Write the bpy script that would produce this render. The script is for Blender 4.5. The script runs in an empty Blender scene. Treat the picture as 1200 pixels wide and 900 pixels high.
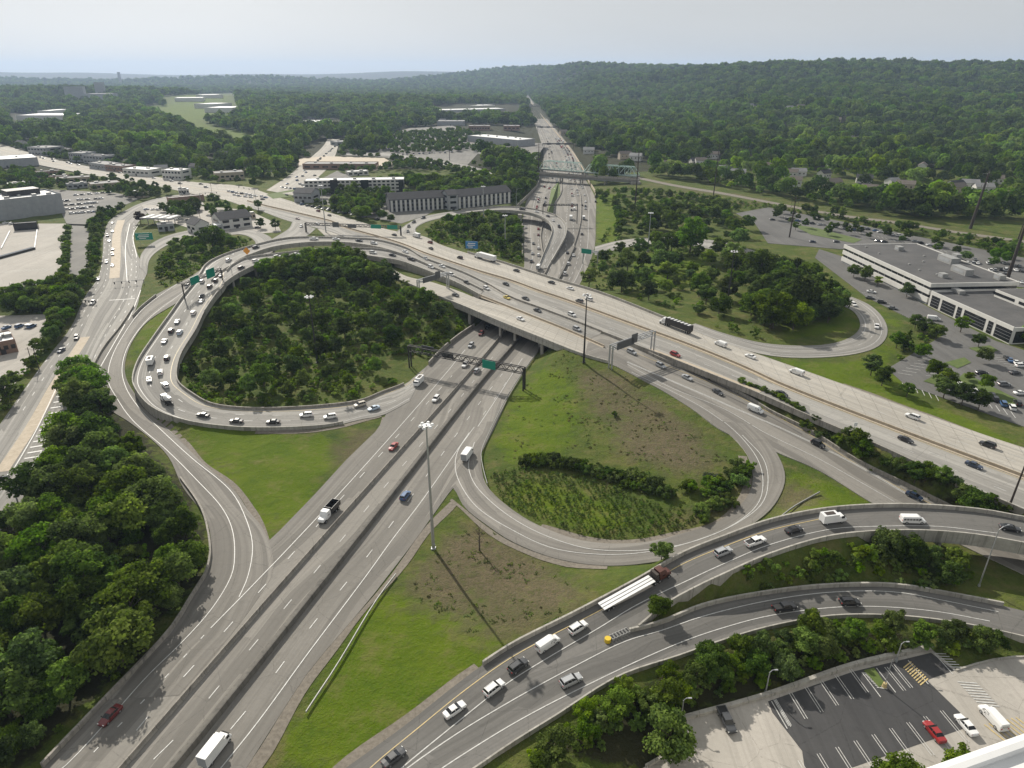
import bpy, bmesh, math, random, colorsys
import numpy as np
from mathutils import Vector, Matrix
from mathutils.bvhtree import BVHTree
R = math.radians
random.seed(7); rng = np.random.default_rng(7)
S = bpy.context.scene; COL = S.collection
# ------------------------------------------------------------------ camera, sky, sun, exposure
H = 105.0; FPX = 800.0; PIT = R(24.5)
cam = bpy.data.cameras.new('camera'); camo = bpy.data.objects.new('camera', cam); COL.objects.link(camo)
cam.sensor_width = 36; cam.lens = 24; cam.clip_start = 1; cam.clip_end = 60000
camo.location = (0, 0, H); camo.rotation_euler = (R(90) - PIT, 0, 0); S.camera = camo
SUN_EL = R(33); SUN_AZ = R(118.5)       # azimuth measured from +X towards +Y
sd = Vector((math.cos(SUN_AZ)*math.cos(SUN_EL), math.sin(SUN_AZ)*math.cos(SUN_EL), math.sin(SUN_EL)))
w = bpy.data.worlds.new('World'); S.world = w; w.use_nodes = True
nt = w.node_tree; bgn = nt.nodes['Background']
sky = nt.nodes.new('ShaderNodeTexSky'); sky.sky_type = 'NISHITA'; sky.sun_disc = False
sky.sun_elevation = SUN_EL; sky.sun_rotation = R(90) - SUN_AZ
sky.air_density = 1.0; sky.dust_density = 2.0; sky.ozone_density = 1.0; sky.altitude = 100
hs = nt.nodes.new('ShaderNodeHueSaturation'); hs.inputs['Saturation'].default_value = 0.15
nt.links.new(sky.outputs[0], hs.inputs['Color'])
veil = nt.nodes.new('ShaderNodeMix'); veil.data_type = 'RGBA'; veil.inputs[0].default_value = .82     # thin even high overcast over the clear sky
tcw=nt.nodes.new('ShaderNodeTexCoord'); mpw=nt.nodes.new('ShaderNodeMapping'); mpw.inputs['Scale'].default_value=(1,1,5); nzw=nt.nodes.new('ShaderNodeTexNoise'); nzw.inputs['Scale'].default_value=2.2; nzw.inputs['Detail'].default_value=5; crw=nt.nodes.new('ShaderNodeValToRGB')
nt.links.new(tcw.outputs['Generated'],mpw.inputs['Vector']); nt.links.new(mpw.outputs[0],nzw.inputs['Vector']); nt.links.new(nzw.outputs['Fac'],crw.inputs[0])
crw.color_ramp.elements[0].position=.3; crw.color_ramp.elements[0].color=(5.55,5.7,5.72,1); crw.color_ramp.elements[1].position=.75; crw.color_ramp.elements[1].color=(6.2,6.3,6.25,1); nt.links.new(crw.outputs[0],veil.inputs[7]); nt.links.new(hs.outputs[0], veil.inputs[6]); nt.links.new(veil.outputs[2], bgn.inputs['Color'])
bgn.inputs['Strength'].default_value = 0.085
sl = bpy.data.lights.new('sun', 'SUN'); sl.energy = 4.9; sl.angle = R(0.6); sl.color = (1, .935, .83)
so = bpy.data.objects.new('sun', sl); COL.objects.link(so); so.rotation_euler = sd.to_track_quat('Z', 'Y').to_euler()
S.view_settings.view_transform = 'Standard'; S.view_settings.look = 'None'; S.view_settings.gamma = 1
S.view_settings.exposure = 0.30
S.cycles.volume_bounces = 0; S.cycles.max_bounces = 5; S.cycles.diffuse_bounces = 2; S.cycles.transparent_max_bounces = 4
# ------------------------------------------------------------------ helpers
cP, sP = math.cos(PIT), math.sin(PIT)
def ray(px, py):
    dx = (px-600)/FPX; dy = (450-py)/FPX
    return Vector((dx, cP+dy*sP, -sP+dy*cP))
def G(px, py, z=0.0):
    r = ray(px, py); t = (z-H)/r[2]; return Vector((r[0]*t, r[1]*t, z))
def PX(x, y, z):
    z = z-H; d = y*cP - z*sP; u = y*sP + z*cP; d = np.maximum(d, 1e-3)
    return 600+FPX*x/d, 450-FPX*u/d
def tag(o, label=None, cat=None, group=None, kind=None):
    if label: o['label'] = label
    if cat: o['category'] = cat
    if group: o['group'] = group
    if kind: o['kind'] = kind
    return o
def thing(name, label, cat, loc=(0,0,0), rz=0, group=None):
    o = bpy.data.objects.new(name, None); COL.objects.link(o); o.location = loc; o.rotation_euler = (0,0,rz)
    return tag(o, label, cat, group)
class MB:
    def __init__(s): s.v=[]; s.f=[]; s.m=[]; s.uv=[]
    def face(s, pts, mi=0, uv=None):
        b=len(s.v); s.v += [tuple(p) for p in pts]; s.f.append(tuple(range(b,b+len(pts)))); s.m.append(mi); s.uv.append(uv)
    def box(s, c, d, rz=0, mi=0, M=None):
        X,Y,Z = d[0]/2,d[1]/2,d[2]/2; b=len(s.v)
        cr,sr = math.cos(rz),math.sin(rz)
        for z in (-Z,Z):
            for x,y in ((-X,-Y),(X,-Y),(X,Y),(-X,Y)):
                p = Vector((c[0]+x*cr-y*sr, c[1]+x*sr+y*cr, c[2]+z))
                s.v.append(tuple(M@p if M else p))
        for q in ((0,3,2,1),(4,5,6,7),(0,1,5,4),(1,2,6,5),(2,3,7,6),(3,0,4,7)):
            s.f.append(tuple(b+i for i in q)); s.m.append(mi); s.uv.append(None)
    def cyl(s, p, q, r0, r1=None, n=8, mi=0, cap=True):
        r1 = r0 if r1 is None else r1
        p,q = Vector(p),Vector(q); d=(q-p).normalized(); a=d.orthogonal().normalized(); c=d.cross(a); b=len(s.v)
        for o,r in ((p,r0),(q,r1)):
            for i in range(n):
                t=2*math.pi*i/n; s.v.append(tuple(o+(a*math.cos(t)+c*math.sin(t))*r))
        for i in range(n):
            j=(i+1)%n; s.f.append((b+i,b+j,b+n+j,b+n+i)); s.m.append(mi); s.uv.append(None)
        if cap:
            s.f.append(tuple(b+n+i for i in range(n))); s.m.append(mi); s.uv.append(None)
            s.f.append(tuple(b+i for i in reversed(range(n)))); s.m.append(mi); s.uv.append(None)
    def sweep(s, pts, prof, mi=0, closed=True):     # pts: centre line, prof: [(across, up)]; caps added
        n=len(pts); k=len(prof); b=len(s.v)
        for i in range(n):
            t = (pts[min(i+1,n-1)]-pts[max(i-1,0)]); t=Vector((t.x,t.y,0)).normalized(); nn=Vector((-t.y,t.x,0))
            for a,u in prof: s.v.append(tuple(pts[i]+nn*a+Vector((0,0,u))))
        for i in range(n-1):
            for j in range(k if closed else k-1):
                jj=(j+1)%k; s.f.append((b+i*k+j,b+i*k+jj,b+(i+1)*k+jj,b+(i+1)*k+j)); s.m.append(mi); s.uv.append(None)
        if closed:
            s.f.append(tuple(b+j for j in reversed(range(k)))); s.m.append(mi); s.uv.append(None)
            s.f.append(tuple(b+(n-1)*k+j for j in range(k))); s.m.append(mi); s.uv.append(None)
    def mesh(s, name, mats, smooth=False):
        me=bpy.data.meshes.new(name); me.from_pydata(s.v,[],s.f)
        for m in (mats if isinstance(mats,(list,tuple)) else [mats]): me.materials.append(m)
        me.polygons.foreach_set('material_index', s.m)
        if any(u is not None for u in s.uv):
            l=me.uv_layers.new(name='UVMap'); i=0
            dat=np.zeros(len(l.data)*2,np.float32)
            for f,u in zip(s.f,s.uv):
                if u is not None:
                    for k in range(len(f)): dat[2*(i+k)],dat[2*(i+k)+1]=u[k]
                i+=len(f)
            l.data.foreach_set('uv',dat)
        if smooth: me.polygons.foreach_set('use_smooth',[True]*len(s.f))
        me.update(); return me
    def obj(s, name, mats, parent=None, smooth=False, **kw):
        o=bpy.data.objects.new(name, s.mesh(name,mats,smooth)); COL.objects.link(o)
        if parent: o.parent=parent
        return tag(o, **kw)
def part(name, me, parent):
    o=bpy.data.objects.new(name, me); COL.objects.link(o); o.parent=parent; return o
def tree_copy(o, parent=None):
    c=o.copy(); COL.objects.link(c)
    if parent: c.parent=parent
    for ch in KIDS.get(o.name, []): tree_copy(ch, c)
    return c
KIDS={}
def reg(o):
    KIDS[o.name]=list(o.children)
    for c in o.children: reg(c)
    return o
# ------------------------------------------------------------------ materials
def mat(name, col=(.5,.5,.5), rough=.7, metal=0, nodes=None, spec=.5):
    m=bpy.data.materials.new(name); m.use_nodes=True; t=m.node_tree; b=t.nodes['Principled BSDF']
    b.inputs['Base Color'].default_value=(*col,1); b.inputs['Roughness'].default_value=rough; b.inputs['Metallic'].default_value=metal
    b.inputs['Specular IOR Level'].default_value=spec
    if nodes: nodes(N(t,b))
    m['c']=0; return m
class N:
    def __init__(s,t,b): s.t=t; s.b=b
    def n(s,ty,**k):
        x=s.t.nodes.new(ty)
        for a,v in k.items(): setattr(x,a,v)
        return x
    def l(s,a,b): s.t.links.new(a,b)
    def coord(s,kind='Object',scale=(1,1,1)):
        if kind=='Pos': o=s.n('ShaderNodeNewGeometry').outputs['Position']
        else: o=s.n('ShaderNodeTexCoord').outputs[kind]
        m=s.n('ShaderNodeMapping'); m.inputs['Scale'].default_value=scale; s.l(o,m.inputs['Vector']); return m.outputs[0]
    def noise(s,v,scale,detail=3,rough=.55):
        x=s.n('ShaderNodeTexNoise'); x.inputs['Scale'].default_value=scale; x.inputs['Detail'].default_value=detail; x.inputs['Roughness'].default_value=rough
        s.l(v,x.inputs['Vector']); return x.outputs['Fac']
    def ramp(s,f,stops):
        x=s.n('ShaderNodeValToRGB'); e=x.color_ramp.elements
        while len(e)<len(stops): e.new(.5)
        for i,(p,c) in enumerate(stops): e[i].position=p; e[i].color=(*c,1) if len(c)==3 else c
        s.l(f,x.inputs[0]); return x.outputs[0]
    def rng(s,f,a,b,c=0,d=1):
        x=s.n('ShaderNodeMapRange'); x.inputs[1].default_value=a; x.inputs[2].default_value=b; x.inputs[3].default_value=c; x.inputs[4].default_value=d; s.l(f,x.inputs[0]); return x.outputs[0]
    def math(s,op,a,b):
        x=s.n('ShaderNodeMath',operation=op)
        for i,q in enumerate((a,b)):
            if isinstance(q,(int,float)): x.inputs[i].default_value=q
            else: s.l(q,x.inputs[i])
        return x.outputs[0]
    def mix(s,f,a,b,ty='MIX'):
        x=s.n('ShaderNodeMix',data_type='RGBA',blend_type=ty)
        for i,q in ((0,f),(6,a),(7,b)):
            if isinstance(q,(int,float)): x.inputs[i].default_value=q
            elif isinstance(q,tuple): x.inputs[i].default_value=(*q,1)
            else: s.l(q,x.inputs[i])
        return x.outputs[2]
    def base(s,c): s.l(c,s.b.inputs['Base Color'])
    def bump(s,h,st=.4,dist=.3):
        x=s.n('ShaderNodeBump'); x.inputs['Strength'].default_value=st; x.inputs['Distance'].default_value=dist; s.l(h,x.inputs['Height']); s.l(x.outputs[0],s.b.inputs['Normal'])
def pavement(c0, c1, streak=.25, joints=0, patch=.5):
    def f(q):
        p=q.coord('Pos'); uv=q.coord('UV')
        big=q.noise(p,.035,4,.6); fine=q.noise(p,1.3,4,.7)
        col=q.mix(q.rng(big,.3,.7),c0,c1)
        st=q.noise(q.coord('UV',(1,.012,1)),.9,3,.6)          # long streaks along the lanes
        col=q.mix(q.rng(st,.3,.72,0,streak*2),col,tuple(x*.55 for x in c0))
        st2=q.noise(q.coord('UV',(1,.02,1)),.55,2,.5)
        col=q.mix(q.rng(st2,.55,.75,0,streak*1.2),col,tuple(min(1,x*1.35) for x in c1))
        # resurfaced panels, oblong along the road
        v=q.n('ShaderNodeTexVoronoi'); v.distance='CHEBYCHEV'; v.inputs['Scale'].default_value=1; q.l(q.coord('UV',(.27,.011,1)),v.inputs['Vector'])
        sx=q.n('ShaderNodeSeparateColor'); q.l(v.outputs['Color'],sx.inputs[0])
        col=q.mix(q.math('MULTIPLY',q.rng(sx.outputs[0],.66,.67),patch),col,tuple(x*.72 for x in c0))
        col=q.mix(q.math('MULTIPLY',q.rng(sx.outputs[1],.74,.75),patch*.9),col,tuple(min(1,x*1.25) for x in c1))
        col=q.mix(q.rng(fine,.35,.75,0,.22),col,tuple(x*.5 for x in c0))
        if joints:
            s=q.n('ShaderNodeSeparateXYZ'); q.l(q.coord('UV'),s.inputs[0])
            j=q.math('LESS_THAN',q.math('PINGPONG',s.outputs[1],joints),.16)
            k=q.math('LESS_THAN',q.math('PINGPONG',s.outputs[0],3.66/2),.08)
            col=q.mix(q.math('MULTIPLY',q.math('MAXIMUM',j,k),.45),col,tuple(x*.45 for x in c0))
        sq=q.noise(q.coord('UV',(1,.004,1)),1.5,2,.4)          # oily wheel paths
        col=q.mix(q.rng(sq,.52,.62,0,.16),col,tuple(x*.5 for x in c0))
        blot=q.noise(p,.35,3,.5); col=q.mix(q.rng(blot,.6,.72,0,.3),col,tuple(x*.6 for x in c0))
        w=q.n('ShaderNodeTexVoronoi',feature='DISTANCE_TO_EDGE'); w.inputs['Scale'].default_value=.09; q.l(p,w.inputs['Vector'])
        cr=q.math('LESS_THAN',q.math('ADD',w.outputs['Distance'],q.rng(fine,0,1,-.0,.06)),.034)
        col=q.mix(q.math('MULTIPLY',cr,.35),col,tuple(x*.4 for x in c0))
        q.base(col); q.bump(fine,.15,.05)
    return f
M={}
M['asphalt']=mat('asphalt',rough=.88,nodes=pavement((.185,.174,.156),(.25,.235,.21),.26),spec=.25)
M['asphalt_dark']=mat('asphalt_dark',rough=.85,nodes=pavement((.125,.121,.113),(.17,.163,.152),.2),spec=.25)
M['asphalt_lot']=mat('asphalt_lot',rough=.85,nodes=pavement((.05,.05,.052),(.075,.074,.074),.1,patch=.2),spec=.3)
M['asphalt_light']=mat('asphalt_light',rough=.9,nodes=pavement((.255,.245,.226),(.34,.326,.298),.34),spec=.25)
M['concrete_road']=mat('concrete_road',rough=.9,nodes=pavement((.36,.338,.298),(.46,.43,.378),.26,joints=3.05,patch=.3),spec=.25)
M['concrete_lot']=mat('concrete_lot',rough=.9,nodes=pavement((.33,.31,.275),(.42,.39,.35),.02,patch=.12),spec=.25)
M['asphalt_parking']=mat('asphalt_parking',rough=.9,nodes=pavement((.15,.145,.135),(.22,.21,.19),.02,patch=.15),spec=.25)
M['asphalt_office']=mat('asphalt_office',rough=.9,nodes=pavement((.105,.103,.10),(.15,.147,.14),.02,patch=.15),spec=.25)
def mottled(c0,c1,sc=.5,rough=.8,bump=.2,str_=0,joint=0):
    def f(q):
        p=q.coord('Pos'); n=q.noise(p,sc,5,.65); col=q.mix(q.rng(n,.3,.7),c0,c1)
        if str_:
            n2=q.noise(q.coord('Pos',(1,1,.12)),1.2,3); col=q.mix(q.rng(n2,.5,.75,0,str_),col,tuple(x*.45 for x in c0))
        if joint:      # cast panel joints
            sp=q.n('ShaderNodeSeparateXYZ'); q.l(p,sp.inputs[0])
            j=q.math('MAXIMUM',q.math('LESS_THAN',q.math('PINGPONG',sp.outputs[0],joint),.07),q.math('LESS_THAN',q.math('PINGPONG',sp.outputs[1],joint),.07)); col=q.mix(q.math('MULTIPLY',j,.55),col,tuple(x*.35 for x in c0))
            n5=q.noise(p,.12,3,.6); col=q.mix(q.rng(n5,.5,.7,0,.45),col,tuple(x*.6 for x in c0))
        q.base(col); q.bump(n,bump,.1)
    return f
M['concrete']=mat('concrete',rough=.85,nodes=mottled((.30,.285,.25),(.42,.40,.36),.7,str_=.6,joint=2.4))
M['concrete_buff']=mat('concrete_buff',rough=.85,nodes=mottled((.36,.30,.22),(.46,.39,.30),.5,str_=.3))
M['barrier']=mat('barrier',rough=.85,nodes=mottled((.22,.205,.18),(.34,.315,.275),.6,str_=.7,joint=3))
M['stained']=mat('stained_concrete',rough=.9,nodes=mottled((.10,.093,.082),(.16,.15,.13),.4,str_=.6))
M['gravel']=mat('gravel',rough=.95,nodes=mottled((.115,.10,.08),(.21,.185,.15),1.3,bump=.5))
M['wall']=mat('wall',rough=.9,nodes=mottled((.24,.225,.20),(.34,.32,.29),.4,str_=.6))
M['paint_white']=mat('paint_white',rough=.6,nodes=lambda q:q.base(q.mix(q.rng(q.noise(q.coord('Pos'),1.6,4,.7),.38,.72),(.54,.54,.52),(.33,.32,.30))))
M['paint_yellow']=mat('paint_yellow',rough=.6,nodes=lambda q:q.base(q.mix(q.rng(q.noise(q.coord('Pos'),1.2,4,.7),.4,.7),(.55,.42,.18),(.35,.29,.17))))
M['steel']=mat('steel',(.42,.43,.44),.45,.6)
M['steel_dark']=mat('steel_dark',(.035,.033,.032),.6,.3)
M['rust']=mat('rust',(.045,.034,.028),.8)
M['galv']=mat('galv',rough=.6,metal=.3,nodes=mottled((.25,.25,.24),(.36,.36,.35),1.5,rough=.5,bump=.05))
M['green_truss']=mat('green_truss',rough=.6,nodes=mottled((.36,.50,.46),(.46,.60,.55),.6))
M['sign_green']=mat('sign_green',(.0,.22,.15),.4); M['sign_blue']=mat('sign_blue',(.03,.19,.42),.4)
M['sign_orange']=mat('sign_orange',(.75,.30,.02),.4); M['sign_back']=mat('sign_back',(.12,.125,.13),.5,.5)
M['white']=mat('white',rough=.55,nodes=mottled((.66,.66,.65),(.78,.78,.77),.8,bump=.02))
M['glass_dark']=mat('glass_dark',(.012,.014,.016),.12)
M['rubber']=mat('rubber',(.018,.018,.018),.8)
M['lamp_lens']=mat('lamp_lens',(.75,.75,.72),.2); M['tail_lens']=mat('tail_lens',(.4,.015,.012),.3)
def carpaint(q):
    o=q.n('ShaderNodeObjectInfo'); q.base(o.outputs['Color']); q.b.inputs['Coat Weight'].default_value=.5; q.b.inputs['Coat Roughness'].default_value=.12
M['car']=mat('car_paint',rough=.38,nodes=carpaint)
M['truck_white']=mat('truck_white',rough=.5,nodes=mottled((.62,.62,.62),(.74,.74,.73),.6,bump=.02))
M['roof_dark']=mat('roof_dark',rough=.9,nodes=mottled((.05,.05,.051),(.095,.092,.09),.09,str_=.3))
M['roof_grey']=mat('roof_grey',rough=.9,nodes=mottled((.20,.20,.20),(.30,.295,.29),.1))
M['roof_white']=mat('roof_white',rough=.7,nodes=mottled((.60,.60,.59),(.74,.74,.73),.08))
M['shingle']=mat('shingle',rough=.95,nodes=mottled((.035,.035,.038),(.06,.06,.064),.8))
M['bdark']=mat('facade_dark',rough=.8,nodes=mottled((.07,.075,.085),(.11,.115,.125),.5))
M['shingle_brown']=mat('shingle_brown',rough=.95,nodes=mottled((.12,.10,.085),(.18,.155,.13),.8))
M['bwhite']=mat('facade_white',rough=.8,nodes=mottled((.52,.51,.48),(.60,.59,.56),.4,str_=.15))
M['bgrey']=mat('facade_grey',rough=.8,nodes=mottled((.26,.27,.28),(.33,.34,.35),.3,str_=.15))
M['bbrick']=mat('facade_brick',rough=.9,nodes=mottled((.20,.13,.10),(.27,.18,.14),1.5,str_=.2))
M['btan']=mat('facade_tan',rough=.9,nodes=mottled((.34,.29,.22),(.42,.36,.29),.6,str_=.2))
M['bark']=mat('bark',rough=.95,nodes=mottled((.06,.048,.036),(.11,.09,.07),2))
def leaf(c0,c1,c2,lf=.46):
    def f(q):
        a=q.n('ShaderNodeAttribute'); a.attribute_name='tint'; oi=q.n('ShaderNodeObjectInfo')
        col=q.ramp(a.outputs['Fac'],[(0,c0),(.5,c1),(1,c2)])
        h=q.n('ShaderNodeHueSaturation'); q.l(col,h.inputs['Color'])
        r=q.n('ShaderNodeTexWhiteNoise'); r.noise_dimensions='1D'; q.l(oi.outputs['Random'],r.inputs['W'])
        rs=q.n('ShaderNodeSeparateColor'); q.l(r.outputs['Color'],rs.inputs[0])
        q.l(q.rng(rs.outputs[0],0,1,.486,.524),h.inputs['Hue']); q.l(q.rng(rs.outputs[1],0,1,.78,1.12),h.inputs['Saturation']); q.l(q.rng(rs.outputs[2],0,1,.6,1.4),h.inputs['Value'])
        q.base(h.outputs[0]); q.b.inputs['Roughness'].default_value=.9; q.b.inputs['Specular IOR Level'].default_value=.06
        tr=q.n('ShaderNodeBsdfTranslucent'); tc=q.mix(1.0,h.outputs[0],(1.0,1.15,.55),'MULTIPLY'); q.l(tc,tr.inputs[0])
        mx=q.n('ShaderNodeMixShader'); mx.inputs[0].default_value=lf
        out=q.t.nodes['Material Output']; q.l(q.b.outputs[0],mx.inputs[1]); q.l(tr.outputs[0],mx.inputs[2]); q.l(mx.outputs[0],out.inputs['Surface'])
    return f
M['leaf']=mat('leaves',nodes=leaf((.040,.068,.011),(.095,.148,.021),(.19,.265,.038)))
M['leaf_dark']=mat('leaves_dark',nodes=leaf((.027,.048,.012),(.065,.102,.020),(.14,.195,.034)))
M['leaf_lime']=mat('leaves_lime',nodes=leaf((.08,.125,.014),(.145,.215,.024),(.23,.32,.04)))
M['leaf_grey']=mat('leaves_grey',nodes=leaf((.07,.09,.06),(.12,.15,.10),(.2,.23,.17)))
M['leaf_purple']=mat('leaves_purple',nodes=leaf((.02,.015,.014),(.04,.028,.024),(.07,.045,.035)))
M['reed']=mat('reeds',nodes=leaf((.055,.10,.018),(.11,.175,.032),(.22,.23,.09)))
M['scrub']=mat('dry_scrub',nodes=leaf((.11,.09,.05),(.16,.13,.075),(.17,.18,.06),.3))
# ------------------------------------------------------------------ roads, drafted on the ground plan
def cr(pts, n=None, step=4.0):          # Catmull-Rom through 3D points, resampled by arc length
    P=[Vector(p) for p in pts]
    if len(P)==2: dense=[P[0].lerp(P[1],i/20) for i in range(21)]
    else:
        Q=[P[0]*2-P[1]]+P+[P[-1]*2-P[-2]]; dense=[]
        for i in range(1,len(Q)-2):
            p0,p1,p2,p3=Q[i-1:i+3]
            d=[max(1e-3,(b-a).length**.5) for a,b in ((p0,p1),(p1,p2),(p2,p3))]
            for k in range(12):
                t=k/12
                m1=(p2-p1)+d[1]*((p1-p0)/d[0]-(p2-p0)/(d[0]+d[1])); m2=(p2-p1)+d[1]*((p3-p2)/d[2]-(p3-p1)/(d[1]+d[2]))
                t2,t3=t*t,t*t*t
                dense.append(p1*(2*t3-3*t2+1)+m1*(t3-2*t2+t)+p2*(-2*t3+3*t2)+m2*(t3-t2))
        dense.append(P[-1])
    L=[0]
    for a,b in zip(dense,dense[1:]): L.append(L[-1]+(b-a).length)
    if n is None: n=max(2,int(L[-1]/step)+1)
    out=[];j=0
    for i in range(n):
        s=L[-1]*i/(n-1)
        while j<len(L)-2 and L[j+1]<s: j+=1
        t=(s-L[j])/max(1e-6,L[j+1]-L[j]); out.append(dense[j].lerp(dense[j+1],min(1,max(0,t))))
    return out
def P3(pts, z0=0.0, e0=0, e1=0):
    out=[];z=z0
    for p in pts:
        if len(p)>2: z=p[2]
        out.append(G(p[0],p[1],z))
    if e0: out.insert(0,out[0]+(out[0]-out[1]).normalized()*e0)
    if e1: out.append(out[-1]+(out[-1]-out[-2]).normalized()*e1)
    return out
QUADS=[]      # ground constraints: (quad xy, z)
ROADS={}; PAV_V=[]; PAV_F=[]
def ribbon(name, L, Rr, m, dz=0.0, step=4.0, constrain=True, skirt=.35, skip=None, zmax=None):
    n=max(len(cr(L,step=step)),len(cr(Rr,step=step)))
    A=cr(L,n); B=cr(Rr,n); mb=MB(); v=0
    K=4
    for i in range(n-1):
        a0,a1,b0,b1=A[i],A[i+1],B[i],B[i+1]
        dv=((a1-a0).length+(b1-b0).length)/2; w0=(b0-a0).length; w1=(b1-a1).length
        up=Vector((0,0,dz))
        for k in range(K):
            t0,t1=k/K,(k+1)/K
            q=[a0.lerp(b0,t0)+up,a0.lerp(b0,t1)+up,a1.lerp(b1,t1)+up,a1.lerp(b1,t0)+up]
            mb.face(q,0,[(w0*t0,v),(w0*t1,v),(w1*t1,v+dv),(w1*t0,v+dv)])
        sk=Vector((0,0,-skirt))
        for p0,p1 in ((a0+up,a1+up),(b1+up,b0+up)): mb.face([p0,p0+sk,p1+sk,p1],1)
        if constrain and not (skip and skip((a0+b1)/2)): QUADS.append(([a0,b0,b1,a1],dz))
        v+=dv
        b=len(PAV_V); PAV_V.extend([tuple(x+up) for x in (a0,b0,b1,a1)]); PAV_F.append((b,b+1,b+2,b+3))
    o=mb.obj(name,[m,M['concrete']],kind='structure')
    ROADS[name]=(A,B,o); return A,B
def near_trunk(p,mg=14):      # open span over the trunk road
    return TL(p.y)-mg<p.x<TR(p.y)+mg
# trunk road
tL=P3([(50,899),(125,820),(200,740),(262,673),(312,637),(337,615),(397,547),(440,507),(470,455),(503,428),(519,411),(537,396),(557,383),(577,362),(600,335),(614,316),(614,300),(612,280),(612,261),(620,228),(630,216),(634,205),(637,180),(632,160),(622,132),(615,110)],0,60)
tR=P3([(300,882),(362,785),(452,680),(500,614),(533,568),(564,532),(600,457),(632,410),(660,365),(684,324),(692,305),(697,288),(698,255),(698,234),(692,220),(685,208),(675,182),(660,162),(642,140),(625,120),(616,109)],0,90)
def lut(pts):
    ys=np.array([p.y for p in pts]); xs=np.array([p.x for p in pts]); k=np.argsort(ys); return lambda y: np.interp(y,ys[k],xs[k])
TL,TR=lut(cr(tL,200)),lut(cr(tR,200))
ys=[20+i*6 for i in range(60)]+[380+i*9 for i in range(60)]+[920+i*30 for i in range(100)]
ribbon('trunk_road',[Vector((TL(y),y,0)) for y in ys],[Vector((TR(y),y,0)) for y in ys],M['asphalt'],0,6)
ZE=7.5
M1px=[(290,236),(311,241.5),(350,250.5),(389,260),(402,266),(440,277),(470,286),(500,298),(530,308),(560,318),(600,330),(630,341),(660,351),(690,362),(720,373),(750,384),(805,404),(850,422),(880,435),(912,450),(1050,504),(1200,560)]
def zE(x): return ZE-2*min(1,max(0,(x-820)/250))
wz=lambda pts,f=zE:[(a,b,f(a)) for a,b in pts]
m1=P3(wz(M1px),0,0,70)
EN=ribbon('highway_road',P3(wz([(300,222),(326,231),(410,256),(455,269),(497,277),(515,286),(540,294.5),(585,306.5),(607,314),(654,329),(690,339.5),(720,350),(775,372),(807,385),(850,402),(900,419),(985,449),(1112,495),(1200,525)]),0,0,70),m1,M['concrete_road'],.0,5,skip=near_trunk,skirt=1.2)
ESs=[(290,243),(305,247),(335,258),(350,262),(389,272),(410,280),(437,285),(455,287),(477,293),(494,302.5),(515,310.5),(540,319),(570,333),(600,350),(630,361),(675,378),(705,390),(720,395),(752,408),(767,413),(835,440),(880,458),(912,473),(950,490),(1025,522),(1112,562),(1200,600)]
ES=ribbon('highway_road',m1,P3(wz(ESs),0,0,70),M['asphalt_light'],.0,5,skip=near_trunk,skirt=1.2)
m2=P3(wz([(455,287),(477,293),(494,302.5),(515,310.5),(540,319),(570,333),(600,350),(630,361),(675,378),(705,390)]))
# paired ramps merging beside the highway
p1n=P3([(231,328,11),(240,313,11.5),(249,306,12),(267,298,12.5),(296,289,13),(337,280,13.5),(380,279,13.5),(410,280,13.2),(437,281.5,12.6),(455,285,12),(477,292,11),(494,302,10),(515,310,9),(540,319,8.2),(570,333,7.7)])
p1s=P3([(266,318,11.5),(278,307,12),(293,300,12.7),(320,291,13),(350,286.5,13.4),(380,285,13.4),(410,286,13.1),(443,291,12.3),(465,297,11.5),(485,304,10.5),(507,314,9.5),(535,326,8.4),(566,341,7.7)])
ribbon('curved_ramp_road',p1n,p1s,M['asphalt_light'],.06,4,constrain=False,skirt=1.6)
p2n=P3([(248,330,11),(260,319,11.4),(272,312,11.7),(290,303,12.2),(320,299,12.6),(350,295.5,12.8),(380,293,12.8),(402,292,12.6),(425,292,12.4),(447,293.5,11.8),(470,298.5,11),(491,307.5,10),(513,317,9.2),(535,326,8.5),(566,341,7.7)])
p2s=P3([(240,366,9),(252,348,10),(264,333,10.9),(284,319.5,11.5),(305,310.5,12),(335,304.5,12.5),(380,299,12.7),(417,299.5,12.5),(440,302.5,11.8),(468,307,10.9),(491,315,10),(524,328,9),(540,335,8.3),(562,347,7.7)])
ribbon('curved_ramp_road',p2n,p2s,M['asphalt_light'],.03,4,constrain=False,skirt=1.6)
plo=P3([(240,313,11.5),(231,328,11),(215,348,9.6),(200,369,8.2),(180,397,6.6),(162,425,5.4),(156,447,4.8),(159,457,4.4),(175,477,3.6),(200,490,2.8),(237,499,2),(300,504,1.2),(387,500,.6),(420,492,.3),(447,487,.1),(480,470,.05)])
pli=P3([(266,318,11.5),(264,333,10.9),(252,348,10),(240,366,8.8),(230,387,7.4),(212,417,6),(207,440,5),(210,450,4.6),(225,462,3.8),(250,475,2.8),(300,480,1.6),(395,475,.8),(425,470,.5),(447,461,.3),(475,450,.1),(500,430,.05)])
ribbon('curved_ramp_road',plo,pli,M['asphalt_light'],.05,4,constrain=True,skirt=2.2,skip=lambda p:p.y>205)
pm=[(455,287,11.5),(477,294,10.7),(494,303,9.8),(515,311.5,8.9),(540,320.5,8.2),(570,334,7.6),(600,350.5,7.5),(630,361.5),(675,378.5),(705,390)]
PM=ribbon('highway_road',P3([(570,334,7.55),(600,350.5,7.5),(630,361.5),(675,378.5),(705,390)]),P3([(562,347,7.55),(600,362,7.5),(630,374),(660,386),(690,399)]),M['asphalt_light'],.02,4,skip=near_trunk,skirt=1)
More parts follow.
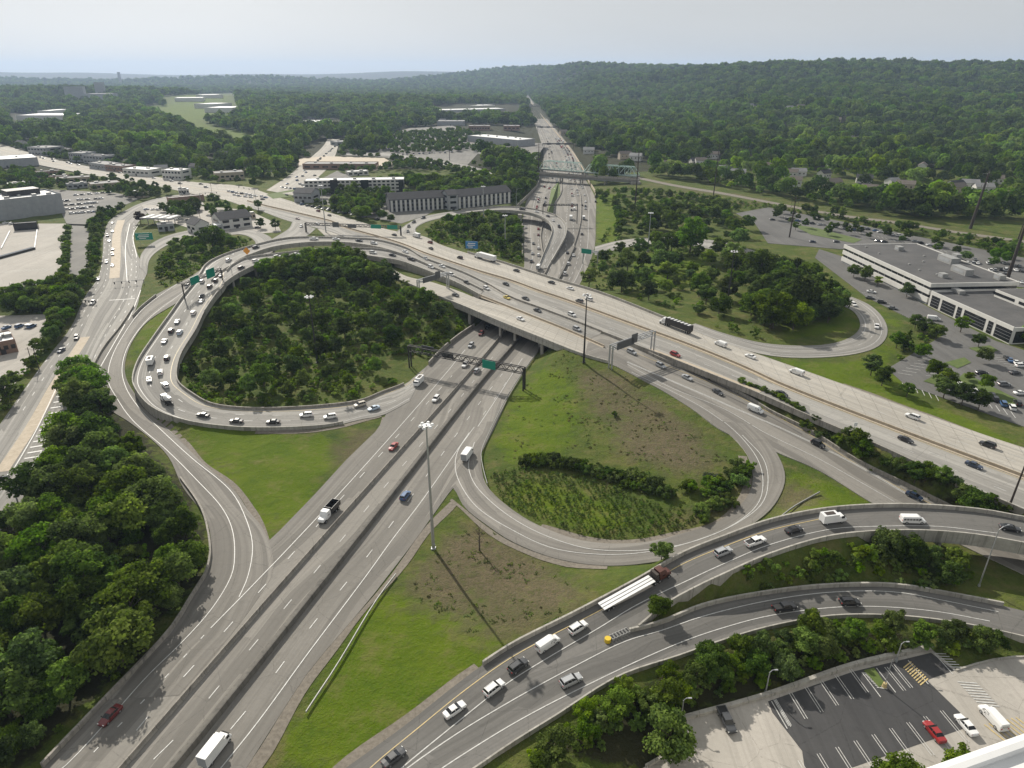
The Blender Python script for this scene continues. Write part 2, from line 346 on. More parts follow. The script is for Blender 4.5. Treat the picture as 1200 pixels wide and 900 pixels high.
GA=P3([(389,270,7.4),(415,282,7.2),(444,302,7.2),(476,323.5,7.2),(504,330,7.2),(540,342,7.4),(560,350,7.5),(600,362,7.5),(630,374),(660,386),(690,399)])
GB=P3([(372,268,7.4),(400,294,7.2),(425,314,7.2),(470,330,7.2),(510,347,7.4),(543,360,7.5),(585,378),(630,396),(675,414),(690,419)])
ribbon('highway_road',GA,GB,M['concrete_road'],.01,4,skip=near_trunk,skirt=1.2)
Sn=P3([(690,397,7.5),(705,391,7.5),(735,402,7),(775,422,6.2),(835,446,5),(880,469,4),(900,482,3.5),(950,507,2.5),(1005,542,1.5),(1062,570,.6),(1112,595,0),(1180,625,0)],0,0,60)
Ss=P3([(685,417.5,7.5),(712,425,7.3),(760,449,6),(775,457,5.7),(812,480,5),(850,507,4),(880,516,3.6),(910,530,3.2),(957,550,2.2),(1030,594,.8),(1070,612,0),(1140,645,0)],0,0,60)
ribbon('side_highway_road',Sn,Ss,M['asphalt'],.03,4,skirt=.8)
# loop road at the lower centre
dout=P3([(524,577,0),(530,571,0),(545,595),(570,615),(600,634.5),(650,654),(712,663,.4),(770,658,1),(800,651,1.4),(850,632,2.2),(885,612,2.8),(907,592,3.2),(920,562,3.4),(915,540,3.4),(900,517,3.6),(880,497,4.1)])
din=P3([(569,518,0),(564,532,0),(565,552),(571,570),(600,597),(632,616),(685,634),(750,636,.6),(800,625,1.4),(840,612,2),(872,587,2.8),(882,562,3.2),(875,532,3.5),(850,505,4),(830,492,4.5)])
ribbon('loop_ramp_road',dout,din,M['asphalt'],.05,3)
# outer ramp
oL=P3([(237,315,6.5),(222,325,6),(180,347,4.6),(160,365,4),(140,387,3.4),(125,407,3),(110,435,2.3),(112,455,1.8),(125,477,1.3),(155,497,.9),(195,532,.5),(215,572,.2),(240,605,0),(247,630),(245,657),(241,675),(227,697),(200,740),(172,767),(125,820)])
oR=P3([(246,330,6.5),(224,344,6),(207,355,5.2),(175,375,4.3),(155,400,3.5),(147,422,2.8),(147,440,2.2),(155,457,1.6),(175,482,.9),(205,510,.6),(237,542,.4),(275,575,.1),(292,600,0),(306,616),(316,637),(320,670),(300,705),(262,755),(210,815)])
ribbon('outer_ramp_road',oL,oR,M['asphalt'],.04,4)
# big left road
wz2=lambda y:6.0 if y<245 else (6-(y-245)/55*1.5 if y<300 else (4.5-(y-300)/100*2 if y<400 else max(.8,2.5-(y-400)/100*.8)))
WL=[(228,226),(190,231),(165,238),(150,245),(130,257),(122,275),(120,300),(115,325),(100,347),(82,385),(57,417),(35,447),(0,497)]
WR=[(240,240),(205,243),(180,247),(165,257),(157,275),(162,300),(172,318),(167,332),(157,367),(140,387),(120,415),(107,440),(89,450),(75,492),(50,545),(27,587),(0,622)]
ribbon('avenue_road',P3([(a,b,wz2(b)) for a,b in WL],0,0,90),P3([(a,b,wz2(b)) for a,b in WR],0,0,60),M['asphalt_light'],0,5)
ribbon('ramp_road',P3([(163,312,4.4),(166,297,4.7),(178,285,5),(200,275,5.5),(230,268,6)]),P3([(172,322,4.2),(176,303,4.7),(188,292,5),(206,283,5.5),(234,276,6)]),M['asphalt_light'],.05,4)
WEn=[(0,168,6),(25,176,6),(75,189,6),(125,199,6),(175,206,6),(225,213,6.5),(275,217,7),(303,221,7.5)]
WEs=[(0,184,6),(25,189,6),(75,199,6),(125,208,6),(175,216,6),(225,227,6.5),(262,234,7),(292,244,7.5)]
ribbon('crossing_road',P3(WEn,0,300,0),P3(WEs,0,300,0),M['concrete_road'],.02,6)
ribbon('side_street_road',P3([(312,223,7.5),(335,208,7),(350,196,6.5),(366,183,6),(378,172,6),(384,163,6)]),P3([(350,230,7.5),(368,212,7),(384,197,6.5),(392,184,6),(396,172,6),(398,163,6)]),M['concrete_road'],.0,6)
ribbon('ramp_road',P3([(343,259,7.5),(338,268,7.3),(322,278,7),(300,290,6.8),(268,302,6.6),(237,315,6.5)]),P3([(370,268,7.5),(360,276,7.3),(342,285,7),(318,296,6.8),(290,310,6.6),(246,330,6.5)]),M['asphalt_light'],.02,4)
ribbon('ramp_road',P3([(262,268,6.2),(290,269,6.4),(312,275,6.8),(322,283,6.9)]),P3([(262,274,6.2),(284,275,6.4),(297,281,6.7),(301,291,6.8)]),M['asphalt_light'],.05,3)
# ramp by the hotel that flies over the left trunk lanes
FA=P3([(464,272,7.5),(478,262,7.5),(492,255,7.5),(515,250,7.5),(560,244.5,7.3),(592,243,7.2),(620,245,7.1),(650,253,6.9),(663,264,6),(663,276,4.5),(655,292,2.2),(642,314,.3)])
FB=P3([(493,277.5,7.5),(487,268,7.5),(500,260,7.5),(520,255,7.5),(560,249,7.3),(592,247.5,7.2),(618,250,7.1),(640,258,6.9),(647,269,6),(643,284,4.2),(637,298,2.2),(630,316,.3)])
ribbon('hotel_ramp_road',FA,FB,M['asphalt_light'],.05,4,skip=lambda p:p.x>-8 and p.z>1.2,skirt=1.3)
# right lobe ramp
KO=P3([(697,289,0),(725,282,1),(750,279,2),(790,278,3),(850,284,4),(912,305,4),(960,325),(985,342,4),(1020,358,4),(1040,385,4.3),(1025,408,5),(975,418,5.5),(905,417,6.3),(850,403,7.2),(800,384,7.4)])
KI=P3([(697,299,0),(725,292,1),(750,287,2),(790,285.5,3),(850,296,4),(905,318),(950,335),(975,352),(1000,365),(1007,385,4.3),(985,400,5),(950,405,5.5),(895,402,6.3),(850,391,7.2),(815,379,7.4)])
ribbon('lobe_ramp_road',KO,KI,M['asphalt_light'],.04,4)
# elevated ramp pair bottom right
zRn=lambda x:float(np.interp(x,[480,600,675,750,800,850,900,962],[0,1.3,2.4,3.9,5.3,6.5,7.2,7.5]))
zRs=lambda x:float(np.interp(x,[480,700,737,780,812,850,900,975],[0,2.4,2.5,3.6,4.8,6.2,7.1,7.5]))
Rn=[(407,899),(475,850),(525,810),(565,780),(600,758),(675,720),(750,680),(800,651),(850,631),(900,613),(962,600),(1025,595),(1087,595.5),(1150,601),(1200,610)]
RsA=[(562,899),(600,873),(650,842),(700,810),(725,795)]
Rs=[(500,940),(560,885),(620,845),(680,796),(737,744),(780,711),(812,693),(850,675),(900,653),(975,631),(1050,625),(1100,626),(1150,631),(1200,640)]
rN=P3(wz(Rn,zRn),0,40,60); rS=P3(wz(Rs,zRs),0,30,60)
zQ=lambda x:0 if x<480 else min(2.6,(x-480)/200*2.4) if x<760 else 2.6-min(1.2,(x-760)/400*1.2)
Qn=[(430,899),(520,850),(600,800),(660,775),(712,757),(737,742),(775,731),(825,711),(900,696),(975,688),(1050,688),(1112,698),(1175,710),(1200,716)]
Qs=[(562,899),(600,873),(650,842),(725,795),(795,771),(837,756),(900,737),(975,724),(1050,724),(1120,732),(1175,743),(1200,749)]
qN=P3(wz(Qn,zQ),0,40,60); qS=P3(wz(Qs,zQ),0,40,60)
ribbon('lower_ramp_road',qN,qS,M['asphalt_dark'],.04,3)
ribbon('flyover_ramp_road',rN,rS,M['asphalt_dark'],.08,3,skip=lambda p:p.x>78,skirt=1.2)
LOTF=[]
# lots: flat paved areas
def lot(name,poly,z,m,dz=.0,cons=True):
    P=[G(a,b,z)+Vector((0,0,dz)) for a,b in poly]; mb=MB()
    c=P[0]; mb.face(P,0,[(p.x,p.y) for p in P])
    for i in range(len(P)):
        a,b=P[i],P[(i+1)%len(P)]; mb.face([b,a,a-Vector((0,0,.5)),b-Vector((0,0,.5))],0,[(0,0)]*4)
    if cons: QUADS.append((P,-dz))
    LOTF.append(len(PAV_F)); b=len(PAV_V); PAV_V.extend([tuple(x) for x in P]); PAV_F.append(tuple(range(b,b+len(P))))
    return mb.obj(name,m,kind='structure')
LP=[(745,905),(800,872),(800,845),(900,817),(1000,782),(1092,761),(1120,784),(1180,770),(1260,770),(1260,960),(745,960)]
lot('parking_lot',LP,0,M['concrete_lot'])
lot('parking_lot',[(900,822),(1000,787),(1091,765),(1118,786),(1086,797),(1122,832),(1140,850),(1000,899),(945,915),(940,880),(905,835)],0,M['asphalt_lot'],.03,False)
lot('parking_lot',[(1040,432),(1120,384),(1175,402),(1290,440),(1290,530),(1200,500),(1060,450)],4.2,M['asphalt_office'])
lot('office_drive_road',[(960,292),(985,300),(1088,360),(1178,405),(1300,450),(1300,470),(1120,400),(1015,348),(985,325),(955,302)],4.0,M['asphalt_office'],.05)
lot('parking_lot',[(862,250),(900,243),(1000,262),(1200,302),(1290,325),(1290,345),(1180,335),(1040,290),(985,292),(900,285),(885,262)],4.0,M['asphalt_office'],.02)
lot('parking_garage_lot',[(-60,262),(40,262),(77,262),(70,335),(45,342),(-60,350)],6,M['concrete_lot'])
lot('parking_lot',[(-60,372),(62,368),(50,405),(30,435),(0,470),(-60,520)],2.4,M['concrete_lot'],.0)
lot('service_road',[(84,262),(104,262),(103,310),(96,335),(80,335)],5,M['asphalt_parking'],.02)
lot('parking_lot',[(0,232),(60,222),(135,226),(165,232),(120,252),(105,263),(78,262),(70,245),(0,246)],6,M['asphalt_parking'],.0)
lot('parking_lot',[(165,240),(230,241),(290,246),(325,262),(330,272),(250,276),(205,262),(180,258)],6.3,M['concrete_lot'],.0)
lot('parking_lot',[(350,228),(372,212),(395,200),(470,232),(520,240),(500,252),(470,262),(420,252)],7.2,M['asphalt_parking'],.0)
lot('parking_lot',[(440,183),(455,158),(480,150),(530,147),(565,165),(640,168),(625,190),(560,180),(545,196)],5.6,M['asphalt_parking'],.0)
lot('cleared_ground',[(350,186),(380,183),(450,185),(462,192),(440,200),(350,197)],6.2,M['concrete_buff'],.0)
ribbon('back_road',P3([(400,178,5.8),(450,179,5.8),(500,186,5.8),(540,192,5.8),(570,200,5.8),(578,207,5.8),(560,215,5.8)]),P3([(400,182,5.8),(450,183,5.8),(498,190,5.8),(535,197,5.8),(560,204,5.8),(566,208,5.8),(552,212,5.8)]),M['asphalt_light'],.05,8)
ribbon('trail_path',P3([(747,207,6),(790,216,5),(850,226,5),(900,235.5,5),(987,251.5,5),(1050,259.5,5),(1125,271.5,5),(1200,281.5,5)],0,0,80),P3([(747,209.5,6),(790,218.5,5),(850,228.5,5),(900,238,5),(987,254,5),(1050,262,5),(1125,274,5),(1200,284.5,5)],0,0,80),M['gravel'],.05,6)
# ------------------------------------------------------------------ terrain: one sheet to the horizon
CX0,CX1,CY0,CY1,DS=-450.,480.,10.,1000.,2.5
NX=int((CX1-CX0)/DS)+1; NY=int((CY1-CY0)/DS)+1
gx=CX0+np.arange(NX)*DS; gy=CY0+np.arange(NY)*DS
ss=lambda x,a,b:(lambda t:t*t*(3-2*t))(np.clip((x-a)/(b-a),0,1))
def far_h(x,y):
    xc=(TL(np.clip(y,20,3900))+TR(np.clip(y,20,3900)))/2
    d=np.abs(x-xc)
    base=5.2*ss(d,34,85)-.5*(1-ss(d,30,40))
    base=np.where((y<600),base*ss(y,250,420),base)
    t=x/np.maximum(y,1)
    n1=np.sin(x*.0021+1.3)*np.cos(y*.0017)+.5*np.sin(x*.0053+y*.0041)
    # wooded ridge on the right
    s0=np.interp(t,[-.1,.0,.03,.1,.3,.8],[4300,4100,3700,2300,1250,900]); s1=np.interp(t,[-.1,0,.03,.1,.3,.8],[6500,6200,5800,4200,3200,2500])
    hr=np.interp(t,[-.3,-.16,-.09,-.03,.0,.03,.15,.3,.5,.8],[0,30,70,112,126,132,118,114,122,96])
    r=hr*ss(y,s0,s1)*(1+.05*n1)
    r=r+ss(y,s0,s0+500)*ss(t,.03,.08)*(9*np.sin(y*.0045+x*.002)+7*np.sin(x*.006-y*.002+1)+5*np.sin(x*.011+y*.009))*(1-.6*ss(y,s1-300,s1))
    # far hazy ridges left
    l=(95+28*np.sin(t*9+2)+10*np.sin(t*31))*ss(y,9000,11500)
    l2=(45+15*np.sin(t*14))*ss(y,5500,6500)*(1-ss(y,6500,8200))*np.clip(-t*3,0,1)
    # near-left wooded knoll
    k=34*np.exp(-(((x+1750)/650)**2+((y-2900)/420)**2))+14*np.exp(-(((x+420)/500)**2+((y-2300)/300)**2))
    return base+np.maximum(np.maximum(r,l),l2)+k
con=np.full((NY,NX),np.nan)
for P,dz in QUADS:
    xs=[p[0] for p in P]; ysq=[p[1] for p in P]; mg=2.2
    i0=max(0,int((min(xs)-mg-CX0)/DS)); i1=min(NX-1,int((max(xs)+mg-CX0)/DS)+1)
    j0=max(0,int((min(ysq)-mg-CY0)/DS)); j1=min(NY-1,int((max(ysq)+mg-CY0)/DS)+1)
    if i1<=i0 or j1<=j0: continue
    X,Y=np.meshgrid(gx[i0:i1+1],gy[j0:j1+1])
    area=sum(P[k][0]*P[(k+1)%len(P)][1]-P[(k+1)%len(P)][0]*P[k][1] for k in range(len(P)))
    s=1 if area>0 else -1
    if len(P)==4 or True:
        # distance-to-polygon test (inside or within margin)
        ins=np.zeros(X.shape,bool); dmin=np.full(X.shape,1e9)
        for k in range(len(P)):
            a,b=P[k],P[(k+1)%len(P)]
            cross=((a[1]>Y)!=(b[1]>Y))&(X<(b[0]-a[0])*(Y-a[1])/((b[1]-a[1]) or 1e-9)+a[0]); ins^=cross
            ex,ey=b[0]-a[0],b[1]-a[1]; L2=ex*ex+ey*ey+1e-9
            t=np.clip(((X-a[0])*ex+(Y-a[1])*ey)/L2,0,1); dmin=np.minimum(dmin,np.hypot(X-a[0]-t*ex,Y-a[1]-t*ey))
        mk=ins|(dmin<mg)
    if len(P)==4:
        A=np.array([[p[0],p[1],1] for p in P]); zc,_,_,_=np.linalg.lstsq(A,np.array([p[2] for p in P]),rcond=None)
        Z=X*zc[0]+Y*zc[1]+zc[2]; Z=np.clip(Z,min(p[2] for p in P),max(p[2] for p in P))
    else: Z=np.full(X.shape,P[0][2])
    Z=Z-.16
    sub=con[j0:j1+1,i0:i1+1]; np.copyto(sub,np.where(mk,np.fmin(sub,Z),sub))
GX,GY=np.meshgrid(gx,gy); FH=far_h(GX,GY)
con[0,:]=FH[0,:]; con[-1,:]=FH[-1,:]; con[:,0]=FH[:,0]; con[:,-1]=FH[:,-1]
con[(GY>900)&np.isnan(con)]=FH[(GY>900)&np.isnan(con)]
def solve(c):
    ny,nx=c.shape
    if min(nx,ny)<12:
        h=np.where(np.isnan(c),np.nanmean(c),c)
    else:
        py,px=(ny+1)//2*2,(nx+1)//2*2
        cp=np.full((py,px),np.nan); cp[:ny,:nx]=c; q=cp.reshape(py//2,2,px//2,2)
        cnt=(~np.isnan(q)).sum((1,3)); sm=np.nansum(q,(1,3)); cc=np.where(cnt>0,sm/np.maximum(cnt,1),np.nan)
        h0=solve(cc); h=np.repeat(np.repeat(h0,2,0),2,1)[:ny,:nx]; h=np.where(np.isnan(c),h,c)
    fixed=~np.isnan(c)
    for _ in range(60):
        p=np.pad(h,1,mode='edge'); a=(p[:-2,1:-1]+p[2:,1:-1]+p[1:-1,:-2]+p[1:-1,2:])/4
        h=np.where(fixed,c,a)
    return h
HC=solve(con)
bump=.35*np.sin(GX*.11+np.sin(GY*.07)*2)*np.cos(GY*.13)+.2*np.sin(GX*.31+GY*.23)
wf=np.isnan(con).astype(float)
for _ in range(2):
    p=np.pad(wf,1,mode='edge'); wf=np.minimum(wf,(p[:-2,1:-1]+p[2:,1:-1]+p[1:-1,:-2]+p[1:-1,2:])/4)
HC=HC+bump*wf*.8
xa=[];d=DS;x=CX1
while x<17000: d*=1.075; x+=min(d,260); xa.append(x)
xb=[];d=DS;x=CX0
while x>-17000: d*=1.075; x-=min(d,260); xb.append(x)
ya=[];d=DS;y=CY1
while y<16000: d*=1.045; y+=min(d,160); ya.append(y)
AX=np.array(xb[::-1]+list(gx)+xa); AY=np.array([-400,-150,-40]+list(gy)+ya)
TX,TY=np.meshgrid(AX,AY); TZ=far_h(TX,TY)
ix=len(xb); iy=3; TZ[iy:iy+NY,ix:ix+NX]=HC
TZ[:iy,:]=np.minimum(TZ[:iy,:],0)-.1
# blend outside of the core
for k in range(1,14):
    f=1-k/14
    if ix-k>=0: TZ[iy:iy+NY,ix-k]=TZ[iy:iy+NY,ix-k]*(1-f)+HC[:,0]*f
    if ix+NX-1+k<TZ.shape[1]: TZ[iy:iy+NY,ix+NX-1+k]=TZ[iy:iy+NY,ix+NX-1+k]*(1-f)+HC[:,-1]*f
def ground_h(x,y):
    i=min(NX-2,max(0,int((x-CX0)/DS))); j=min(NY-2,max(0,int((y-CY0)/DS)))
    if CX0<=x<=CX1 and CY0<=y<=CY1:
        u=(x-gx[i])/DS; v=(y-gy[j])/DS
        return float((HC[j,i]*(1-u)+HC[j,i+1]*u)*(1-v)+(HC[j+1,i]*(1-u)+HC[j+1,i+1]*u)*v)
    return float(far_h(np.array([x]),np.array([y]))[0])
ny,nx=TX.shape
verts=np.stack([TX,TY,TZ],-1).reshape(-1,3).astype(np.float32)
idx=np.arange(nx*ny).reshape(ny,nx); fq=np.stack([idx[:-1,:-1],idx[:-1,1:],idx[1:,1:],idx[1:,:-1]],-1).reshape(-1,4)
def np_mesh(name,v,f,mats,smooth=False):
    me=bpy.data.meshes.new(name); k=f.shape[1]
    me.vertices.add(len(v)); me.vertices.foreach_set('co',np.ascontiguousarray(v,np.float32).ravel())
    me.loops.add(f.size); me.loops.foreach_set('vertex_index',np.ascontiguousarray(f,np.int32).ravel())
    me.polygons.add(len(f)); me.polygons.foreach_set('loop_start',np.arange(len(f),dtype=np.int32)*k)
    for m in mats: me.materials.append(m)
    if smooth: me.polygons.foreach_set('use_smooth',np.ones(len(f),bool))
    me.update(calc_edges=True); return me
def inpoly(X,Y,P):
    ins=np.zeros(np.shape(X),bool)
    for k in range(len(P)):
        a,b=P[k],P[(k+1)%len(P)]
        ins^=((a[1]>Y)!=(b[1]>Y))&(X<(b[0]-a[0])*(Y-a[1])/((b[1]-a[1]) or 1e-9)+a[0])
    return ins
vx,vy=PX(verts[:,0],verts[:,1],verts[:,2])
cov=np.zeros((len(verts),4),np.float32); cov[:,3]=1
def cover(ch,polys,val=1.0):
    for P in polys: cov[inpoly(vx,vy,P)&(verts[:,1]>5),ch]=val
# R: dry brown scrub soil   G: mown bright lawn   B: dark woodland floor
cover(0,[[(478,668),(560,610),(640,665),(690,690),(640,740),(585,765),(500,715),(470,690)],[(672,428),(725,438),(800,490),(855,545),(810,560),(740,535),(690,480)],[(388,520),(440,495),(450,505),(398,552)],[(915,560),(950,570),(960,590),(905,610)]])
cover(0,[[(700,560),(760,590),(830,600),(880,560),(880,600),(800,640),(790,620)]],.5)
cover(1,[[(200,497),(300,505),(390,508),(385,545),(350,610),(312,637),(275,575),(240,540)],[(160,430),(215,345),(175,360),(150,420)],[(315,899),(440,690),(480,700),(600,730),(640,735),(560,785),(410,899)],[(700,225),(722,225),(725,285),(700,285)],[(930,540),(950,555),(1035,592),(950,600),(905,605)],[(1000,335),(1060,380),(1040,430),(1080,470),(1200,520),(1200,540),(900,420),(1010,425),(1050,390)],[(900,400),(1010,385),(1000,362),(960,350),(930,380)],[(740,300),(800,290),(830,310),(800,340),(740,330)]])
cover(1,[[(600,462),(640,422),(672,440),(690,490),(670,540),(600,548),(572,550),(574,520)],[(580,556),(700,572),(790,600),(750,628),(680,626),(600,594)]],.7)
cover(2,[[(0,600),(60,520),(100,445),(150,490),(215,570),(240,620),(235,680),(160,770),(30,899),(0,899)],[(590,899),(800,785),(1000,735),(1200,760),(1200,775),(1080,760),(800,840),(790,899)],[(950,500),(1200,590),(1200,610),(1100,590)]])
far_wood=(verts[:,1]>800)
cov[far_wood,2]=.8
for P in ([(158,126),(185,121),(225,134),(262,149),(308,157),(308,173),(262,174),(222,154)],[(690,225),(745,212),(900,229),(1050,254),(1280,290),(1280,305),(1050,268),(900,245)],[(955,203),(975,212),(960,213),(930,203)],[(185,112),(275,108),(280,136),(235,140),(195,125)]):
    k_=inpoly(vx,vy,P)&(verts[:,1]>5); cov[k_,2]=0; cov[k_,0]=.38 if P[0][0]>600 else 0; cov[k_,1]=0 if P[0][0]>600 else .8
def smooth_cov(c,n=2):
    g=c.reshape(ny,nx,4)
    for _ in range(n):
        p=np.pad(g,((1,1),(1,1),(0,0)),mode='edge'); g=(p[:-2,1:-1]+p[2:,1:-1]+p[1:-1,:-2]+p[1:-1,2:]+g*2)/6
    return g.reshape(-1,4)
cov=smooth_cov(cov,5)
def terrain_nodes(q):
    p=q.coord('Pos'); a=q.n('ShaderNodeAttribute'); a.attribute_name='cover'
    s=q.n('ShaderNodeSeparateColor'); q.l(a.outputs['Color'],s.inputs[0])
    n1=q.noise(p,.05,5,.65); n2=q.noise(p,.4,5,.7); n3=q.noise(p,2.2,4,.7)
    grass=q.mix(q.rng(n1,.35,.65),(.060,.092,.014),(.100,.118,.026))
    grass=q.mix(q.rng(n2,.4,.7,0,.7),grass,(.035,.055,.013)); grass=q.mix(q.rng(n3,.5,.75,0,.5),grass,(.14,.13,.055))
    lawn=q.mix(q.rng(n1,.35,.65),(.066,.110,.005),(.100,.140,.009)); lawn=q.mix(q.rng(n2,.45,.75,0,.55),lawn,(.06,.10,.010)); lawn=q.mix(q.rng(n3,.5,.75,0,.5),lawn,(.16,.16,.045)); n4=q.noise(q.coord('Pos',(1,1,1)),.13,4,.7); lawn=q.mix(q.rng(n4,.52,.7,0,.65),lawn,(.15,.14,.05)); lawn=q.mix(q.rng(n4,.3,.45,.55,0),lawn,(.045,.085,.010)); grass=q.mix(q.rng(n4,.5,.68,0,.7),grass,(.14,.125,.05)); grass=q.mix(q.rng(n4,.32,.45,.6,0),grass,(.035,.065,.014))
    dirt=q.mix(q.rng(n2,.35,.65),(.15,.115,.078),(.10,.080,.050)); dirt=q.mix(q.rng(n2,.5,.68,0,.75),dirt,(.085,.10,.028)); dirt=q.mix(q.rng(n3,.46,.62,0,.75),dirt,(.065,.062,.034))
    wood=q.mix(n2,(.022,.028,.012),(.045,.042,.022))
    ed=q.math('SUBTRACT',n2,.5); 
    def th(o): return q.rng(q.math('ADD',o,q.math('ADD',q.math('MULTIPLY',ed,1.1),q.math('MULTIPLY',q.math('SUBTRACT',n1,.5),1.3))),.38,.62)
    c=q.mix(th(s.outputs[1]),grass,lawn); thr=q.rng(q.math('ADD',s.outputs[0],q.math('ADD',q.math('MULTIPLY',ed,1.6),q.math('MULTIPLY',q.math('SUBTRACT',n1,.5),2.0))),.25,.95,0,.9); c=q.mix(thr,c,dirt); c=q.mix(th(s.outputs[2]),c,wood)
    q.base(c); q.bump(q.math('ADD',n2,q.math('MULTIPLY',n3,.4)),.9,.7); q.b.inputs['Specular IOR Level'].default_value=.1
M['terrain']=mat('terrain',rough=.95,nodes=terrain_nodes)
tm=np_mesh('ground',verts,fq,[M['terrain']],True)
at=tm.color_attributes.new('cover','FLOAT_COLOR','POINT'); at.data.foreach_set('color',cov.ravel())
go=bpy.data.objects.new('ground',tm); COL.objects.link(go); tag(go,kind='structure')
BV_P=BVHTree.FromPolygons(PAV_V,PAV_F); BV_T=BVHTree.FromPolygons([tuple(v) for v in verts.tolist()],fq.tolist())
BV_RD=BVHTree.FromPolygons(PAV_V,[f for i,f in enumerate(PAV_F) if i not in set(LOTF)])
O=Vector((0,0,H))
def pick(px,py,under=False,maxz=None):          # where the sight line meets the built ground
    r=ray(px,py).normalized(); best=None
    for B in ((BV_T,) if under else (BV_P,BV_T)):
        h=B.ray_cast(O,r)[0]
        if h is not None and (best is None or (h-O).length<(best-O).length): best=h
    return best if best is not None else G(px,py,0)
def drop(x,y,z0=40,off=0.0):
    best=-99
    for B in (BV_P,BV_T):
        h=B.ray_cast(Vector((x,y,z0)),Vector((0,0,-1)))[0]
        if h is not None: best=max(best,h.z)
    if best<-50: best=ground_h(x,y)
    return Vector((x,y,best+off))
# ------------------------------------------------------------------ road markings
def mark(name, px, wd=.16, m='paint_white', dash=None, off=.05, maxz=40, step=2.5, pts=None, double=0):
    base=pts if pts is not None else [pick(a,b) for a,b in px]
    c=cr(base,step=step if not dash else 1.0)
    mb=MB(); L=0
    seg=[]
    for i in range(len(c)):
        c[i]=drop(c[i].x,c[i].y,maxz,off)
    for i in range(len(c)-1):
        d=(c[i+1]-c[i]); ln=d.length
        if abs(d.z)>1.2*max(.5,math.hypot(d.x,d.y)): continue
        on = True if not dash else (L%(dash[0]+dash[1]))<dash[0]
        if on:
            n=Vector((-d.y,d.x,0)).normalized()*wd/2
            for o in ((0,) if not double else (-double/2,double/2)):
                k=n.normalized()*o
                mb.face([c[i]-n+k,c[i]+n+k,c[i+1]+n+k,c[i+1]-n+k])
        L+=ln
    if mb.f: return mb.obj(name,M[m],kind='structure')
D=(3.05,9.15); sh=lambda P,dx=0,dy=0:[(a+dx,b+dy) for a,b in P]
b1=[(100,951),(147,897),(341,674),(540,450),(585,397)]; b2=[(160,951),(205,899),(386,674),(562,450),(606,399)]
mark('lane_line',[(70,921),(127,890),(182,830),(230,777),(271,731),(400,584),(530,440)],.2,dash=D)
mark('lane_line',[(75,921),(107,885),(130,860),(152,838),(190,798),(224,761),(247,736)],.2,dash=(1.2,4.2))
mark('edge_line',[(247,736),(300,682),(400,576),(512,450),(545,410)],.21)
mark('edge_line',[(40,925),(75,899),(175,790),(209,757),(247,715),(271,675),(275,650),(272,620),(260,595),(230,562),(195,527),(155,492),(136,465),(127,447),(129,425),(142,397),(170,360),(212,330)],.18)
mark('edge_line',[(280,700),(290,677),(296,640),(287,605),(270,575),(225,537),(190,505),(163,478),(148,455),(143,432),(152,402),(178,370),(218,340)],.18)
mark('lane_line',[(180,890),(210,860),(256,805),(395,639),(442,581),(529,479),(580,415)],.18,dash=D)
mark('lane_line',[(270,855),(304,814),(341,765),(375,721),(432,650),(514,538),(560,475),(607,415)],.2,dash=D)
mark('edge_line',[(255,905),(300,849),(360,767),(429,675),(460,632),(495,586),(550,507)],.21)
mark('lane_line',[(551,507),(575,474),(600,438),(618,412)],.18,dash=D)
mark('edge_line',[(560,500),(580,470),(612,420)],.2)
mark('edge_line',[(551,507),(536,530),(534,552),(545,577),(562,597),(600,621),(650,643),(712,650),(770,645),(820,632),(862,614),(893,590),(900,560),(893,535),(870,510)],.2)
mark('edge_line',[(556,518),(549,545),(555,565),(570,583),(600,607),(640,628),(690,643),(750,645),(800,638),(850,620),(887,592),(894,562),(886,535),(862,506),(830,482),(790,460),(740,436)],.2)
mark('edge_line',[(735,427),(790,456),(850,480),(900,509),(960,538),(1010,566),(1048,588)],.2)
mark('lane_line',[(735,424),(800,452),(860,478),(920,504),(1000,543),(1078,588)],.26,double=.5)
mark('edge_line',[(722,404),(775,426),(835,450),(880,472),(950,510),(1005,545),(1060,575),(1100,595)],.18,'paint_yellow')
mark('lane_line',[(760,424),(805,444),(850,463),(900,487),(940,509)],.3,'roof_dark')
# highway
def mid(A,B,t): return [a.lerp(b,t) for a,b in zip(A,B)]
def lanes(AB,ts,m='paint_white',dash=D,wd=.18,z=0): 
    for t in ts:
        mark('lane_line' if dash else 'edge_line',None,wd,m,dash,pts=mid(cr(AB[0],120),cr(AB[1],120),t))
lanes(EN,(.38,.58,.76)); lanes(EN,(.14,),dash=None); lanes(EN,(.94,),'paint_yellow',None)
lanes(ES,(.35,.62)); lanes(ES,(.08,),'paint_yellow',None); lanes(ES,(.9,),dash=None)
lanes(PM,(.5,))
for rd,ts in (((p1n,p1s),(.5,)),((p2n,p2s),(.5,)),((plo,pli),(.36,.64)),((FA,FB),(.5,)),((KO,KI),(.45,)),((GA,GB),(.45,))):
    lanes(rd,ts,dash=D)
lanes((plo,pli),(.1,),dash=None); lanes((plo,pli),(.86,),'paint_yellow',None); lanes((p1n,p1s),(.14,.86),dash=None); lanes((p2n,p2s),(.14,.86),dash=None)
lanes((KO,KI),(.2,.8),dash=None); lanes((FA,FB),(.12,.88),dash=None)
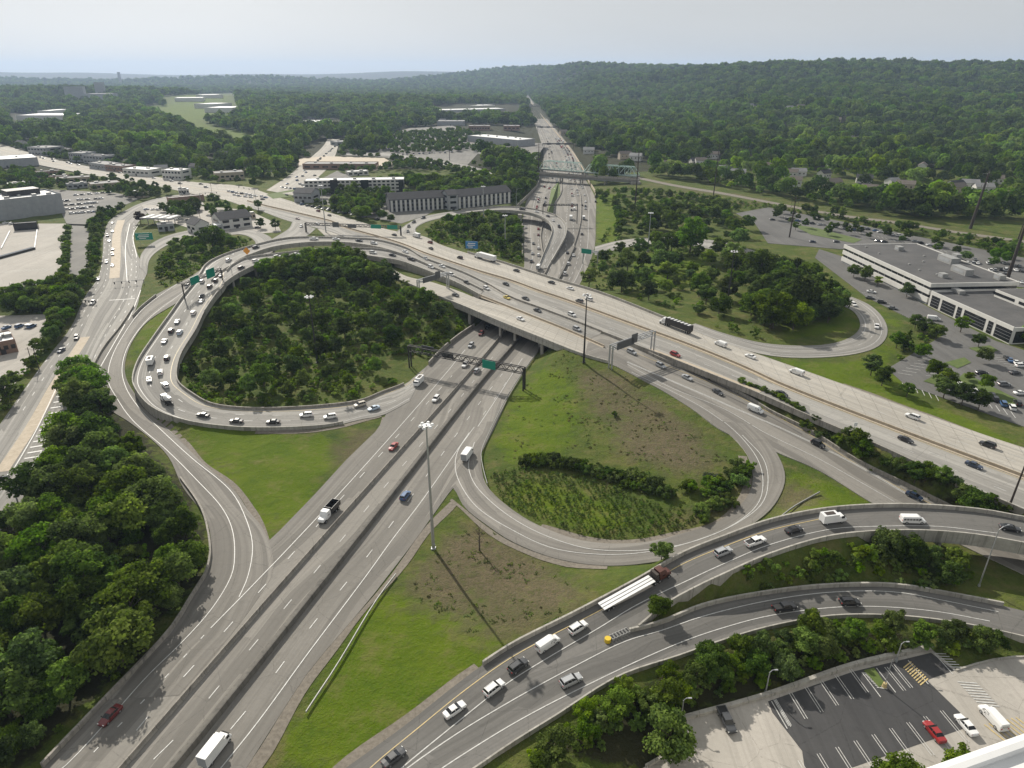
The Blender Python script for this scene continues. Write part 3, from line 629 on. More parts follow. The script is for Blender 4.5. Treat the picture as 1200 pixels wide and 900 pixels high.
# flyover pair
mark('edge_line',[(420,915),(435,899),(500,845),(550,805),(597,772),(640,748),(700,717),(760,684),(800,661),(850,640),(900,622),(962,608)],.18,'paint_yellow')
mark('edge_line',[(455,915),(472,899),(570,819),(600,797),(700,737),(750,707),(817,675),(850,660),(900,639),(975,620),(1025,617),(1100,617),(1170,625)],.2)
mark('edge_line',[(462,913),(479,899),(540,857),(600,821),(675,780),(737,750),(775,739),(825,722),(900,704),(975,694),(1050,694),(1112,705),(1170,717)],.2)
mark('edge_line',[(505,910),(520,899),(600,849),(700,797),(800,752),(850,735),(900,722),(975,712),(1032,711),(1100,717),(1160,728)],.2)
# left avenue
mark('lane_line',[(142,258),(137,275),(136,300),(134,326)],5.0,'concrete_buff')
mark('lane_line',[(100,395),(67,447),(37,500),(2,553)],3.6,'concrete_buff')
for P,d in (([(66,455),(42,505),(10,560)],None),([(152,262),(147,290),(149,330)],None)): mark('edge_line',P,.3,'paint_white',d)
for k in range(18):          # slanted median bars
    t=k/17; c0=pick(73-58*t,452+112*t); d=Vector((3.6,1.4,0)); n=Vector((-.14,.36,0))
    q=[c0-n,c0+d-n,c0+d+n,c0+n]; q=[drop(p.x,p.y,40,.06) for p in q]; mb=MB(); mb.face(q); mb.obj('median_bar',M['paint_white'],kind='structure')
for P in ([(157,262),(155,300),(150,340),(125,390),(95,450),(60,510),(30,560)],[(130,262),(127,300),(122,335),(100,375),(60,430),(20,492)],[(160,300),(158,335),(146,367),(118,412),(83,470),(45,535)],[(125,264),(121,300),(112,340),(90,378),(45,435),(5,495)]):
    mark('lane_line',P,.2,dash=D)
mark('edge_line',[(160,300),(156,275),(163,262)],.25); mark('edge_line',[(165,340),(152,372),(135,400),(112,440)],.25)
mark('stop_line',[(128,352),(158,350)],.6)
W2=(P3(WEn,0),P3(WEs,0)); lanes(W2,(.25,.75)); lanes(W2,(.5,),'concrete_buff',None,1.2)
# trunk beyond the overpass
def tl(f,m='paint_white',dash=D,wd=.2,y0=300,y1=3600):
    pts=[Vector((TL(y)*(1-f)+TR(y)*f,y,0)) for y in (list(range(y0,900,25))+list(range(900,y1,90)))]
    mark('lane_line',None,wd,m,dash,pts=pts,maxz=4,step=5)
for f in (.12,.22,.32,.42,.6,.7,.8,.9): tl(f,dash=None if f in (.12,.9) else (6,6))
# parking bays
def bars(a,b,n,dvec,ln,m='paint_white',wd=.12,gap=.5,off=.07,tail=None):
    A,B=pick(*a),pick(*b); d=Vector(dvec).normalized()
    mb=MB(); nn=Vector((-d.y,d.x,0))*wd/2
    for k in range(n):
        c=A.lerp(B,k/(n-1))
        for s in ((-gap/2,gap/2) if gap else (0,)):
            p=c+Vector((d.y,-d.x,0))*s; q=[p-nn,p+nn,p+d*ln+nn,p+d*ln-nn]
            mb.face([Vector((v.x,v.y,c.z+off)) for v in q])
    mb.obj('parking_lines',M[m],kind='structure')
dl=(pick(962,826)-pick(943,798)); bars((908,820),(996,784),6,(dl.x,dl.y,0),5.6)
bars((1038,782),(1046,779),2,(dl.x,dl.y,0),5.6); bars((914,899),(1103,833),10,(dl.x,dl.y,0),6.5)
for (a,b,n) in (((1064,774),(1092,763),2),((1010,788),(1027,783),2),((904,822),(908,820),2)):
    bars(a,b,n,(dl.x,dl.y,0),5.8,gap=0,wd=.16)
def hatch(a,b,n,m,dx=1.9):
    A,B=pick(*a),pick(*b)
    mb=MB()
    for k in range(n):
        c=A.lerp(B,(k+.5)/n); u=(B-A).normalized(); v=Vector((u.y,-u.x,0)); q=[c,c+v*dx+u*.9,c+v*dx+u*1.15,c+u*.25]
        mb.face([Vector((p.x,p.y,c.z+.07)) for p in q][::-1])
    mb.obj('hatched_bay',M[m],kind='structure')
hatch((1092,764),(1118,786),7,'paint_white',-2.2); hatch((1066,774),(1088,796),9,'paint_yellow',2.6); hatch((1010,787),(1028,806),8,'paint_white',-1.6)
hatch((1120,797),(1148,827),9,'paint_white',-3.4); hatch((1150,850),(1192,840),8,'paint_yellow',4.5)
e=(pick(1090,440)-pick(1070,432))
for a,b,n,dv in (((1052,437),(1080,420),7,(1,-.55,0)),((1085,440),(1100,430),5,(1,-.55,0)),((1060,455),(1100,470),6,(.3,.9,0)),((1105,455),(1190,490),11,(.3,.9,0)),((1115,450),(1180,478),9,(.3,.9,0)),((1150,415),(1190,432),7,(1,-.35,0)),((1010,343),(1062,372),13,(.8,-.35,0))):
    bars(a,b,n,dv,4.8,gap=0,wd=.22,off=.08)
for a,b,n,dv in (((5,380),(50,372),9,(.2,1,0)),((920,255),(990,268),16,(.2,1,0)),((1000,272),(1110,296),24,(.2,1,0)),((1110,316),(1185,326),22,(.2,1,0)),((0,300),(70,296),14,(.1,1,0)),((0,320),(70,316),14,(.1,1,0)),((10,280),(70,276),12,(.1,1,0))): bars(a,b,n,dv,5,gap=0,wd=.18)
# ------------------------------------------------------------------ barriers, walls, guardrails
JP=[(-.32,0),(-.3,.1),(-.12,.32),(-.09,1.05),(.09,1.05),(.12,.32),(.3,.1),(.32,0)]
def barrier(pts,label,name='concrete_barrier',cat='barrier',prof=JP,m='barrier',group=None,step=4,base=0,z=None):
    p=cr(pts,step=step) if len(pts)>1 else pts
    if z=='drop': p=[drop(q.x,q.y) for q in p]
    mb=MB(); mb.sweep([q+Vector((0,0,base)) for q in p],prof)
    return tag(mb.obj(name,M[m] if isinstance(m,str) else m),label,cat,group)
def WB(h,w=.3,d=0): return [(-w/2,-d),(-w/2,h),(w/2,h),(w/2,-d)]
pk=lambda P:[pick(a,b) for a,b in P]
B1=[Vector((g.x,g.y,0)) for g in P3(b1+[(612,362),(639,321),(655,292)][:2])]
barrier(B1,'long weathered concrete median barrier nearest the wood, left of the two on the main highway')
barrier([Vector((g.x,g.y,0)) for g in P3(b2+[(632,362),(655,327),(673,290)])],'tall dark-stained double concrete median barrier, right of the two on the main highway',prof=[(-.75,0),(-.55,1.25),(-.3,1.3),(.3,1.3),(.55,1.25),(.75,0)],m='stained')
barrier(P3([(655,327),(672,290),(680,262),(681,240),(680,229),(675,216),(668,200),(655,175),(638,145),(622,118)]),'median barrier curving away up the far highway to the horizon',step=8)
barrier(P3([(639,321),(648,303),(655,292)]),'short concrete barrier beside the foot of the hotel ramp')
barrier(P3([(636,298),(634,275),(641,250),(651,238),(658,225),(657,212),(650,195),(640,165),(625,130)]),'long barrier between the jammed lanes and the through lanes on the far highway',step=8)
barrier([p+Vector((-.1,0,0)) for p in P3([(503,428),(519,411),(537,396),(556,383)])]+[],'grey retaining wall between the loop wood and the road under the bridge','retaining_wall','retaining wall',WB(1.6,.5,1))
barrier([p for p in P3([(50,899),(125,820),(200,740),(227,697),(241,675),(247,652),(246,635),(240,607),(232,590),(212,562)])],'concrete barrier wall along the edge of the dense wood at bottom left',prof=WB(1.0,.45,.4))
barrier(P3([(632,410),(600,457),(575,505),(564,532),(566,550),(571,569)]),'dark metal guardrail at the left edge of the grassy loop meadow','guardrail','guardrail',[(-.06,.35),(-.06,.85),(.06,.85),(.06,.35)],'galv')
barrier(P3([(464,675),(440,707),(405,765),(359,837)]),'long galvanised guardrail along the gravel shoulder beside the triangular lawn','guardrail','guardrail',[(-.08,.4),(-.08,.8),(.08,.8),(.08,.4)],'galv',z='drop')
barrier([p+Vector((0,0,0)) for p in m1],'stained concrete median barrier between the two directions of the wide overpass highway',prof=[(-.9,0),(-.85,.15),(-.15,.3),(-.12,1.05),(.12,1.05),(.15,.3),(.85,.15),(.9,0)],m='concrete_buff')
barrier(m2,'concrete barrier dividing the highway from the merging curved ramps on the overpass',prof=[(-.7,0),(-.15,.3),(-.12,1.05),(.12,1.05),(.15,.3),(.7,0)])
barrier(P3([(562,347,7.55),(600,362,7.5),(630,374),(660,386),(690,399),(708,407,7.5)]),'inner concrete barrier beside the empty wide deck on the overpass',prof=[(-.7,0),(-.15,.3),(-.12,1.0),(.12,1.0),(.15,.3),(.7,0)],m='concrete_buff')
sep=P3(wz([(705,390),(720,395.5),(752,408.5),(767,414),(835,441),(880,459),(912,473),(950,490),(1025,522),(1112,562),(1200,600)]),0,0,60)
barrier(sep,'low barrier along the highway edge above the sunken side road and shrubs',prof=WB(.85,.4,1.2))
barrier([p+Vector((0,0,0)) for p in Sn[2:]],'long concrete retaining wall on the north side of the sunken side road','retaining_wall','retaining wall',WB(1.1,.5,.6),step=3)
def strip(P,w,m,name,off=.06):
    c=cr(P,step=4); mb=MB()
    for a,b in zip(c,c[1:]):
        d=(b-a); n=Vector((-d.y,d.x,0)).normalized()*w/2; u=Vector((0,0,off)); mb.face([a-n+u,a+n+u,b+n+u,b-n+u],0,[(0,0)]*4)
    return mb.obj(name,M[m],kind='structure')
strip(P3(wz([(760,409),(835,438),(890,460)])),2.6,'concrete_buff','median_strip',.07)
# north parapet, with gaps where ramps join
barrier(P3(wz([(548,296.5),(585,307),(607,314),(654,329),(690,339.5),(720,350),(775,372),(800,382)])),'long pale parapet on the north edge of the overpass deck','parapet','parapet',WB(1.1,.35,.2),'concrete')
gp=[p for p in P3([(425,314,7.2),(470,330,7.2),(510,347,7.4),(543,360,7.5),(585,378),(630,396),(675,414),(690,419),(712,425,7.3)])]
barrier(gp,'pale parapet on the south edge of the wide overpass deck','parapet','parapet',WB(.95,.35,.2),'concrete')
def parapets(A,B,la,lb,h=1.05,d=.2,trim=(0,1),m='concrete'):
    for P,l in ((A,la),(B,lb)):
        if not l: continue
        c=cr(P,step=3); n=len(c); c=c[int(trim[0]*n):max(2,int(trim[1]*n))]
        mb=MB(); mb.sweep([q+Vector((0,0,.05)) for q in c],WB(h,.38,d)); tag(mb.obj('parapet',M[m]),l,'parapet')
parapets(plo,None and pli or pli,'pale outer wall of the curved loop ramp above the outer ramp road',None,1.1,2.6,(0.02,.9))
parapets(pli,pli,'thin inner barrier of the curved loop ramp beside the loop wood',None,.85,.2,(0.1,.93),'barrier')
parapets(p1n,p1s,'dark outer parapet of the upper curved ramp beside the highway','thin inner parapet of the upper curved ramp')
parapets(p2n[:11],p2s,'north parapet of the lower curved ramp, behind its queue of cars','south parapet of the lower curved ramp beside the loop wood')
parapets(FA,FB,'outer pale parapet of the hotel ramp curling down to the far highway','inner pale parapet of the hotel ramp',trim=(.3,.97))
rnc=P3(wz([(566,780),(600,758),(675,720),(750,680),(800,651),(850,631),(900,613),(962,600),(1025,595),(1087,595.5),(1150,601),(1200,610)],zRn),0,0,60)
mb=MB(); mb.sweep([q+Vector((0,0,.08)) for q in cr(rnc,step=3)],WB(1.1,.42,.5)); tag(mb.obj('parapet',M['concrete']),'north parapet of the elevated curved ramp with the flatbed truck','parapet')
rsc=[p for p in P3(wz([(748,737),(780,711),(812,693),(850,675),(900,653),(975,631),(1050,625),(1100,626),(1150,631),(1200,640)],zRs),0,0,60)]
mb=MB(); mb.sweep([q+Vector((0,0,.08)) for q in cr(rsc,step=3)],WB(1.0,.38,2.3)); tag(mb.obj('parapet',M['concrete']),'south parapet of the elevated curved ramp above the dark bank','parapet')
qnc=P3(wz([(737,741),(775,731),(825,711),(900,696),(975,688),(1050,688),(1112,698),(1175,710)],zQ))
mb=MB(); mb.sweep(cr(qnc,step=3),WB(1.0,.45,.3)); tag(mb.obj('parapet',M['concrete']),'concrete wall on the north side of the lower ramp, ending at the crash cushion','parapet')
qsc=P3(wz(Qs,zQ),0,20,50)
mb=MB(); mb.sweep(cr(qsc,step=3),WB(.8,.3,.9)); tag(mb.obj('parapet',M['concrete']),'low pale wall along the south side of the lower ramp above the hedge of trees','parapet')
barrier(P3([(697,232),(698,228),(690,214),(682,197),(672,181),(655,160),(638,140),(622,120)]),'buff noise wall along the right side of the far highway','noise_wall','noise wall',WB(2.4,.4,.3),'concrete_buff',step=8)
barrier(P3([(612,302),(612,280),(612,264)]),'low wall on the left of the jammed lanes below the hotel ramp','retaining_wall','retaining wall',WB(1.5,.4,.3))
barrier(P3([(606,243,3),(620,229,1),(630,217,0),(633,207,0)]),'curved retaining wall right of the hotel beside the jammed lanes','retaining_wall','retaining wall',WB(2.4,.4,.6))
barrier(P3([(650,222),(645,236),(640,250),(638,262)]),'short wall on the green island between the far carriageways','retaining_wall','retaining wall',WB(1.2,.4,.3))
barrier(pk([(600,757),(585,767),(566,780)]),'grey metal guardrail end beside the triangular lawn at the elevated ramp','guardrail','guardrail',[(-.15,.2),(-.15,1.0),(.15,1.0),(.15,.2)],'galv')
barrier([q+Vector((0,0,0)) for q in pk([(912,610),(930,596),(960,579)])],'short guardrail on the small grass wedge beside the loop road','guardrail','guardrail',[(-.1,.35),(-.1,.85),(.1,.85),(.1,.35)],'galv')
barrier(P3([(757,899),(800,874)]),'short concrete kerb wall at the corner of the parking lot','kerb_wall','wall',WB(.5,.5,.2),'concrete')
barrier(P3([(800,843),(900,815),(1000,780),(1092,759)]),'low concrete wall between the tree hedge and the lower right parking lot','kerb_wall','wall',WB(.7,.8,.2),'concrete')
barrier(P3([(1120,786),(1150,777),(1180,771),(1215,770)]),'thin concrete kerb at the back corner of the parking lot','kerb_wall','wall',WB(.3,.35,.2),'concrete')
barrier(P3([(157,360,3.3),(140,385,3),(122,408,2.6),(109,432,2.1)]),'concrete barrier between the left avenue and the outer ramp','concrete_barrier','barrier',WB(1.1,.35,.3),z='drop')
barrier(P3([(183,347,4.8),(165,362,4.2),(156,372,3.8)]),'short pale barrier where the outer ramp leaves the grass slope','concrete_barrier','barrier',WB(1.2,.35,.3),'concrete',z='drop')
# crash cushion
cc=pick(712,752); dd=(pick(735,741)-cc); dd.z=0; L=dd.length; dd.normalize(); a=math.atan2(dd.y,dd.x)
t=thing('crash_cushion','yellow-nosed crash cushion at the split of the two ramps','crash cushion',cc,a)
for i in range(6):
    mb=MB(); mb.box((1+i*L/6.5,0,.5),(L/7.5,1.3,.8)); mb.box((1+i*L/6.5,0,.95),(L/12,.9,.06),mi=1); mb.obj('cushion_bay',[M['galv'],M['rubber']],t)
mb=MB(); mb.cyl((0,0,.05),(0,0,.95),.65,.65,12); mb.obj('nose',mat('nose_yellow',(.6,.42,.02),.5),t)
# ------------------------------------------------------------------ overpass structure
t=thing('highway_overpass','wide pale concrete overpass carrying the highway over the main road','bridge',(0,240,0))
def wpart(name,build,m,par):
    mb=MB(); build(mb); o=mb.obj(name,m); o.parent=par; o.matrix_parent_inverse=par.matrix_world.inverted() if False else Matrix.Translation(-par.location); return o
def clipdeck(P,mg=18):
    c=cr(P,step=2); return [p for p in c if TL(p.y)-mg<p.x<TR(p.y)+mg]
sg=clipdeck(GB); ng=clipdeck(EN[0])
wpart('girder',lambda mb:mb.sweep([p+Vector((0,0,-.3)) for p in sg],[(-.35,-1.6),(-.35,0),(.1,0),(.1,-1.6)]),M['concrete'],t)
wpart('girder',lambda mb:mb.sweep([p+Vector((0,0,-.3)) for p in ng],[(-.3,-1.6),(-.3,0),(.3,0),(.3,-1.6)]),M['concrete'],t)
def slab(mb):
    n=min(len(sg),len(ng)); A=cr(sg,14); B=cr(ng,14)
    for i in range(13):
        d=Vector((0,0,-1.3)); mb.face([A[i]+d,B[i]+d,B[i+1]+d,A[i+1]+d])
    for k in range(1,12):       # beams under the deck
        t_=k/12; mb.sweep([a.lerp(b,t_)+Vector((0,0,-1.35)) for a,b in zip(A,B)],[(-.3,-.7),(-.3,0),(.3,0),(.3,-.7)])
wpart('deck_slab',slab,M['concrete'],t)
def abut(side):
    def f(mb):
        Y0=min(p.y for p in sg)-2; Y1=max(p.y for p in ng)
        ys_=np.linspace(205,330,30); pts=[]
        for y in ys_:
            x=(TL(y)-3.5) if side<0 else (TR(y)+3.0); pts.append(Vector((x,y,0)))
        keep=[]
        for p in pts:
            # under the deck only
            gs=min(sg,key=lambda q:abs(q.x-p.x)); gn=min(ng,key=lambda q:abs(q.x-p.x))
            if gs.y-1<p.y<gn.y+1: keep.append(p)
        if len(keep)>1: mb.sweep(keep,[(-.6,-1),(-.6,6.1),(.6,6.1),(.6,-1)])
    return f
wpart('abutment',abut(-1),M['wall'],t); wpart('abutment',abut(1),M['wall'],t)
for bb in (B1,[Vector((g.x,g.y,0)) for g in P3([(562,450),(606,399),(632,362),(655,327)])]):
    c=cr(bb,step=7)
    for p in c:
        gs=min(sg,key=lambda q:abs(q.x-p.x)); gn=min(ng,key=lambda q:abs(q.x-p.x))
        if gs.y+.8<p.y<gn.y-1:
            wpart('pier',lambda mb:mb.cyl((p.x,p.y,0),(p.x,p.y,6.0),.62,.62,10),M['concrete'],t)
rp=P3([(632,410)])[0]; wpart('pier',lambda mb:(mb.box((rp.x+.5,rp.y+4,3),(1.6,1.6,6.2)),mb.box((rp.x+.5,rp.y+4,5.9),(2.6,2.4,.7))),M['concrete'],t)
# curved ramps over the diverging deck: piers and wall
t=thing('ramp_viaduct','curved ramp viaduct with a panelled concrete wall beside the overpass','bridge',(-40,330,0))
for q in (p2s,p1s):
    c=cr(q,step=22)
    for p in c[2:]:
        gz=drop(p.x,p.y,p.z-2.2).z
        if p.z-gz>3: wpart('pier',lambda mb:mb.cyl((p.x,p.y+3.0,gz-.5),(p.x,p.y+3.0,p.z-1.2),.6,.6,10),M['concrete'],t)
def rw(mb):
    c=[p for p in cr(P3([(462,304,11),(491,315,10),(524,328,9),(540,335,8.3),(562,347,7.7)]),step=2)]
    mb.sweep(c,[(-.3,-4.6),(-.3,.0),(.1,0),(.1,-4.6)])
wpart('side_wall',rw,M['wall'],t)
# flyover: piers and soffit
t=thing('ramp_bridge','elevated curved ramp bridge crossing over the side road at right','bridge',(90,120,0))
A=[p for p in cr(rN,step=3) if p.x>76]; B=[p for p in cr(rS,step=3) if p.x>74]
n=min(len(A),len(B)); A=cr(A,n); B=cr(B,n)
def sof(mb):
    for i in range(n-1):
        d=Vector((0,0,-1.3)); mb.face([B[i]+d,A[i]+d,A[i+1]+d,B[i+1]+d])
    for q in (A,B): mb.sweep([p+Vector((0,0,-.1)) for p in q],[(-.2,-1.5),(-.2,0),(.2,0),(.2,-1.5)])
wpart('girder',sof,M['concrete'],t)
for i in (n//4,n//2,3*n//4):
    for f in (.2,.8):
        p=A[i].lerp(B[i],f); gz=ground_h(p.x,p.y)
        wpart('pier',lambda mb:mb.cyl((p.x,p.y,gz-.5),(p.x,p.y,p.z-1.3),.6,.6,10),M['concrete'],t)
wpart('abutment',lambda mb:mb.sweep([A[0]+Vector((0,.5,-1)),B[0]+Vector((0,-.5,-1))],[(-.4,-7),(-.4,0),(.4,0),(.4,-7)]),M['wall'],t)
# hotel ramp pier wall
pw=P3([(611,250,7)])[0]
t=thing('ramp_abutment','grey abutment wall under the hotel ramp at the edge of the jammed lanes','bridge abutment',(pw.x,pw.y,0))
wpart('wall_face',lambda mb:mb.box((pw.x-1,pw.y+3,3),(3,10,6.4)),M['wall'],t)
# ------------------------------------------------------------------ bridges across the far highway
def far_bridge():
    a=G(627,203,7.5); b=G(748,211,7.5)
    t=thing('girder_bridge','dark grey girder road bridge in front of the pale green truss bridge','bridge',((a+b)/2))
    d=(b-a).normalized(); n=Vector((-d.y,d.x,0))
    wpart('deck',lambda mb:mb.sweep([a,a.lerp(b,.5),b],[(-4.5,-1.9),(-4.8,0),(4.8,0),(4.5,-1.9)]),M['asphalt_light'],t)
    for s in (-4.6,4.6): wpart('parapet',lambda mb:mb.sweep([a+n*s,a.lerp(b,.5)+n*s,b+n*s],[(-.15,-.6),(-.15,1.1),(.15,1.1),(.15,-.6)]),M['barrier'],t)
    wpart('girder',lambda mb:mb.sweep([a-n*4.2,b-n*4.2],[(-.2,-2.4),(-.2,-.4),(.2,-.4),(.2,-2.4)]),M['bgrey'],t)
    for f in (.01,.27,.47,.7,.94):
        p=a.lerp(b,f); [wpart('pier',lambda mb:mb.cyl((p.x+n.x*k,p.y+n.y*k,-.5),(p.x+n.x*k,p.y+n.y*k,5.8),.7,.7,8),M['concrete'],t) for k in (-3,3)]
    wpart('abutment',lambda mb:mb.box((b.x-3,b.y,3),(9,10,6.5)),M['wall'],t)
    wpart('abutment',lambda mb:mb.box((a.x-4,a.y,2.5),(6,10,6.5)),M['wall'],t)
far_bridge()
def truss(a,b,label,np_=8,ht=8.5,wd=9):
    t=thing('truss_bridge',label,'truss bridge',((a+b)/2)); d=(b-a).normalized(); n=Vector((-d.y,d.x,0)); L=(b-a).length
    wpart('deck',lambda mb:mb.sweep([a,b],[(-wd/2,-1.4),(-wd/2,0),(wd/2,0),(wd/2,-1.4)]),M['concrete'],t)
    for s in (-wd/2,wd/2):
        def f(mb):
            P=[a+n*s+d*(L*i/np_) for i in range(np_+1)]
            T=[p+Vector((0,0,ht)) for p in P[1:-1]]
            for i in range(len(T)-1): mb.cyl(T[i],T[i+1],.35,n=4)
            mb.cyl(P[0],T[0],.38,n=4); mb.cyl(P[-1],T[-1],.38,n=4)
            for i,q in enumerate(T): mb.cyl(P[i+1],q,.26,n=4)
            for i in range(len(T)-1):
                if i<len(T)//2: mb.cyl(T[i],P[i+2],.24,n=4)
                else: mb.cyl(P[i+1],T[i+1],.24,n=4)
            mb.sweep([P[0],P[-1]],[(-.25,-.3),(-.25,.5),(.25,.5),(.25,-.3)])
        wpart('truss_side',f,M['green_truss'],t)
    def top(mb):
        for i in range(1,np_):
            p=a+d*(L*i/np_)+Vector((0,0,ht)); mb.cyl(p-n*wd/2,p+n*wd/2,.22,n=4)
            if i<np_-1:
                q=p+d*(L/np_); mb.cyl(p-n*wd/2,q+n*wd/2,.14,n=4); mb.cyl(p+n*wd/2,q-n*wd/2,.14,n=4)
    wpart('top_bracing',top,M['green_truss'],t)
    wpart('pier',lambda mb:mb.box((a.x+1,a.y,2.5),(2.5,wd,6)),M['concrete'],t); wpart('pier',lambda mb:mb.box((b.x-1,b.y,2.5),(2.5,wd,6)),M['concrete'],t)
ta=G(634,197,7.3); tb=G(748,206,7.3); tm_=ta.lerp(tb,.47)
truss(ta,tm_-(tb-ta).normalized()*1.0,'left span of the pale green steel truss bridge over the far highway')
truss(tm_+(tb-ta).normalized()*1.0,tb,'right span of the pale green steel truss bridge, at its far right end',9)
# far overhead gantries on the highway
def far_gantry(y,label):
    x0,x1=TL(y)-1,TR(y)+1; t=thing('sign_gantry',label,'sign gantry',((x0+x1)/2,y,0))
    wpart('post',lambda mb:mb.cyl((x0,y,0),(x0,y,9.5),.35,n=6),M['steel_dark'],t); wpart('post',lambda mb:mb.cyl((x1,y,0),(x1,y,9.5),.35,n=6),M['steel_dark'],t)
    wpart('truss_beam',lambda mb:mb.box(((x0+x1)/2,y,8.8),(x1-x0,1.1,1.6)),M['steel_dark'],t)
    for f in (.2,.5,.8): wpart('sign_panel',lambda mb:mb.box((x0+(x1-x0)*f,y-.9,8.8),(6,.2,3)),M['sign_back'],t)
far_gantry(1075,'dark sign gantry over the far highway, nearest one beyond the truss bridge'); far_gantry(1420,'dark sign gantry over the far highway, second beyond the truss bridge'); far_gantry(2350,'farthest dark sign gantry over the highway below the hills')
# ------------------------------------------------------------------ lamp poles, pylons, sign gantries
def solve_h(b,tpx,tpy):       # height that brings a pole's top to the given row
    lo,hi=1,80
    for _ in range(30):
        m_=(lo+hi)/2
        if PX(b.x,b.y,b.z+m_)[1]>tpy: lo=m_
        else: hi=m_
    return m_
def mast(bpx,bpy_,tpy,label,dark=False):
    b=pick(bpx,bpy_,under=False); h=solve_h(b,0,tpy)
    t=thing('high_mast_lamp',label,'lamp post',b)
    m=M['steel_dark'] if dark else M['steel']
    mb=MB(); mb.cyl((0,0,0),(0,0,h),.42,.16,10); mb.box((0,0,.15),(1.1,1.1,.3)); mb.box((.3,-.25,1.2),(.4,.3,.7)); mb.obj('mast_pole',m,t)
    mb=MB(); mb.cyl((0,0,h-.5),(0,0,h-.2),.9,.9,10); mb.obj('ring',m,t)
    for k in range(6):
        a=k*math.pi/3+.3; mb=MB(); c=(1.35*math.cos(a),1.35*math.sin(a),h-.45); mb.cyl(c,(c[0],c[1],h-.05),.48,.3,8); mb.box((.9*math.cos(a),.9*math.sin(a),h-.3),(.9,.12,.12),a); mb.obj('lamp_head',M['white'],t)
mast(508,643,497,'tall high-mast lamp pole at the tip of the grass triangle by the main highway')
mast(684,425,345,'tall slim high-mast lamp pole at the south edge of the overpass',True)
mast(372,425,347,'high-mast lamp pole rising out of the loop wood',True)
mast(382,272,217,'high-mast lamp pole on the grass beside the highway, left of the sign gantry')
mast(759,295,249,'white-topped high-mast lamp among the shrubs right of the far highway')
mast(852,358,294,'high-mast lamp pole in the meadow with shrubs inside the right-hand ramp',True)
mast(592,292,252,'high-mast lamp pole in the scrub inside the hotel ramp loop')
mast(567,262,218,'high-mast lamp pole rising behind the hotel roof')
def lamp(bpx,bpy_,tpy,label,arm=1.8,rz=0):
    b=pick(bpx,bpy_); h=solve_h(b,0,tpy); t=thing('street_lamp',label,'street lamp',b,rz)
    mb=MB(); mb.cyl((0,0,0),(0,0,h-.6),.16,.09,8); mb.cyl((0,0,h-.6),(arm*.5,0,h-.05),.07,n=6); mb.cyl((arm*.5,0,h-.05),(arm,0,h),.06,n=6); mb.cyl((0,0,0),(0,0,.5),.3,.25,8); mb.obj('lamp_pole',M['steel'],t)
    mb=MB(); mb.box((arm+.3,0,h),(.6,.24,.14)); mb.obj('lamp_head',M['steel'],t)
lamp(1147,687,618,'leaning grey street lamp beside the elevated ramp at the right edge',2.2,R(20))
lamp(274,333,298,'green-grey street lamp beside the curved ramp wall, right of the green signs',2)
lamp(605,245,221,'curved-arm street lamp beside the right end of the hotel',4)
lamp(798,842,818,'short street lamp behind the low wall of the parking lot, nearest the black pickup',.8)
lamp(1050,775,752,'short street lamp between the hedge and the hatched parking bays',.8)
lamp(897,812,785,'short street lamp on the grass behind the parking lot wall, in the middle',.8)
lamp(15,345,331,'small lamp post on the top deck of the parking garage, left one',.6)
lamp(41,345,333,'small lamp post on the top deck of the parking garage, right one',.6)
def pylon(bpx,bpy_,tpy,label,lean=(0,0),r=.55,arms=3):
    b=pick(bpx,bpy_); h=solve_h(b,0,tpy); t=thing('power_pylon',label,'power pylon',b)
    mb=MB(); top=Vector((lean[0]*h,lean[1]*h,h)); mb.cyl((0,0,-.3),top,r,r*.5,10); mb.obj('pylon_shaft',M['rust'],t)
    for k in range(arms):
        p=top*(1-.09*k-.03); mb=MB(); mb.cyl(p,p+Vector((2.6,.5,.3)),.13,.07,5); mb.cyl(p,p+Vector((-2.6,-.5,.3)),.13,.07,5)
        for s in (-1,1): mb.cyl(p+Vector((2.5*s,.5*s,.2)),p+Vector((2.5*s,.5*s,-1.1)),.12,n=5)
        mb.obj('cross_arm',M['rust'],t)
pylon(1137,268,203,'thick dark power pylon leaning right on the grass beside the trail',(.06,0),1.1)
pylon(1180,328,262-28,'dark power pylon behind the office building near the parked white cars',(.03,0),.95)
pylon(925,278,231,'dark wooden power pole beside the parking area left of the office roof',(0,0),.5)
pylon(744,245,176,'dark power pole at the right end of the truss bridge',(0,0),.6)
pylon(836,230,168,'dark power pole standing against the wood beyond the trail',(0,0),.5)
pylon(631,206,168,'dark power pole at the left end of the truss bridge',(0,0),.6)
pylon(1184,590,520,'dark leaning power pole beside the trees at the right edge',(.02,0),.28,0)
pylon(1192,283,262,'short dark pole at the right edge beside the trail',(.05,0),.5,0)
pylon(527,188,162,'thin power pole beside the back road left of the white warehouse',(0,0),.4)
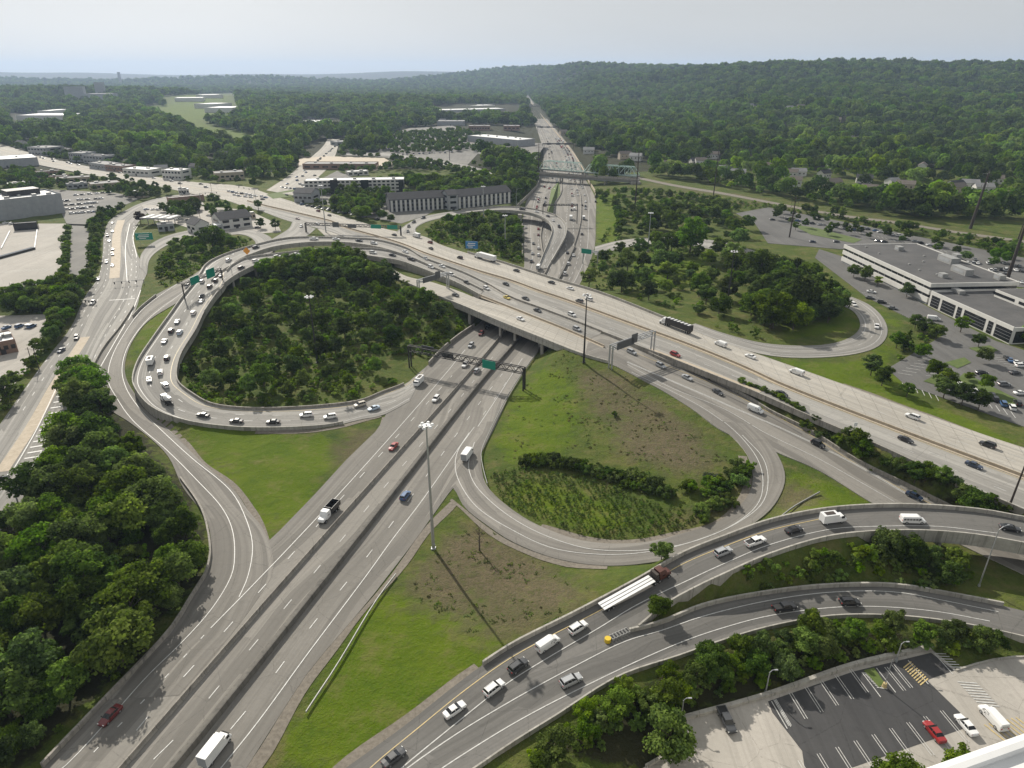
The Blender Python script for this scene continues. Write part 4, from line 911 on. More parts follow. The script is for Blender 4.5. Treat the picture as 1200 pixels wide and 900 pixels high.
def gantry(l,r_,tl_,tr_,label,signs,th=1.3,two=False,m='steel_dark',cant=False,nodeco=False):
    a=pick(*l); b=pick(*r_); h=max(solve_h(b,0,tr_),4); ha=solve_h(a,0,tl_)
    h=(h+ha)/2 if not cant else h
    t=thing('sign_gantry',label,'sign gantry',((a+b)/2))
    d=Vector((b.x-a.x,b.y-a.y,0)); L=d.length; d.normalize(); n=Vector((-d.y,d.x,0)); za=min(a.z,b.z)+h; mm=M[m]
    off=.7 if two else 0
    for p,k in ((a,0),(b,1)):
        if cant and k==0: continue
        for s in ((-off,off) if two else (0,)): wpart('post',lambda mb:mb.cyl((p.x+n.x*s,p.y+n.y*s,p.z-.2),(p.x+n.x*s,p.y+n.y*s,za+th/2),.3,n=8),mm,t)
    def beam(mb):
        A=Vector((a.x,a.y,za)); 
        for zz in (-th/2,th/2):
            for s in (-.6,.6): mb.cyl(A+n*s+Vector((0,0,zz)),A+n*s+d*L+Vector((0,0,zz)),.19,n=4)
        k=max(4,int(L/1.8))
        for i in range(k):
            p=A+d*(L*i/k); q=A+d*(L*(i+1)/k); z0,z1=(-th/2,th/2) if i%2 else (th/2,-th/2)
            for s in (-.6,.6): mb.cyl(p+n*s+Vector((0,0,z0)),q+n*s+Vector((0,0,z1)),.12,n=4)
            mb.cyl(p+n*.6+Vector((0,0,z0)),p-n*.6+Vector((0,0,z0)),.09,n=4)
    wpart('truss_beam',beam,mm,t)
    for f,wd,hh,dz,kind,face in signs:
        c=Vector((a.x,a.y,za+dz))+d*(L*f)+n*(-.95 if face<0 else .95); rz=math.atan2(d.y,d.x)
        o=wpart('sign_panel',lambda mb:mb.box(tuple(c),(wd,.12,hh),rz),M[kind],t)
        if kind=='sign_green':
            mb=MB(); s=-.07 if face<0 else .07
            def bx(u,v,w_,h_): mb.box(tuple(c+d*u+n*s+Vector((0,0,v))),(w_,.02,h_),rz)
            bx(0,hh/2-.08,wd-.1,.06); bx(0,-hh/2+.08,wd-.1,.06); bx(-wd/2+.08,0,.06,hh-.1); bx(wd/2-.08,0,.06,hh-.1)
            bx(-wd*.12,hh*.18,wd*.5,hh*.09); bx(-wd*.08,-hh*.06,wd*.6,hh*.09); bx(-wd*.2,-hh*.27,wd*.3,hh*.07); bx(wd*.3,hh*.15,hh*.2,hh*.2)
            o2=mb.obj('sign_legend',M['white']); o2.parent=o
            o2.matrix_parent_inverse=Matrix.Translation(-t.location)
    return t
gantry((481,430),(614,457),411,430,'dark truss sign gantry spanning the main highway just before the overpass',[(.16,5.5,1.9,.9,'sign_back',1),(.34,5,2.2,-.2,'sign_back',1),(.72,5.4,3.2,0,'sign_green',-1)],2.3,True)
gantry((715,432),(764,413),406,390,'steel twin-post sign gantry over the highway at the right end of the overpass',[(.28,9.5,2.8,0,'sign_back',-1),(.48,3.4,3.6,.9,'sign_back',-1)],1.5,True,'steel')
gantry((359,272),(470,276),268,260,'long sign gantry over the highway beside the hotel ramp',[(.33,4.5,3.4,.3,'sign_back',-1),(.5,6,2.4,-.3,'sign_back',-1),(.75,7,2.6,0,'sign_green',-1),(.92,7,2.6,0,'sign_green',-1)],1.5,True)
gantry((217,352),(263,340),322,318,'sign gantry with two green signs across the curved ramp queue',[(.27,6.2,3.6,.2,'sign_green',-1),(.68,6.2,4.4,.4,'sign_green',-1)],1.2,False)
gantry((491,350),(525,338),328,320,'steel sign gantry with grey sign backs beside the curved ramp wall',[(.35,9,2.6,0,'sign_back',-1),(.62,3.2,3.6,.9,'sign_back',-1)],1.3,True,'steel')
gantry((683,309),(700,311),293,296,'green sign gantry above the right lanes behind the lone leafy tree',[(.25,6.5,2.8,0,'sign_green',-1)],1.0,False,'steel')
gantry((636,262),(676,262),240,240,'dark sign gantry across the middle lanes before the truss bridge',[],1.0,False)
def sign(bpx,bpy_,cy,label,wd,hh,kind,rz=0,dia=False,legs=2):
    b=pick(bpx,bpy_); h=solve_h(b,0,cy); t=thing('road_sign',label,'road sign',b,rz)
    for s in ((-wd*.3,wd*.3) if legs==2 else (0,)):
        mb=MB(); mb.cyl((s,0,0),(s,0,h+hh*.3),.09,n=6); mb.obj('post',M['steel'],t)
    mb=MB()
    if dia:
        r=wd*.7; mb.face([(-r,-.12,h),(0,-.12,h-r),(r,-.12,h),(0,-.12,h+r)]); mb.face([(0,-.06,h+r),(r,-.06,h),(0,-.06,h-r),(-r,-.06,h)])
        for i in range(4):
            q=[(-r,h),(0,h-r),(r,h),(0,h+r)]; a_,c_=q[i],q[(i+1)%4]; mb.face([(a_[0],-.12,a_[1]),(a_[0],-.06,a_[1]),(c_[0],-.06,c_[1]),(c_[0],-.12,c_[1])])
    else: mb.box((0,-.12,h),(wd,.1,hh))
    p=mb.obj('sign_panel',M[kind],t)
    if kind in('sign_green','sign_blue'):
        mb=MB()
        for u,v,w_,h_ in ((0,.2,.6,.1),(-.05,-.04,.66,.1),(-.1,-.27,.4,.09)): mb.box((u*wd,-.19,h+v*hh),(w_*wd,.02,h_*hh))
        mb.box((0,-.19,h+hh*.46),(wd*.96,.02,.07)); mb.box((0,-.19,h-hh*.46),(wd*.96,.02,.07))
        q=mb.obj('sign_legend',M['white'],p)
sign(171,287,277,'wide green highway sign on posts beside the left gore near the fuel station',10.5,4.6,'sign_green',R(8))
sign(553,296,287,'blue highway sign in the scrub on the north edge of the highway',7.6,4.6,'sign_blue',R(-12))
sign(290,300,294,'orange diamond work sign above the curved ramp wall',3.0,3,'sign_orange',R(-5),True,1)
sign(1000,508,497,'small white sign on the grass verge below the office parking lot',1.0,1.2,'white',0,False,1)
def signal(base,arm,tpy,label,n=4):
    a=pick(*base); b=pick(*arm); h=solve_h(a,0,tpy); t=thing('traffic_signal',label,'traffic signal',a)
    d=Vector((b.x-a.x,b.y-a.y,0))
    mb=MB(); mb.cyl((0,0,0),(0,0,h),.22,.14,8); mb.obj('post',M['steel'],t)
    mb=MB(); mb.cyl((0,0,h-.4),tuple(d+Vector((0,0,h-.2))),.14,.08,6); mb.obj('mast_arm',M['steel'],t)
    for i in range(n):
        p=d*((i+1)/n); mb=MB(); mb.box((p.x,p.y,h-.75),(.45,.35,1.3)); mb.obj('signal_head',M['steel_dark'],t)
signal((169,333),(135,336),327,'traffic signal mast arm across the left avenue, nearer the top')
signal((97,356),(113,357),351,'short traffic signal arm at the avenue junction beside the trees',4)
signal((236,240),(256,238),226,'traffic signal pole at the crossing behind the white building',3)
signal((300,236),(282,232),222,'traffic signal pole at the crossing beside the queue of cars',3)
signal((22,592),(-3,597),556,'dark mast arm pole at the left edge over the avenue',3)
def upole(b,tpy,label):
    p=pick(*b); h=solve_h(p,0,tpy); t=thing('utility_pole',label,'utility pole',p)
    mb=MB(); mb.cyl((0,0,0),(.2,0,h),.17,.12,7); mb.obj('pole_shaft',M['rust'],t); mb=MB(); mb.box((.2,0,h-.7),(2.2,.12,.14)); mb.obj('cross_arm',M['rust'],t)
for b,y,l in (((188,457),442,''),((46,433),408,'utility pole at the edge of the left lot beside the avenue trees'),((38,428),407,'utility pole left of its twin on the left lot'),((237,270),246,'utility pole on the pale lot left of the white gabled building'),((250,236),214,'utility pole at the near side of the wide crossing'),((214,232),212,'utility pole beside the crossing road above the fuel station'),((560,640),608,'')):
    if l: upole(b,y,l)
# bare tree in the triangle
b=pick(562,645); t=thing('bare_tree','leafless dark tree standing on the brown scrub triangle beside the loop road','bare tree',b)
mb=MB(); mb.cyl((0,0,0),(0,0,7),.22,.06,7); mb.obj('trunk',M['bark'],t)
mb=MB()
for k in range(26):
    z=2+random.random()*4.5; a=random.random()*6.3; l=random.uniform(.8,2.2)*(1.2-z/9); p=Vector((0,0,z)); q=p+Vector((math.cos(a)*l,math.sin(a)*l,l*.8)); mb.cyl(p,q,.06,.02,4); mb.cyl(q,q+Vector((math.cos(a+1)*.6,math.sin(a+1)*.6,.6)),.03,.01,3)
mb.obj('branches',M['bark'],t)

def shoulder(px,w_,off):
    c=cr([pick(a,b) for a,b in px],step=3); out=[]
    mb=MB(); prev=None; v=0
    for i,p in enumerate(c):
        t_=c[min(i+1,len(c)-1)]-c[max(i-1,0)]; n=Vector((-t_.y,t_.x,0)).normalized(); w2=w_*(1+.3*math.sin(i*.31)+.15*math.sin(i*.73))
        a_=drop(p.x,p.y); a_=Vector((p.x,p.y,ground_h(p.x,p.y)+.12)); b_=a_+n*w2; b_.z=ground_h(b_.x,b_.y)+.1
        if prev: mb.face([prev[0],prev[1],b_,a_] if w_<0 else [prev[0],a_,b_,prev[1]])
        prev=(a_,b_)
    mb.obj('gravel_shoulder',M['gravel'],kind='structure')
shoulder([(262,935),(300,884),(362,787),(452,682),(500,616),(528,588)],-1.9,0)
shoulder([(375,925),(407,899),(475,850),(525,810),(562,783)],1.6,0)
shoulder([(448,489),(440,509),(397,549),(337,617),(313,640)],1.2,0)
shoulder([(712,664),(650,655),(600,636),(570,617),(545,597),(530,585)],1.5,0)
shoulder([(632,618),(685,635),(750,637),(800,626),(840,613),(872,588),(881,563),(875,535)],1.8,0)
shoulder([(175,482),(205,510),(237,542),(275,575),(292,600),(311,637)],1.4,0)
shoulder([(300,505),(387,501),(420,493),(446,487)],-1.6,0)
shoulder([(985,451),(1112,497),(1200,527)],2.2,0)
# ------------------------------------------------------------------ vehicles
def loft(mb,st,mi=0):      # st: [(x, halfwidth, z0, z1, inset_top)]
    rings=[]
    for x,wd,z0,z1,ins in st:
        rings.append([(x,-wd*.94,z0),(x,-wd,z0+(z1-z0)*.35),(x,-wd,z0+(z1-z0)*.72),(x,-(wd-ins),z1),(x,0,z1+.03),(x,(wd-ins),z1),(x,wd,z0+(z1-z0)*.72),(x,wd,z0+(z1-z0)*.35),(x,wd*.94,z0)])
    k=9; b=len(mb.v)
    for r in rings: mb.v+=r
    for i in range(len(rings)-1):
        for j in range(k):
            jj=(j+1)%k; mb.f.append((b+i*k+j,b+(i+1)*k+j,b+(i+1)*k+jj,b+i*k+jj)); mb.m.append(mi); mb.uv.append(None)
    mb.f.append(tuple(b+j for j in range(k))); mb.m.append(mi); mb.uv.append(None)
    mb.f.append(tuple(b+(len(rings)-1)*k+j for j in reversed(range(k)))); mb.m.append(mi); mb.uv.append(None)
def green(mb,base,top,zb,zt,mi=0,cap=True):   # glasshouse: base/top = (x_rear, x_front, halfwidth)
    B=[(base[0],-base[2],zb),(base[1],-base[2]*.96,zb),(base[1],base[2]*.96,zb),(base[0],base[2],zb)]
    T=[(top[0],-top[2],zt),(top[1],-top[2],zt),(top[1],top[2],zt),(top[0],top[2],zt)]
    for i in range(4):
        j=(i+1)%4; mb.face([B[i],B[j],T[j],T[i]],mi)
    if cap: mb.face(T,mi)
    return B,T
def pillars(mb,B,T,xs=(),w_=.07):
    V=Vector
    for i in range(4):
        b,t=V(B[i]),V(T[i]); o=V((0,.012 if b.y>0 else -.012,0)); dx=V((w_ if i in(0,3) else -w_,0,0)); mb.face([b+o,b+o+dx,t+o+dx,t+o])
    for s in (0,1):
        b0,b1,t0,t1=(V(B[0]),V(B[1]),V(T[0]),V(T[1])) if s==0 else (V(B[3]),V(B[2]),V(T[3]),V(T[2]))
        o=V((0,.012 if s else -.012,0))
        for f in xs:
            b=b0.lerp(b1,f); t=t0.lerp(t1,f); mb.face([b+o,b+o+V((.07,0,0)),t+o+V((.07,0,0)),t+o])
CARS={}
def wheels(t,xs,r,wd,width=.24,far=False):
    for x in xs:
        for s in (-1,1):
            mb=MB(); mb.cyl((x,s*(wd-.02),r),(x,s*(wd-width),r),r,r,14); 
            o=mb.obj('wheel',M['rubber'],t)
            m2=MB(); m2.cyl((x,s*(wd+.0),r),(x,s*(wd-.05),r),r*.62,r*.62,10); m2.obj('rim',M['steel'],o)
def lights(t,xf,xr,w_,zf,zr):
    for s in (-1,1):
        mb=MB(); mb.box((xf,s*w_,zf),(.12,.34,.16)); mb.obj('headlight',M['lamp_lens'],t)
        mb=MB(); mb.box((xr,s*w_,zr),(.1,.3,.2)); mb.obj('tail_light',M['tail_lens'],t)
def mk_car(kind):
    t=bpy.data.objects.new(kind,None); COL.objects.link(t)
    body=MB(); win=MB()
    if kind=='sedan':
        loft(body,[(-2.42,.70,.38,.86,.06),(-2.30,.86,.28,1.0,.1),(-1.6,.92,.2,1.06,.12),(-.6,.93,.2,1.0,.06),(.75,.93,.2,.99,.06),(1.2,.92,.2,.95,.12),(2.05,.88,.24,.82,.16),(2.38,.70,.34,.66,.1)])
        B,T=green(win,(-1.72,1.15,.82),(-.95,.28,.62),.95,1.44,cap=False)
        body.face([(-1.0,-.64,1.445),(.34,-.64,1.445),(.34,.64,1.445),(-1.0,.64,1.445)]); body.face([(-.98,-.5,1.475),(.25,-.5,1.475),(.25,.5,1.475),(-.98,.5,1.475)])
        pillars(body,B,T,(.5,)); wheels(t,(-1.42,1.42),.33,.93); lights(t,2.28,-2.34,.62,.66,.82)
    elif kind in('suv','wagon'):
        loft(body,[(-2.3,.80,.42,1.0,.05),(-2.2,.92,.30,1.12,.06),(-1.4,.96,.25,1.14,.06),(.8,.96,.25,1.10,.06),(1.25,.95,.25,1.06,.12),(2.1,.92,.28,.96,.16),(2.38,.76,.38,.8,.1)])
        B,T=green(win,(-2.18,1.2,.87),(-1.85,.42,.70),1.08,1.68,cap=False)
        body.face([(-1.95,-.72,1.69),(.48,-.72,1.69),(.48,.72,1.69),(-1.95,.72,1.69)]); body.face([(-1.8,-.6,1.73),(.35,-.6,1.73),(.35,.6,1.73),(-1.8,.6,1.73)])
        pillars(body,B,T,(.3,.62),.1)
        for s in (-1,1): body.box((-.75,s*.62,1.76),(2.0,.05,.05))
        wheels(t,(-1.42,1.45),.38,.97); lights(t,2.3,-2.27,.7,.8,.95)
    elif kind=='pickup':
        loft(body,[(-2.9,.88,.5,1.12,.02),(-2.8,.96,.4,1.16,.02),(-.9,.97,.35,1.16,.02),(-.8,.97,.3,1.16,.05),(1.3,.97,.3,1.14,.08),(2.5,.94,.34,1.06,.14),(2.78,.8,.42,.92,.1)])
        B,T=green(win,(-1.05,1.45,.88),(-.85,.78,.72),1.14,1.78,cap=False)
        body.face([(-.95,-.74,1.79),(.84,-.74,1.79),(.84,.74,1.79),(-.95,.74,1.79)]); pillars(body,B,T,(.45,),.1)
        mb=MB(); mb.box((-1.95,0,1.2),(1.7,1.55,.05)); mb.obj('cargo_bed',M['rubber'],t)
        for s in (-1,1): body.box((-1.95,s*.88,1.22),(1.9,.14,.14))
        body.box((-2.85,0,1.22),(.1,1.8,.14))
        wheels(t,(-1.75,1.75),.40,.98); lights(t,2.7,-2.9,.72,.86,.95)
    elif kind=='van':
        loft(body,[(-2.9,.94,.42,1.9,.12),(-2.8,.99,.35,2.15,.2),(.9,.99,.3,2.15,.2),(1.6,.98,.3,1.75,.22),(1.95,.97,.3,1.25,.2),(2.65,.93,.34,1.02,.16),(2.85,.8,.42,.85,.1)])
        win.face([(1.1,-.76,2.03),(1.1,.76,2.03),(1.98,.84,1.27),(1.98,-.84,1.27)][::-1])
        for s in (-1,1):
            q=[(.1,s*.998,1.3),(1.75,s*.99,1.3),(1.28,s*.93,1.8),(.1,s*.985,1.8)]; win.face(q)
        win.box((-2.86,0,1.5),(.08,1.4,.5))
        wheels(t,(-1.8,1.75),.38,1.0); lights(t,2.76,-2.9,.72,.82,1.1)
    elif kind=='minibus':
        loft(body,[(-3.1,.94,.42,1.9,.12),(-3.0,.99,.35,2.1,.2),(1.1,.99,.3,2.1,.2),(1.8,.98,.3,1.7,.22),(2.1,.97,.3,1.2,.2),(2.75,.93,.34,1.0,.16),(2.95,.8,.42,.85,.1)])
        win.face([(1.3,-.76,1.98),(1.3,.76,1.98),(2.12,.84,1.22),(2.12,-.84,1.22)][::-1])
        for s in (-1,1):
            for k in range(6): x=-2.9+k*.76; win.face([(x,s*1.0,1.2),(x+.64,s*1.0,1.2),(x+.64,s*.985,1.72),(x,s*.985,1.72)])
        wheels(t,(-1.9,1.9),.38,1.0); lights(t,2.86,-3.1,.72,.82,1.1)
    mb=body.obj('body',M['car'],t); win.obj('windows',M['glass_dark'],t)
    for s in (-1,1):
        m2=MB(); m2.box((.95 if kind!='pickup' else 1.2,s*1.02,1.02+(.1 if kind!='sedan' else 0)),(.14,.2,.14)); m2.obj('wing_mirror',M['rubber'],t)
    return reg(t)
def truck_wheels(t,xs,wd=1.2,r=.5):
    for x in xs:
        for s in (-1,1):
            mb=MB(); mb.cyl((x,s*wd,r),(x,s*(wd-.5),r),r,r,14); o=mb.obj('wheel',M['rubber'],t); m2=MB(); m2.cyl((x,s*(wd+.02),r),(x,s*(wd-.05),r),r*.5,r*.5,10); m2.obj('rim',M['steel'],o)
def cab(t,x,mat_,hood=True,h=2.9):      # x = rear of the cab; cab points forwards
    mb=MB(); z=.7
    if hood:
        loft(mb,[(x,1.2,z,h,.15),(x+1.6,1.2,z,h,.2),(x+2.2,1.15,z,h-.75,.2),(x+2.3,1.05,z,1.75,.15),(x+3.5,.98,z,1.55,.15),(x+3.7,.9,z,1.3,.1)])
    else: loft(mb,[(x,1.15,z-.1,h-.1,.15),(x+1.5,1.15,z-.1,h-.1,.2),(x+2.1,1.1,z-.1,1.7,.2),(x+2.4,1.0,z-.1,1.3,.12)])
    o=mb.obj('cab',mat_,t)
    w2=MB(); a=x+1.62; w2.face([(a+.05,-.98,h-.12),(a+.62,-1.0,1.85),(a+.62,1.0,1.85),(a+.05,.98,h-.12)])
    for s in (-1,1): w2.face([(x+.7,s*1.215,1.7),(x+1.6,s*1.215,1.7),(x+1.45,s*1.16,2.45),(x+.7,s*1.17,2.45)])
    w2.obj('windows',M['glass_dark'],t)
    f=x+(3.68 if hood else 2.4)
    for s in (-1,1):
        l=MB(); l.box((f,s*.75,1.05),(.1,.35,.22)); l.obj('headlight',M['lamp_lens'],t)
    return o
def mk_truck(kind):
    t=bpy.data.objects.new(kind,None); COL.objects.link(t)
    if kind=='step_van':
        mb=MB(); mb.box((-.9,0,1.75),(4.2,2.2,2.3)); mb.obj('cargo_box',M['truck_white'],t)
        mb=MB(); mb.box((-.9,0,2.95),(2.6,1.2,.1)); mb.obj('roof_hatch',M['rust'],t)
        o=cab(t,1.15,M['truck_white'],False,2.3); mb=MB(); mb.box((-.3,0,.6),(5.4,1.0,.25)); mb.obj('chassis',M['steel_dark'],t); truck_wheels(t,(-1.9,2.3),1.05,.4)
    elif kind=='box_truck':
        mb=MB(); mb.box((-1.3,0,2.15),(5.6,2.4,2.7)); mb.box((1.75,0,3.1),(.6,2.2,.7)); mb.obj('cargo_box',M['truck_white'],t)
        mb=MB(); mb.box((-4.12,0,2.1),(.04,2.2,2.4)); mb.obj('rear_door',M['bgrey'],t)
        cab(t,1.5,M['truck_white'],False,2.5); mb=MB(); mb.box((-.5,0,.72),(7,1.0,.25)); mb.obj('chassis',M['steel_dark'],t); truck_wheels(t,(-2.6,2.9),1.15,.45)
    elif kind in('semi_truck','dark_semi'):
        m2=M['truck_white'] if kind=='semi_truck' else M['semi_black']
        mb=MB(); mb.box((-3.2,0,2.55),(14.6,2.5,2.8)); mb.obj('trailer',m2,t)
        if kind!='semi_truck':
            for k in range(7):
                mb=MB(); mb.box((-9.2+k*2.05,.1,4.0),(.9,2.0,.08)); mb.obj('roof_patch',M['truck_white'],t)
        mb=MB(); mb.box((-3,0,1.05),(15,1.2,.25)); mb.obj('chassis',M['steel_dark'],t)
        cab(t,4.4,M['truck_white'],True,3.3); truck_wheels(t,(-9.2,-7.9,3.2,4.5,7.2))
    elif kind=='flatbed_truck':
        mb=MB(); mb.box((-4.3,0,1.42),(14.8,2.55,.2)); mb.obj('flatbed_deck',M['truck_white'],t)
        for y in (-.45,.45):
            mb=MB(); mb.box((-4.3,y,1.54),(14.7,.12,.04)); mb.obj('deck_groove',M['rubber'],t)
        mb=MB(); mb.box((-4,0,1.1),(14,1.0,.35)); mb.obj('chassis',M['steel_dark'],t)
        cab(t,4.6,M['cab_brown'],True,3.2)
        mb=MB(); mb.box((4.0,0,2.1),(.7,2.3,1.6)); mb.obj('headache_rack',M['rust'],t)
        truck_wheels(t,(-10.4,-9.1,3.2,4.5,7.3))
    elif kind=='dump_truck':
        mb=MB()
        for y in (-1.2,1.2): mb.box((-1.9,y,2.0),(5.0,.12,1.6))
        mb.box((.6,0,2.2),(.12,2.4,2.0)); mb.box((-4.4,0,1.9),(.12,2.4,1.4)); mb.box((-1.9,0,1.25),(5.0,2.4,.12)); mb.obj('dump_body',M['semi_black'],t)
        mb=MB(); mb.box((-.8,0,.95),(7.5,1.0,.3)); mb.obj('chassis',M['steel_dark'],t); cab(t,.9,M['truck_white'],True,2.9); truck_wheels(t,(-3.2,-1.9,3.6))
    elif kind=='mixer_truck':
        mb=MB(); mb.cyl((-3.9,0,2.75),(-1.7,0,2.35),.6,1.25,14); mb.cyl((-1.7,0,2.35),(.1,0,2.1),1.25,.8,14); mb.obj('mixer_drum',M['truck_white'],t)
        mb=MB(); mb.box((-1.4,0,1.0),(6.5,1.6,.3)); mb.obj('chassis',M['steel_dark'],t); cab(t,.5,M['truck_white'],False,2.8); truck_wheels(t,(-3.0,-1.7,1.9))
        mb=MB(); mb.box((-4.1,0,3.3),(.7,.9,.5)); mb.obj('chute',M['steel'],t)
    return reg(t)
M['semi_black']=mat('semi_black',(.02,.02,.022),.4); M['cab_brown']=mat('cab_brown',(.09,.035,.025),.35)
COLR={'white':(.72,.72,.71),'black':(.014,.014,.016),'silver':(.36,.37,.38),'grey':(.13,.135,.14),'dark blue':(.02,.035,.07),'blue':(.04,.10,.22),'red':(.28,.015,.015),'dark red':(.13,.015,.015),'beige':(.42,.38,.31),'yellow':(.60,.47,.10),'light blue':(.45,.55,.66),'dark grey':(.05,.052,.056),'pale pink':(.5,.40,.38)}
PROTO={}; TOPN={'sedan':'sedan_car','suv':'suv_car','pickup':'pickup_truck','van':'delivery_van','minibus':'passenger_van'}
def place_vehicle(kind,p,rz,col,label,group,cat=None,tilt=0):
    first=kind not in PROTO
    if first: PROTO[kind]=mk_car(kind) if kind in('sedan','suv','pickup','van','minibus') else mk_truck(kind)
    if first: o=PROTO[kind]; o.name=TOPN.get(kind,kind)
    else:
        src=PROTO[kind]; o=src.copy(); COL.objects.link(o)
        for ch in KIDS2[kind]:
            c=ch.copy(); COL.objects.link(c); c.parent=o
            for g in ch.children:
                d=g.copy(); COL.objects.link(d); d.parent=c
            if c.name.startswith('body'): c.color=(*COLR[col],1)
    if first:
        KIDS2[kind]=list(o.children)
        for c in o.children:
            if c.name.startswith('body'): c.color=(*COLR[col],1)
    o.location=p; o.rotation_euler=(0,tilt,rz); k_=.8 if kind=='box_truck' else .92; o.scale=(k_,k_,k_)
    tag(o,label,cat or {'sedan':'car','suv':'car','pickup':'pickup truck','van':'van','minibus':'van'}.get(kind,'truck'),group)
    return o
KIDS2={}
ORD=['first','second','third','fourth','fifth','sixth','seventh','eighth','ninth','tenth','eleventh','twelfth','thirteenth','fourteenth','fifteenth','sixteenth','seventeenth','eighteenth','nineteenth','twentieth']
def ordn(i): return ORD[i] if i<20 else '%dth'%(i+1) if (i+1)%10 not in(1,2,3) or (i+1)//10==1 else '%d%s'%(i+1,{1:'st',2:'nd',3:'rd'}[(i+1)%10])
NK={'sedan':'sedan','suv':'SUV','pickup':'pickup truck','van':'van','minibus':'passenger van with side windows','box_truck':'box truck','step_van':'boxy delivery truck','semi_truck':'semi truck','dark_semi':'semi truck with dark patched trailer','flatbed_truck':'flatbed semi truck with a brown cab','dump_truck':'dump truck with an open dark bed','mixer_truck':'concrete mixer truck'}
def tangent(guide,p):
    best=min(range(len(guide)-1),key=lambda i:(guide[i].x-p.x)**2+(guide[i].y-p.y)**2); i=min(max(best,1),len(guide)-2)
    d=guide[i+1]-guide[i-1]; return d
def gmid(A,B,t=.5,n=200): return [a.lerp(b,t) for a,b in zip(cr(A,n),cr(B,n))]
TRK=[Vector(((TL(y)+TR(y))/2,y,0)) for y in range(25,3800,12)]
def straight(P): return cr([Vector(q) for q in P],step=5)
GB1=straight([Vector((g.x,g.y,0)) for g in P3([(60,980),(147,897),(341,674),(540,450),(600,380)])])
GUIDE={}
def vehicles(road,desc,guide,sign,lst,start,group,cat=None):
    """lst (column, row, kind, colour): where each one stands on the road, ordered from the named end"""
    cnt={}
    for i,(px,py,k,c) in enumerate(lst):
        p=pick(px,py); d=tangent(guide,p)*(sign(px,py) if callable(sign) else sign)
        h=math.hypot(d.x,d.y); rz=math.atan2(d.y,d.x); tilt=-math.atan2(d.z,h) if h>0 else 0
        q=drop(p.x,p.y,p.z+3); key=(k,c); cnt[key]=cnt.get(key,0)+1
        tot=sum(1 for a in lst if (a[2],a[3])==key)
        cn='white ' if k=='step_van' else '' if k in('flatbed_truck','dark_semi','mixer_truck','dump_truck') else ('white ' if 'truck' in k and k!='pickup' else c+' ')
        lab=('%s%s %s'%(cn,NK[k],desc)) if tot==1 else '%s %s%s from %s %s'%(ordn(cnt[key]-1),cn,NK[k],start,desc)
        place_vehicle(k,q+Vector((0,0,.03)),rz,c,lab,group,cat,tilt)
W_,K_,S_='white','black','silver'
vehicles('flyover','on the elevated curved ramp',gmid(rN,rS),1,[(462,890,'sedan','dark grey'),(533,834,'sedan',W_),(579,809,'suv',W_),(607,783,'suv','dark grey'),(642,757,'van',W_),(677,738,'suv',W_),(752,690,'flatbed_truck',W_),(847,649,'suv',S_),(885,637,'pickup',W_),(930,623,'sedan',K_),(974,612,'step_van',W_),(1069,612,'minibus',W_),(1183,621,'sedan',K_)],'its bottom left end','vehicles on the elevated ramp')
vehicles('lower','on the lower ramp beside the crash cushion',gmid(qN,qS),1,[(669,800,'suv',S_),(919,714,'pickup',K_),(995,708,'suv',K_)],'the left','vehicles on the lower ramp')
vehicles('trunkA','on the main highway left of the median barriers',GB1,-1,[(130,841,'sedan','dark red'),(386,604,'dump_truck',W_),(461,525,'sedan','red'),(511,469,'suv',W_),(491,450,'step_van',W_),(545,429,'suv',W_),(552,406,'suv',S_),(564,392,'suv','dark red'),(571,385,'suv',K_)],'the bottom','vehicles on the main highway')
vehicles('trunkBC','on the main highway right of the first median barrier',GB1,1,[(254,882,'box_truck',W_),(475,583,'suv','blue'),(559,436,'suv',S_)],'the bottom','vehicles on the main highway')
vehicles('loopD','turning onto the loop ramp by the grassy meadow',GB1,1,[(548,536,'box_truck',W_)],'','vehicles on the loop ramp')
side=gmid(Sn,Ss)
vehicles('side','on the sunken side road south of the highway',side,1,[(740,414,'suv',S_),(774,430,'suv',S_),(805,444,'sedan',S_),(841,461,'sedan','dark grey'),(885,482,'van',W_),(958,522,'suv',K_),(1071,583,'sedan','dark blue')],'the sign gantry','vehicles on the side road')
eN=gmid(*EN); eS=gmid(*ES)
vehicles('EN','on the far side of the overpass highway',eN,-1,[(336,229,'sedan',K_),(345,231,'suv','grey'),(354,234,'sedan','dark grey'),(373,248,'suv','dark red'),(386,253,'sedan',K_),(462,276,'sedan',K_),(488,278,'box_truck',W_),(504,285,'suv','dark red'),(505,292,'sedan',K_),(539,303,'suv',K_),(567,304,'semi_truck',W_),(605,318,'sedan',K_),(646,332,'sedan',K_),(668,339,'sedan',W_),(679,354,'suv','grey'),(690,352,'suv',W_),(789,384,'dark_semi',W_),(844,405,'van',W_),(879,419,'sedan',W_),(933,438,'van',W_),(1069,490,'suv',W_),(1157,523,'suv',K_)],'the left','vehicles on the overpass highway')
vehicles('ES','on the near side of the overpass highway',eS,1,[(349,257,'sedan','pale pink'),(372,263,'sedan',W_),(593,334,'sedan',K_),(616,351,'sedan','dark grey'),(670,370,'suv',W_),(791,417,'suv','red'),(916,463,'sedan',K_),(1061,517,'sedan',K_),(1141,547,'sedan','dark blue')],'the left','vehicles on the overpass highway')
vehicles('PM','on the merging lanes of the overpass',gmid(*PM),1,[(570,339,'suv',W_),(594,350,'sedan','yellow'),(630,365,'sedan','dark grey'),(676,387,'suv',S_)],'the left','vehicles on the merging lanes')
vehicles('G','on the wide empty concrete deck of the overpass',gmid(GA,GB),1,[(534,347,'sedan','dark grey'),(610,375,'sedan',W_)],'the left','vehicles on the overpass deck')
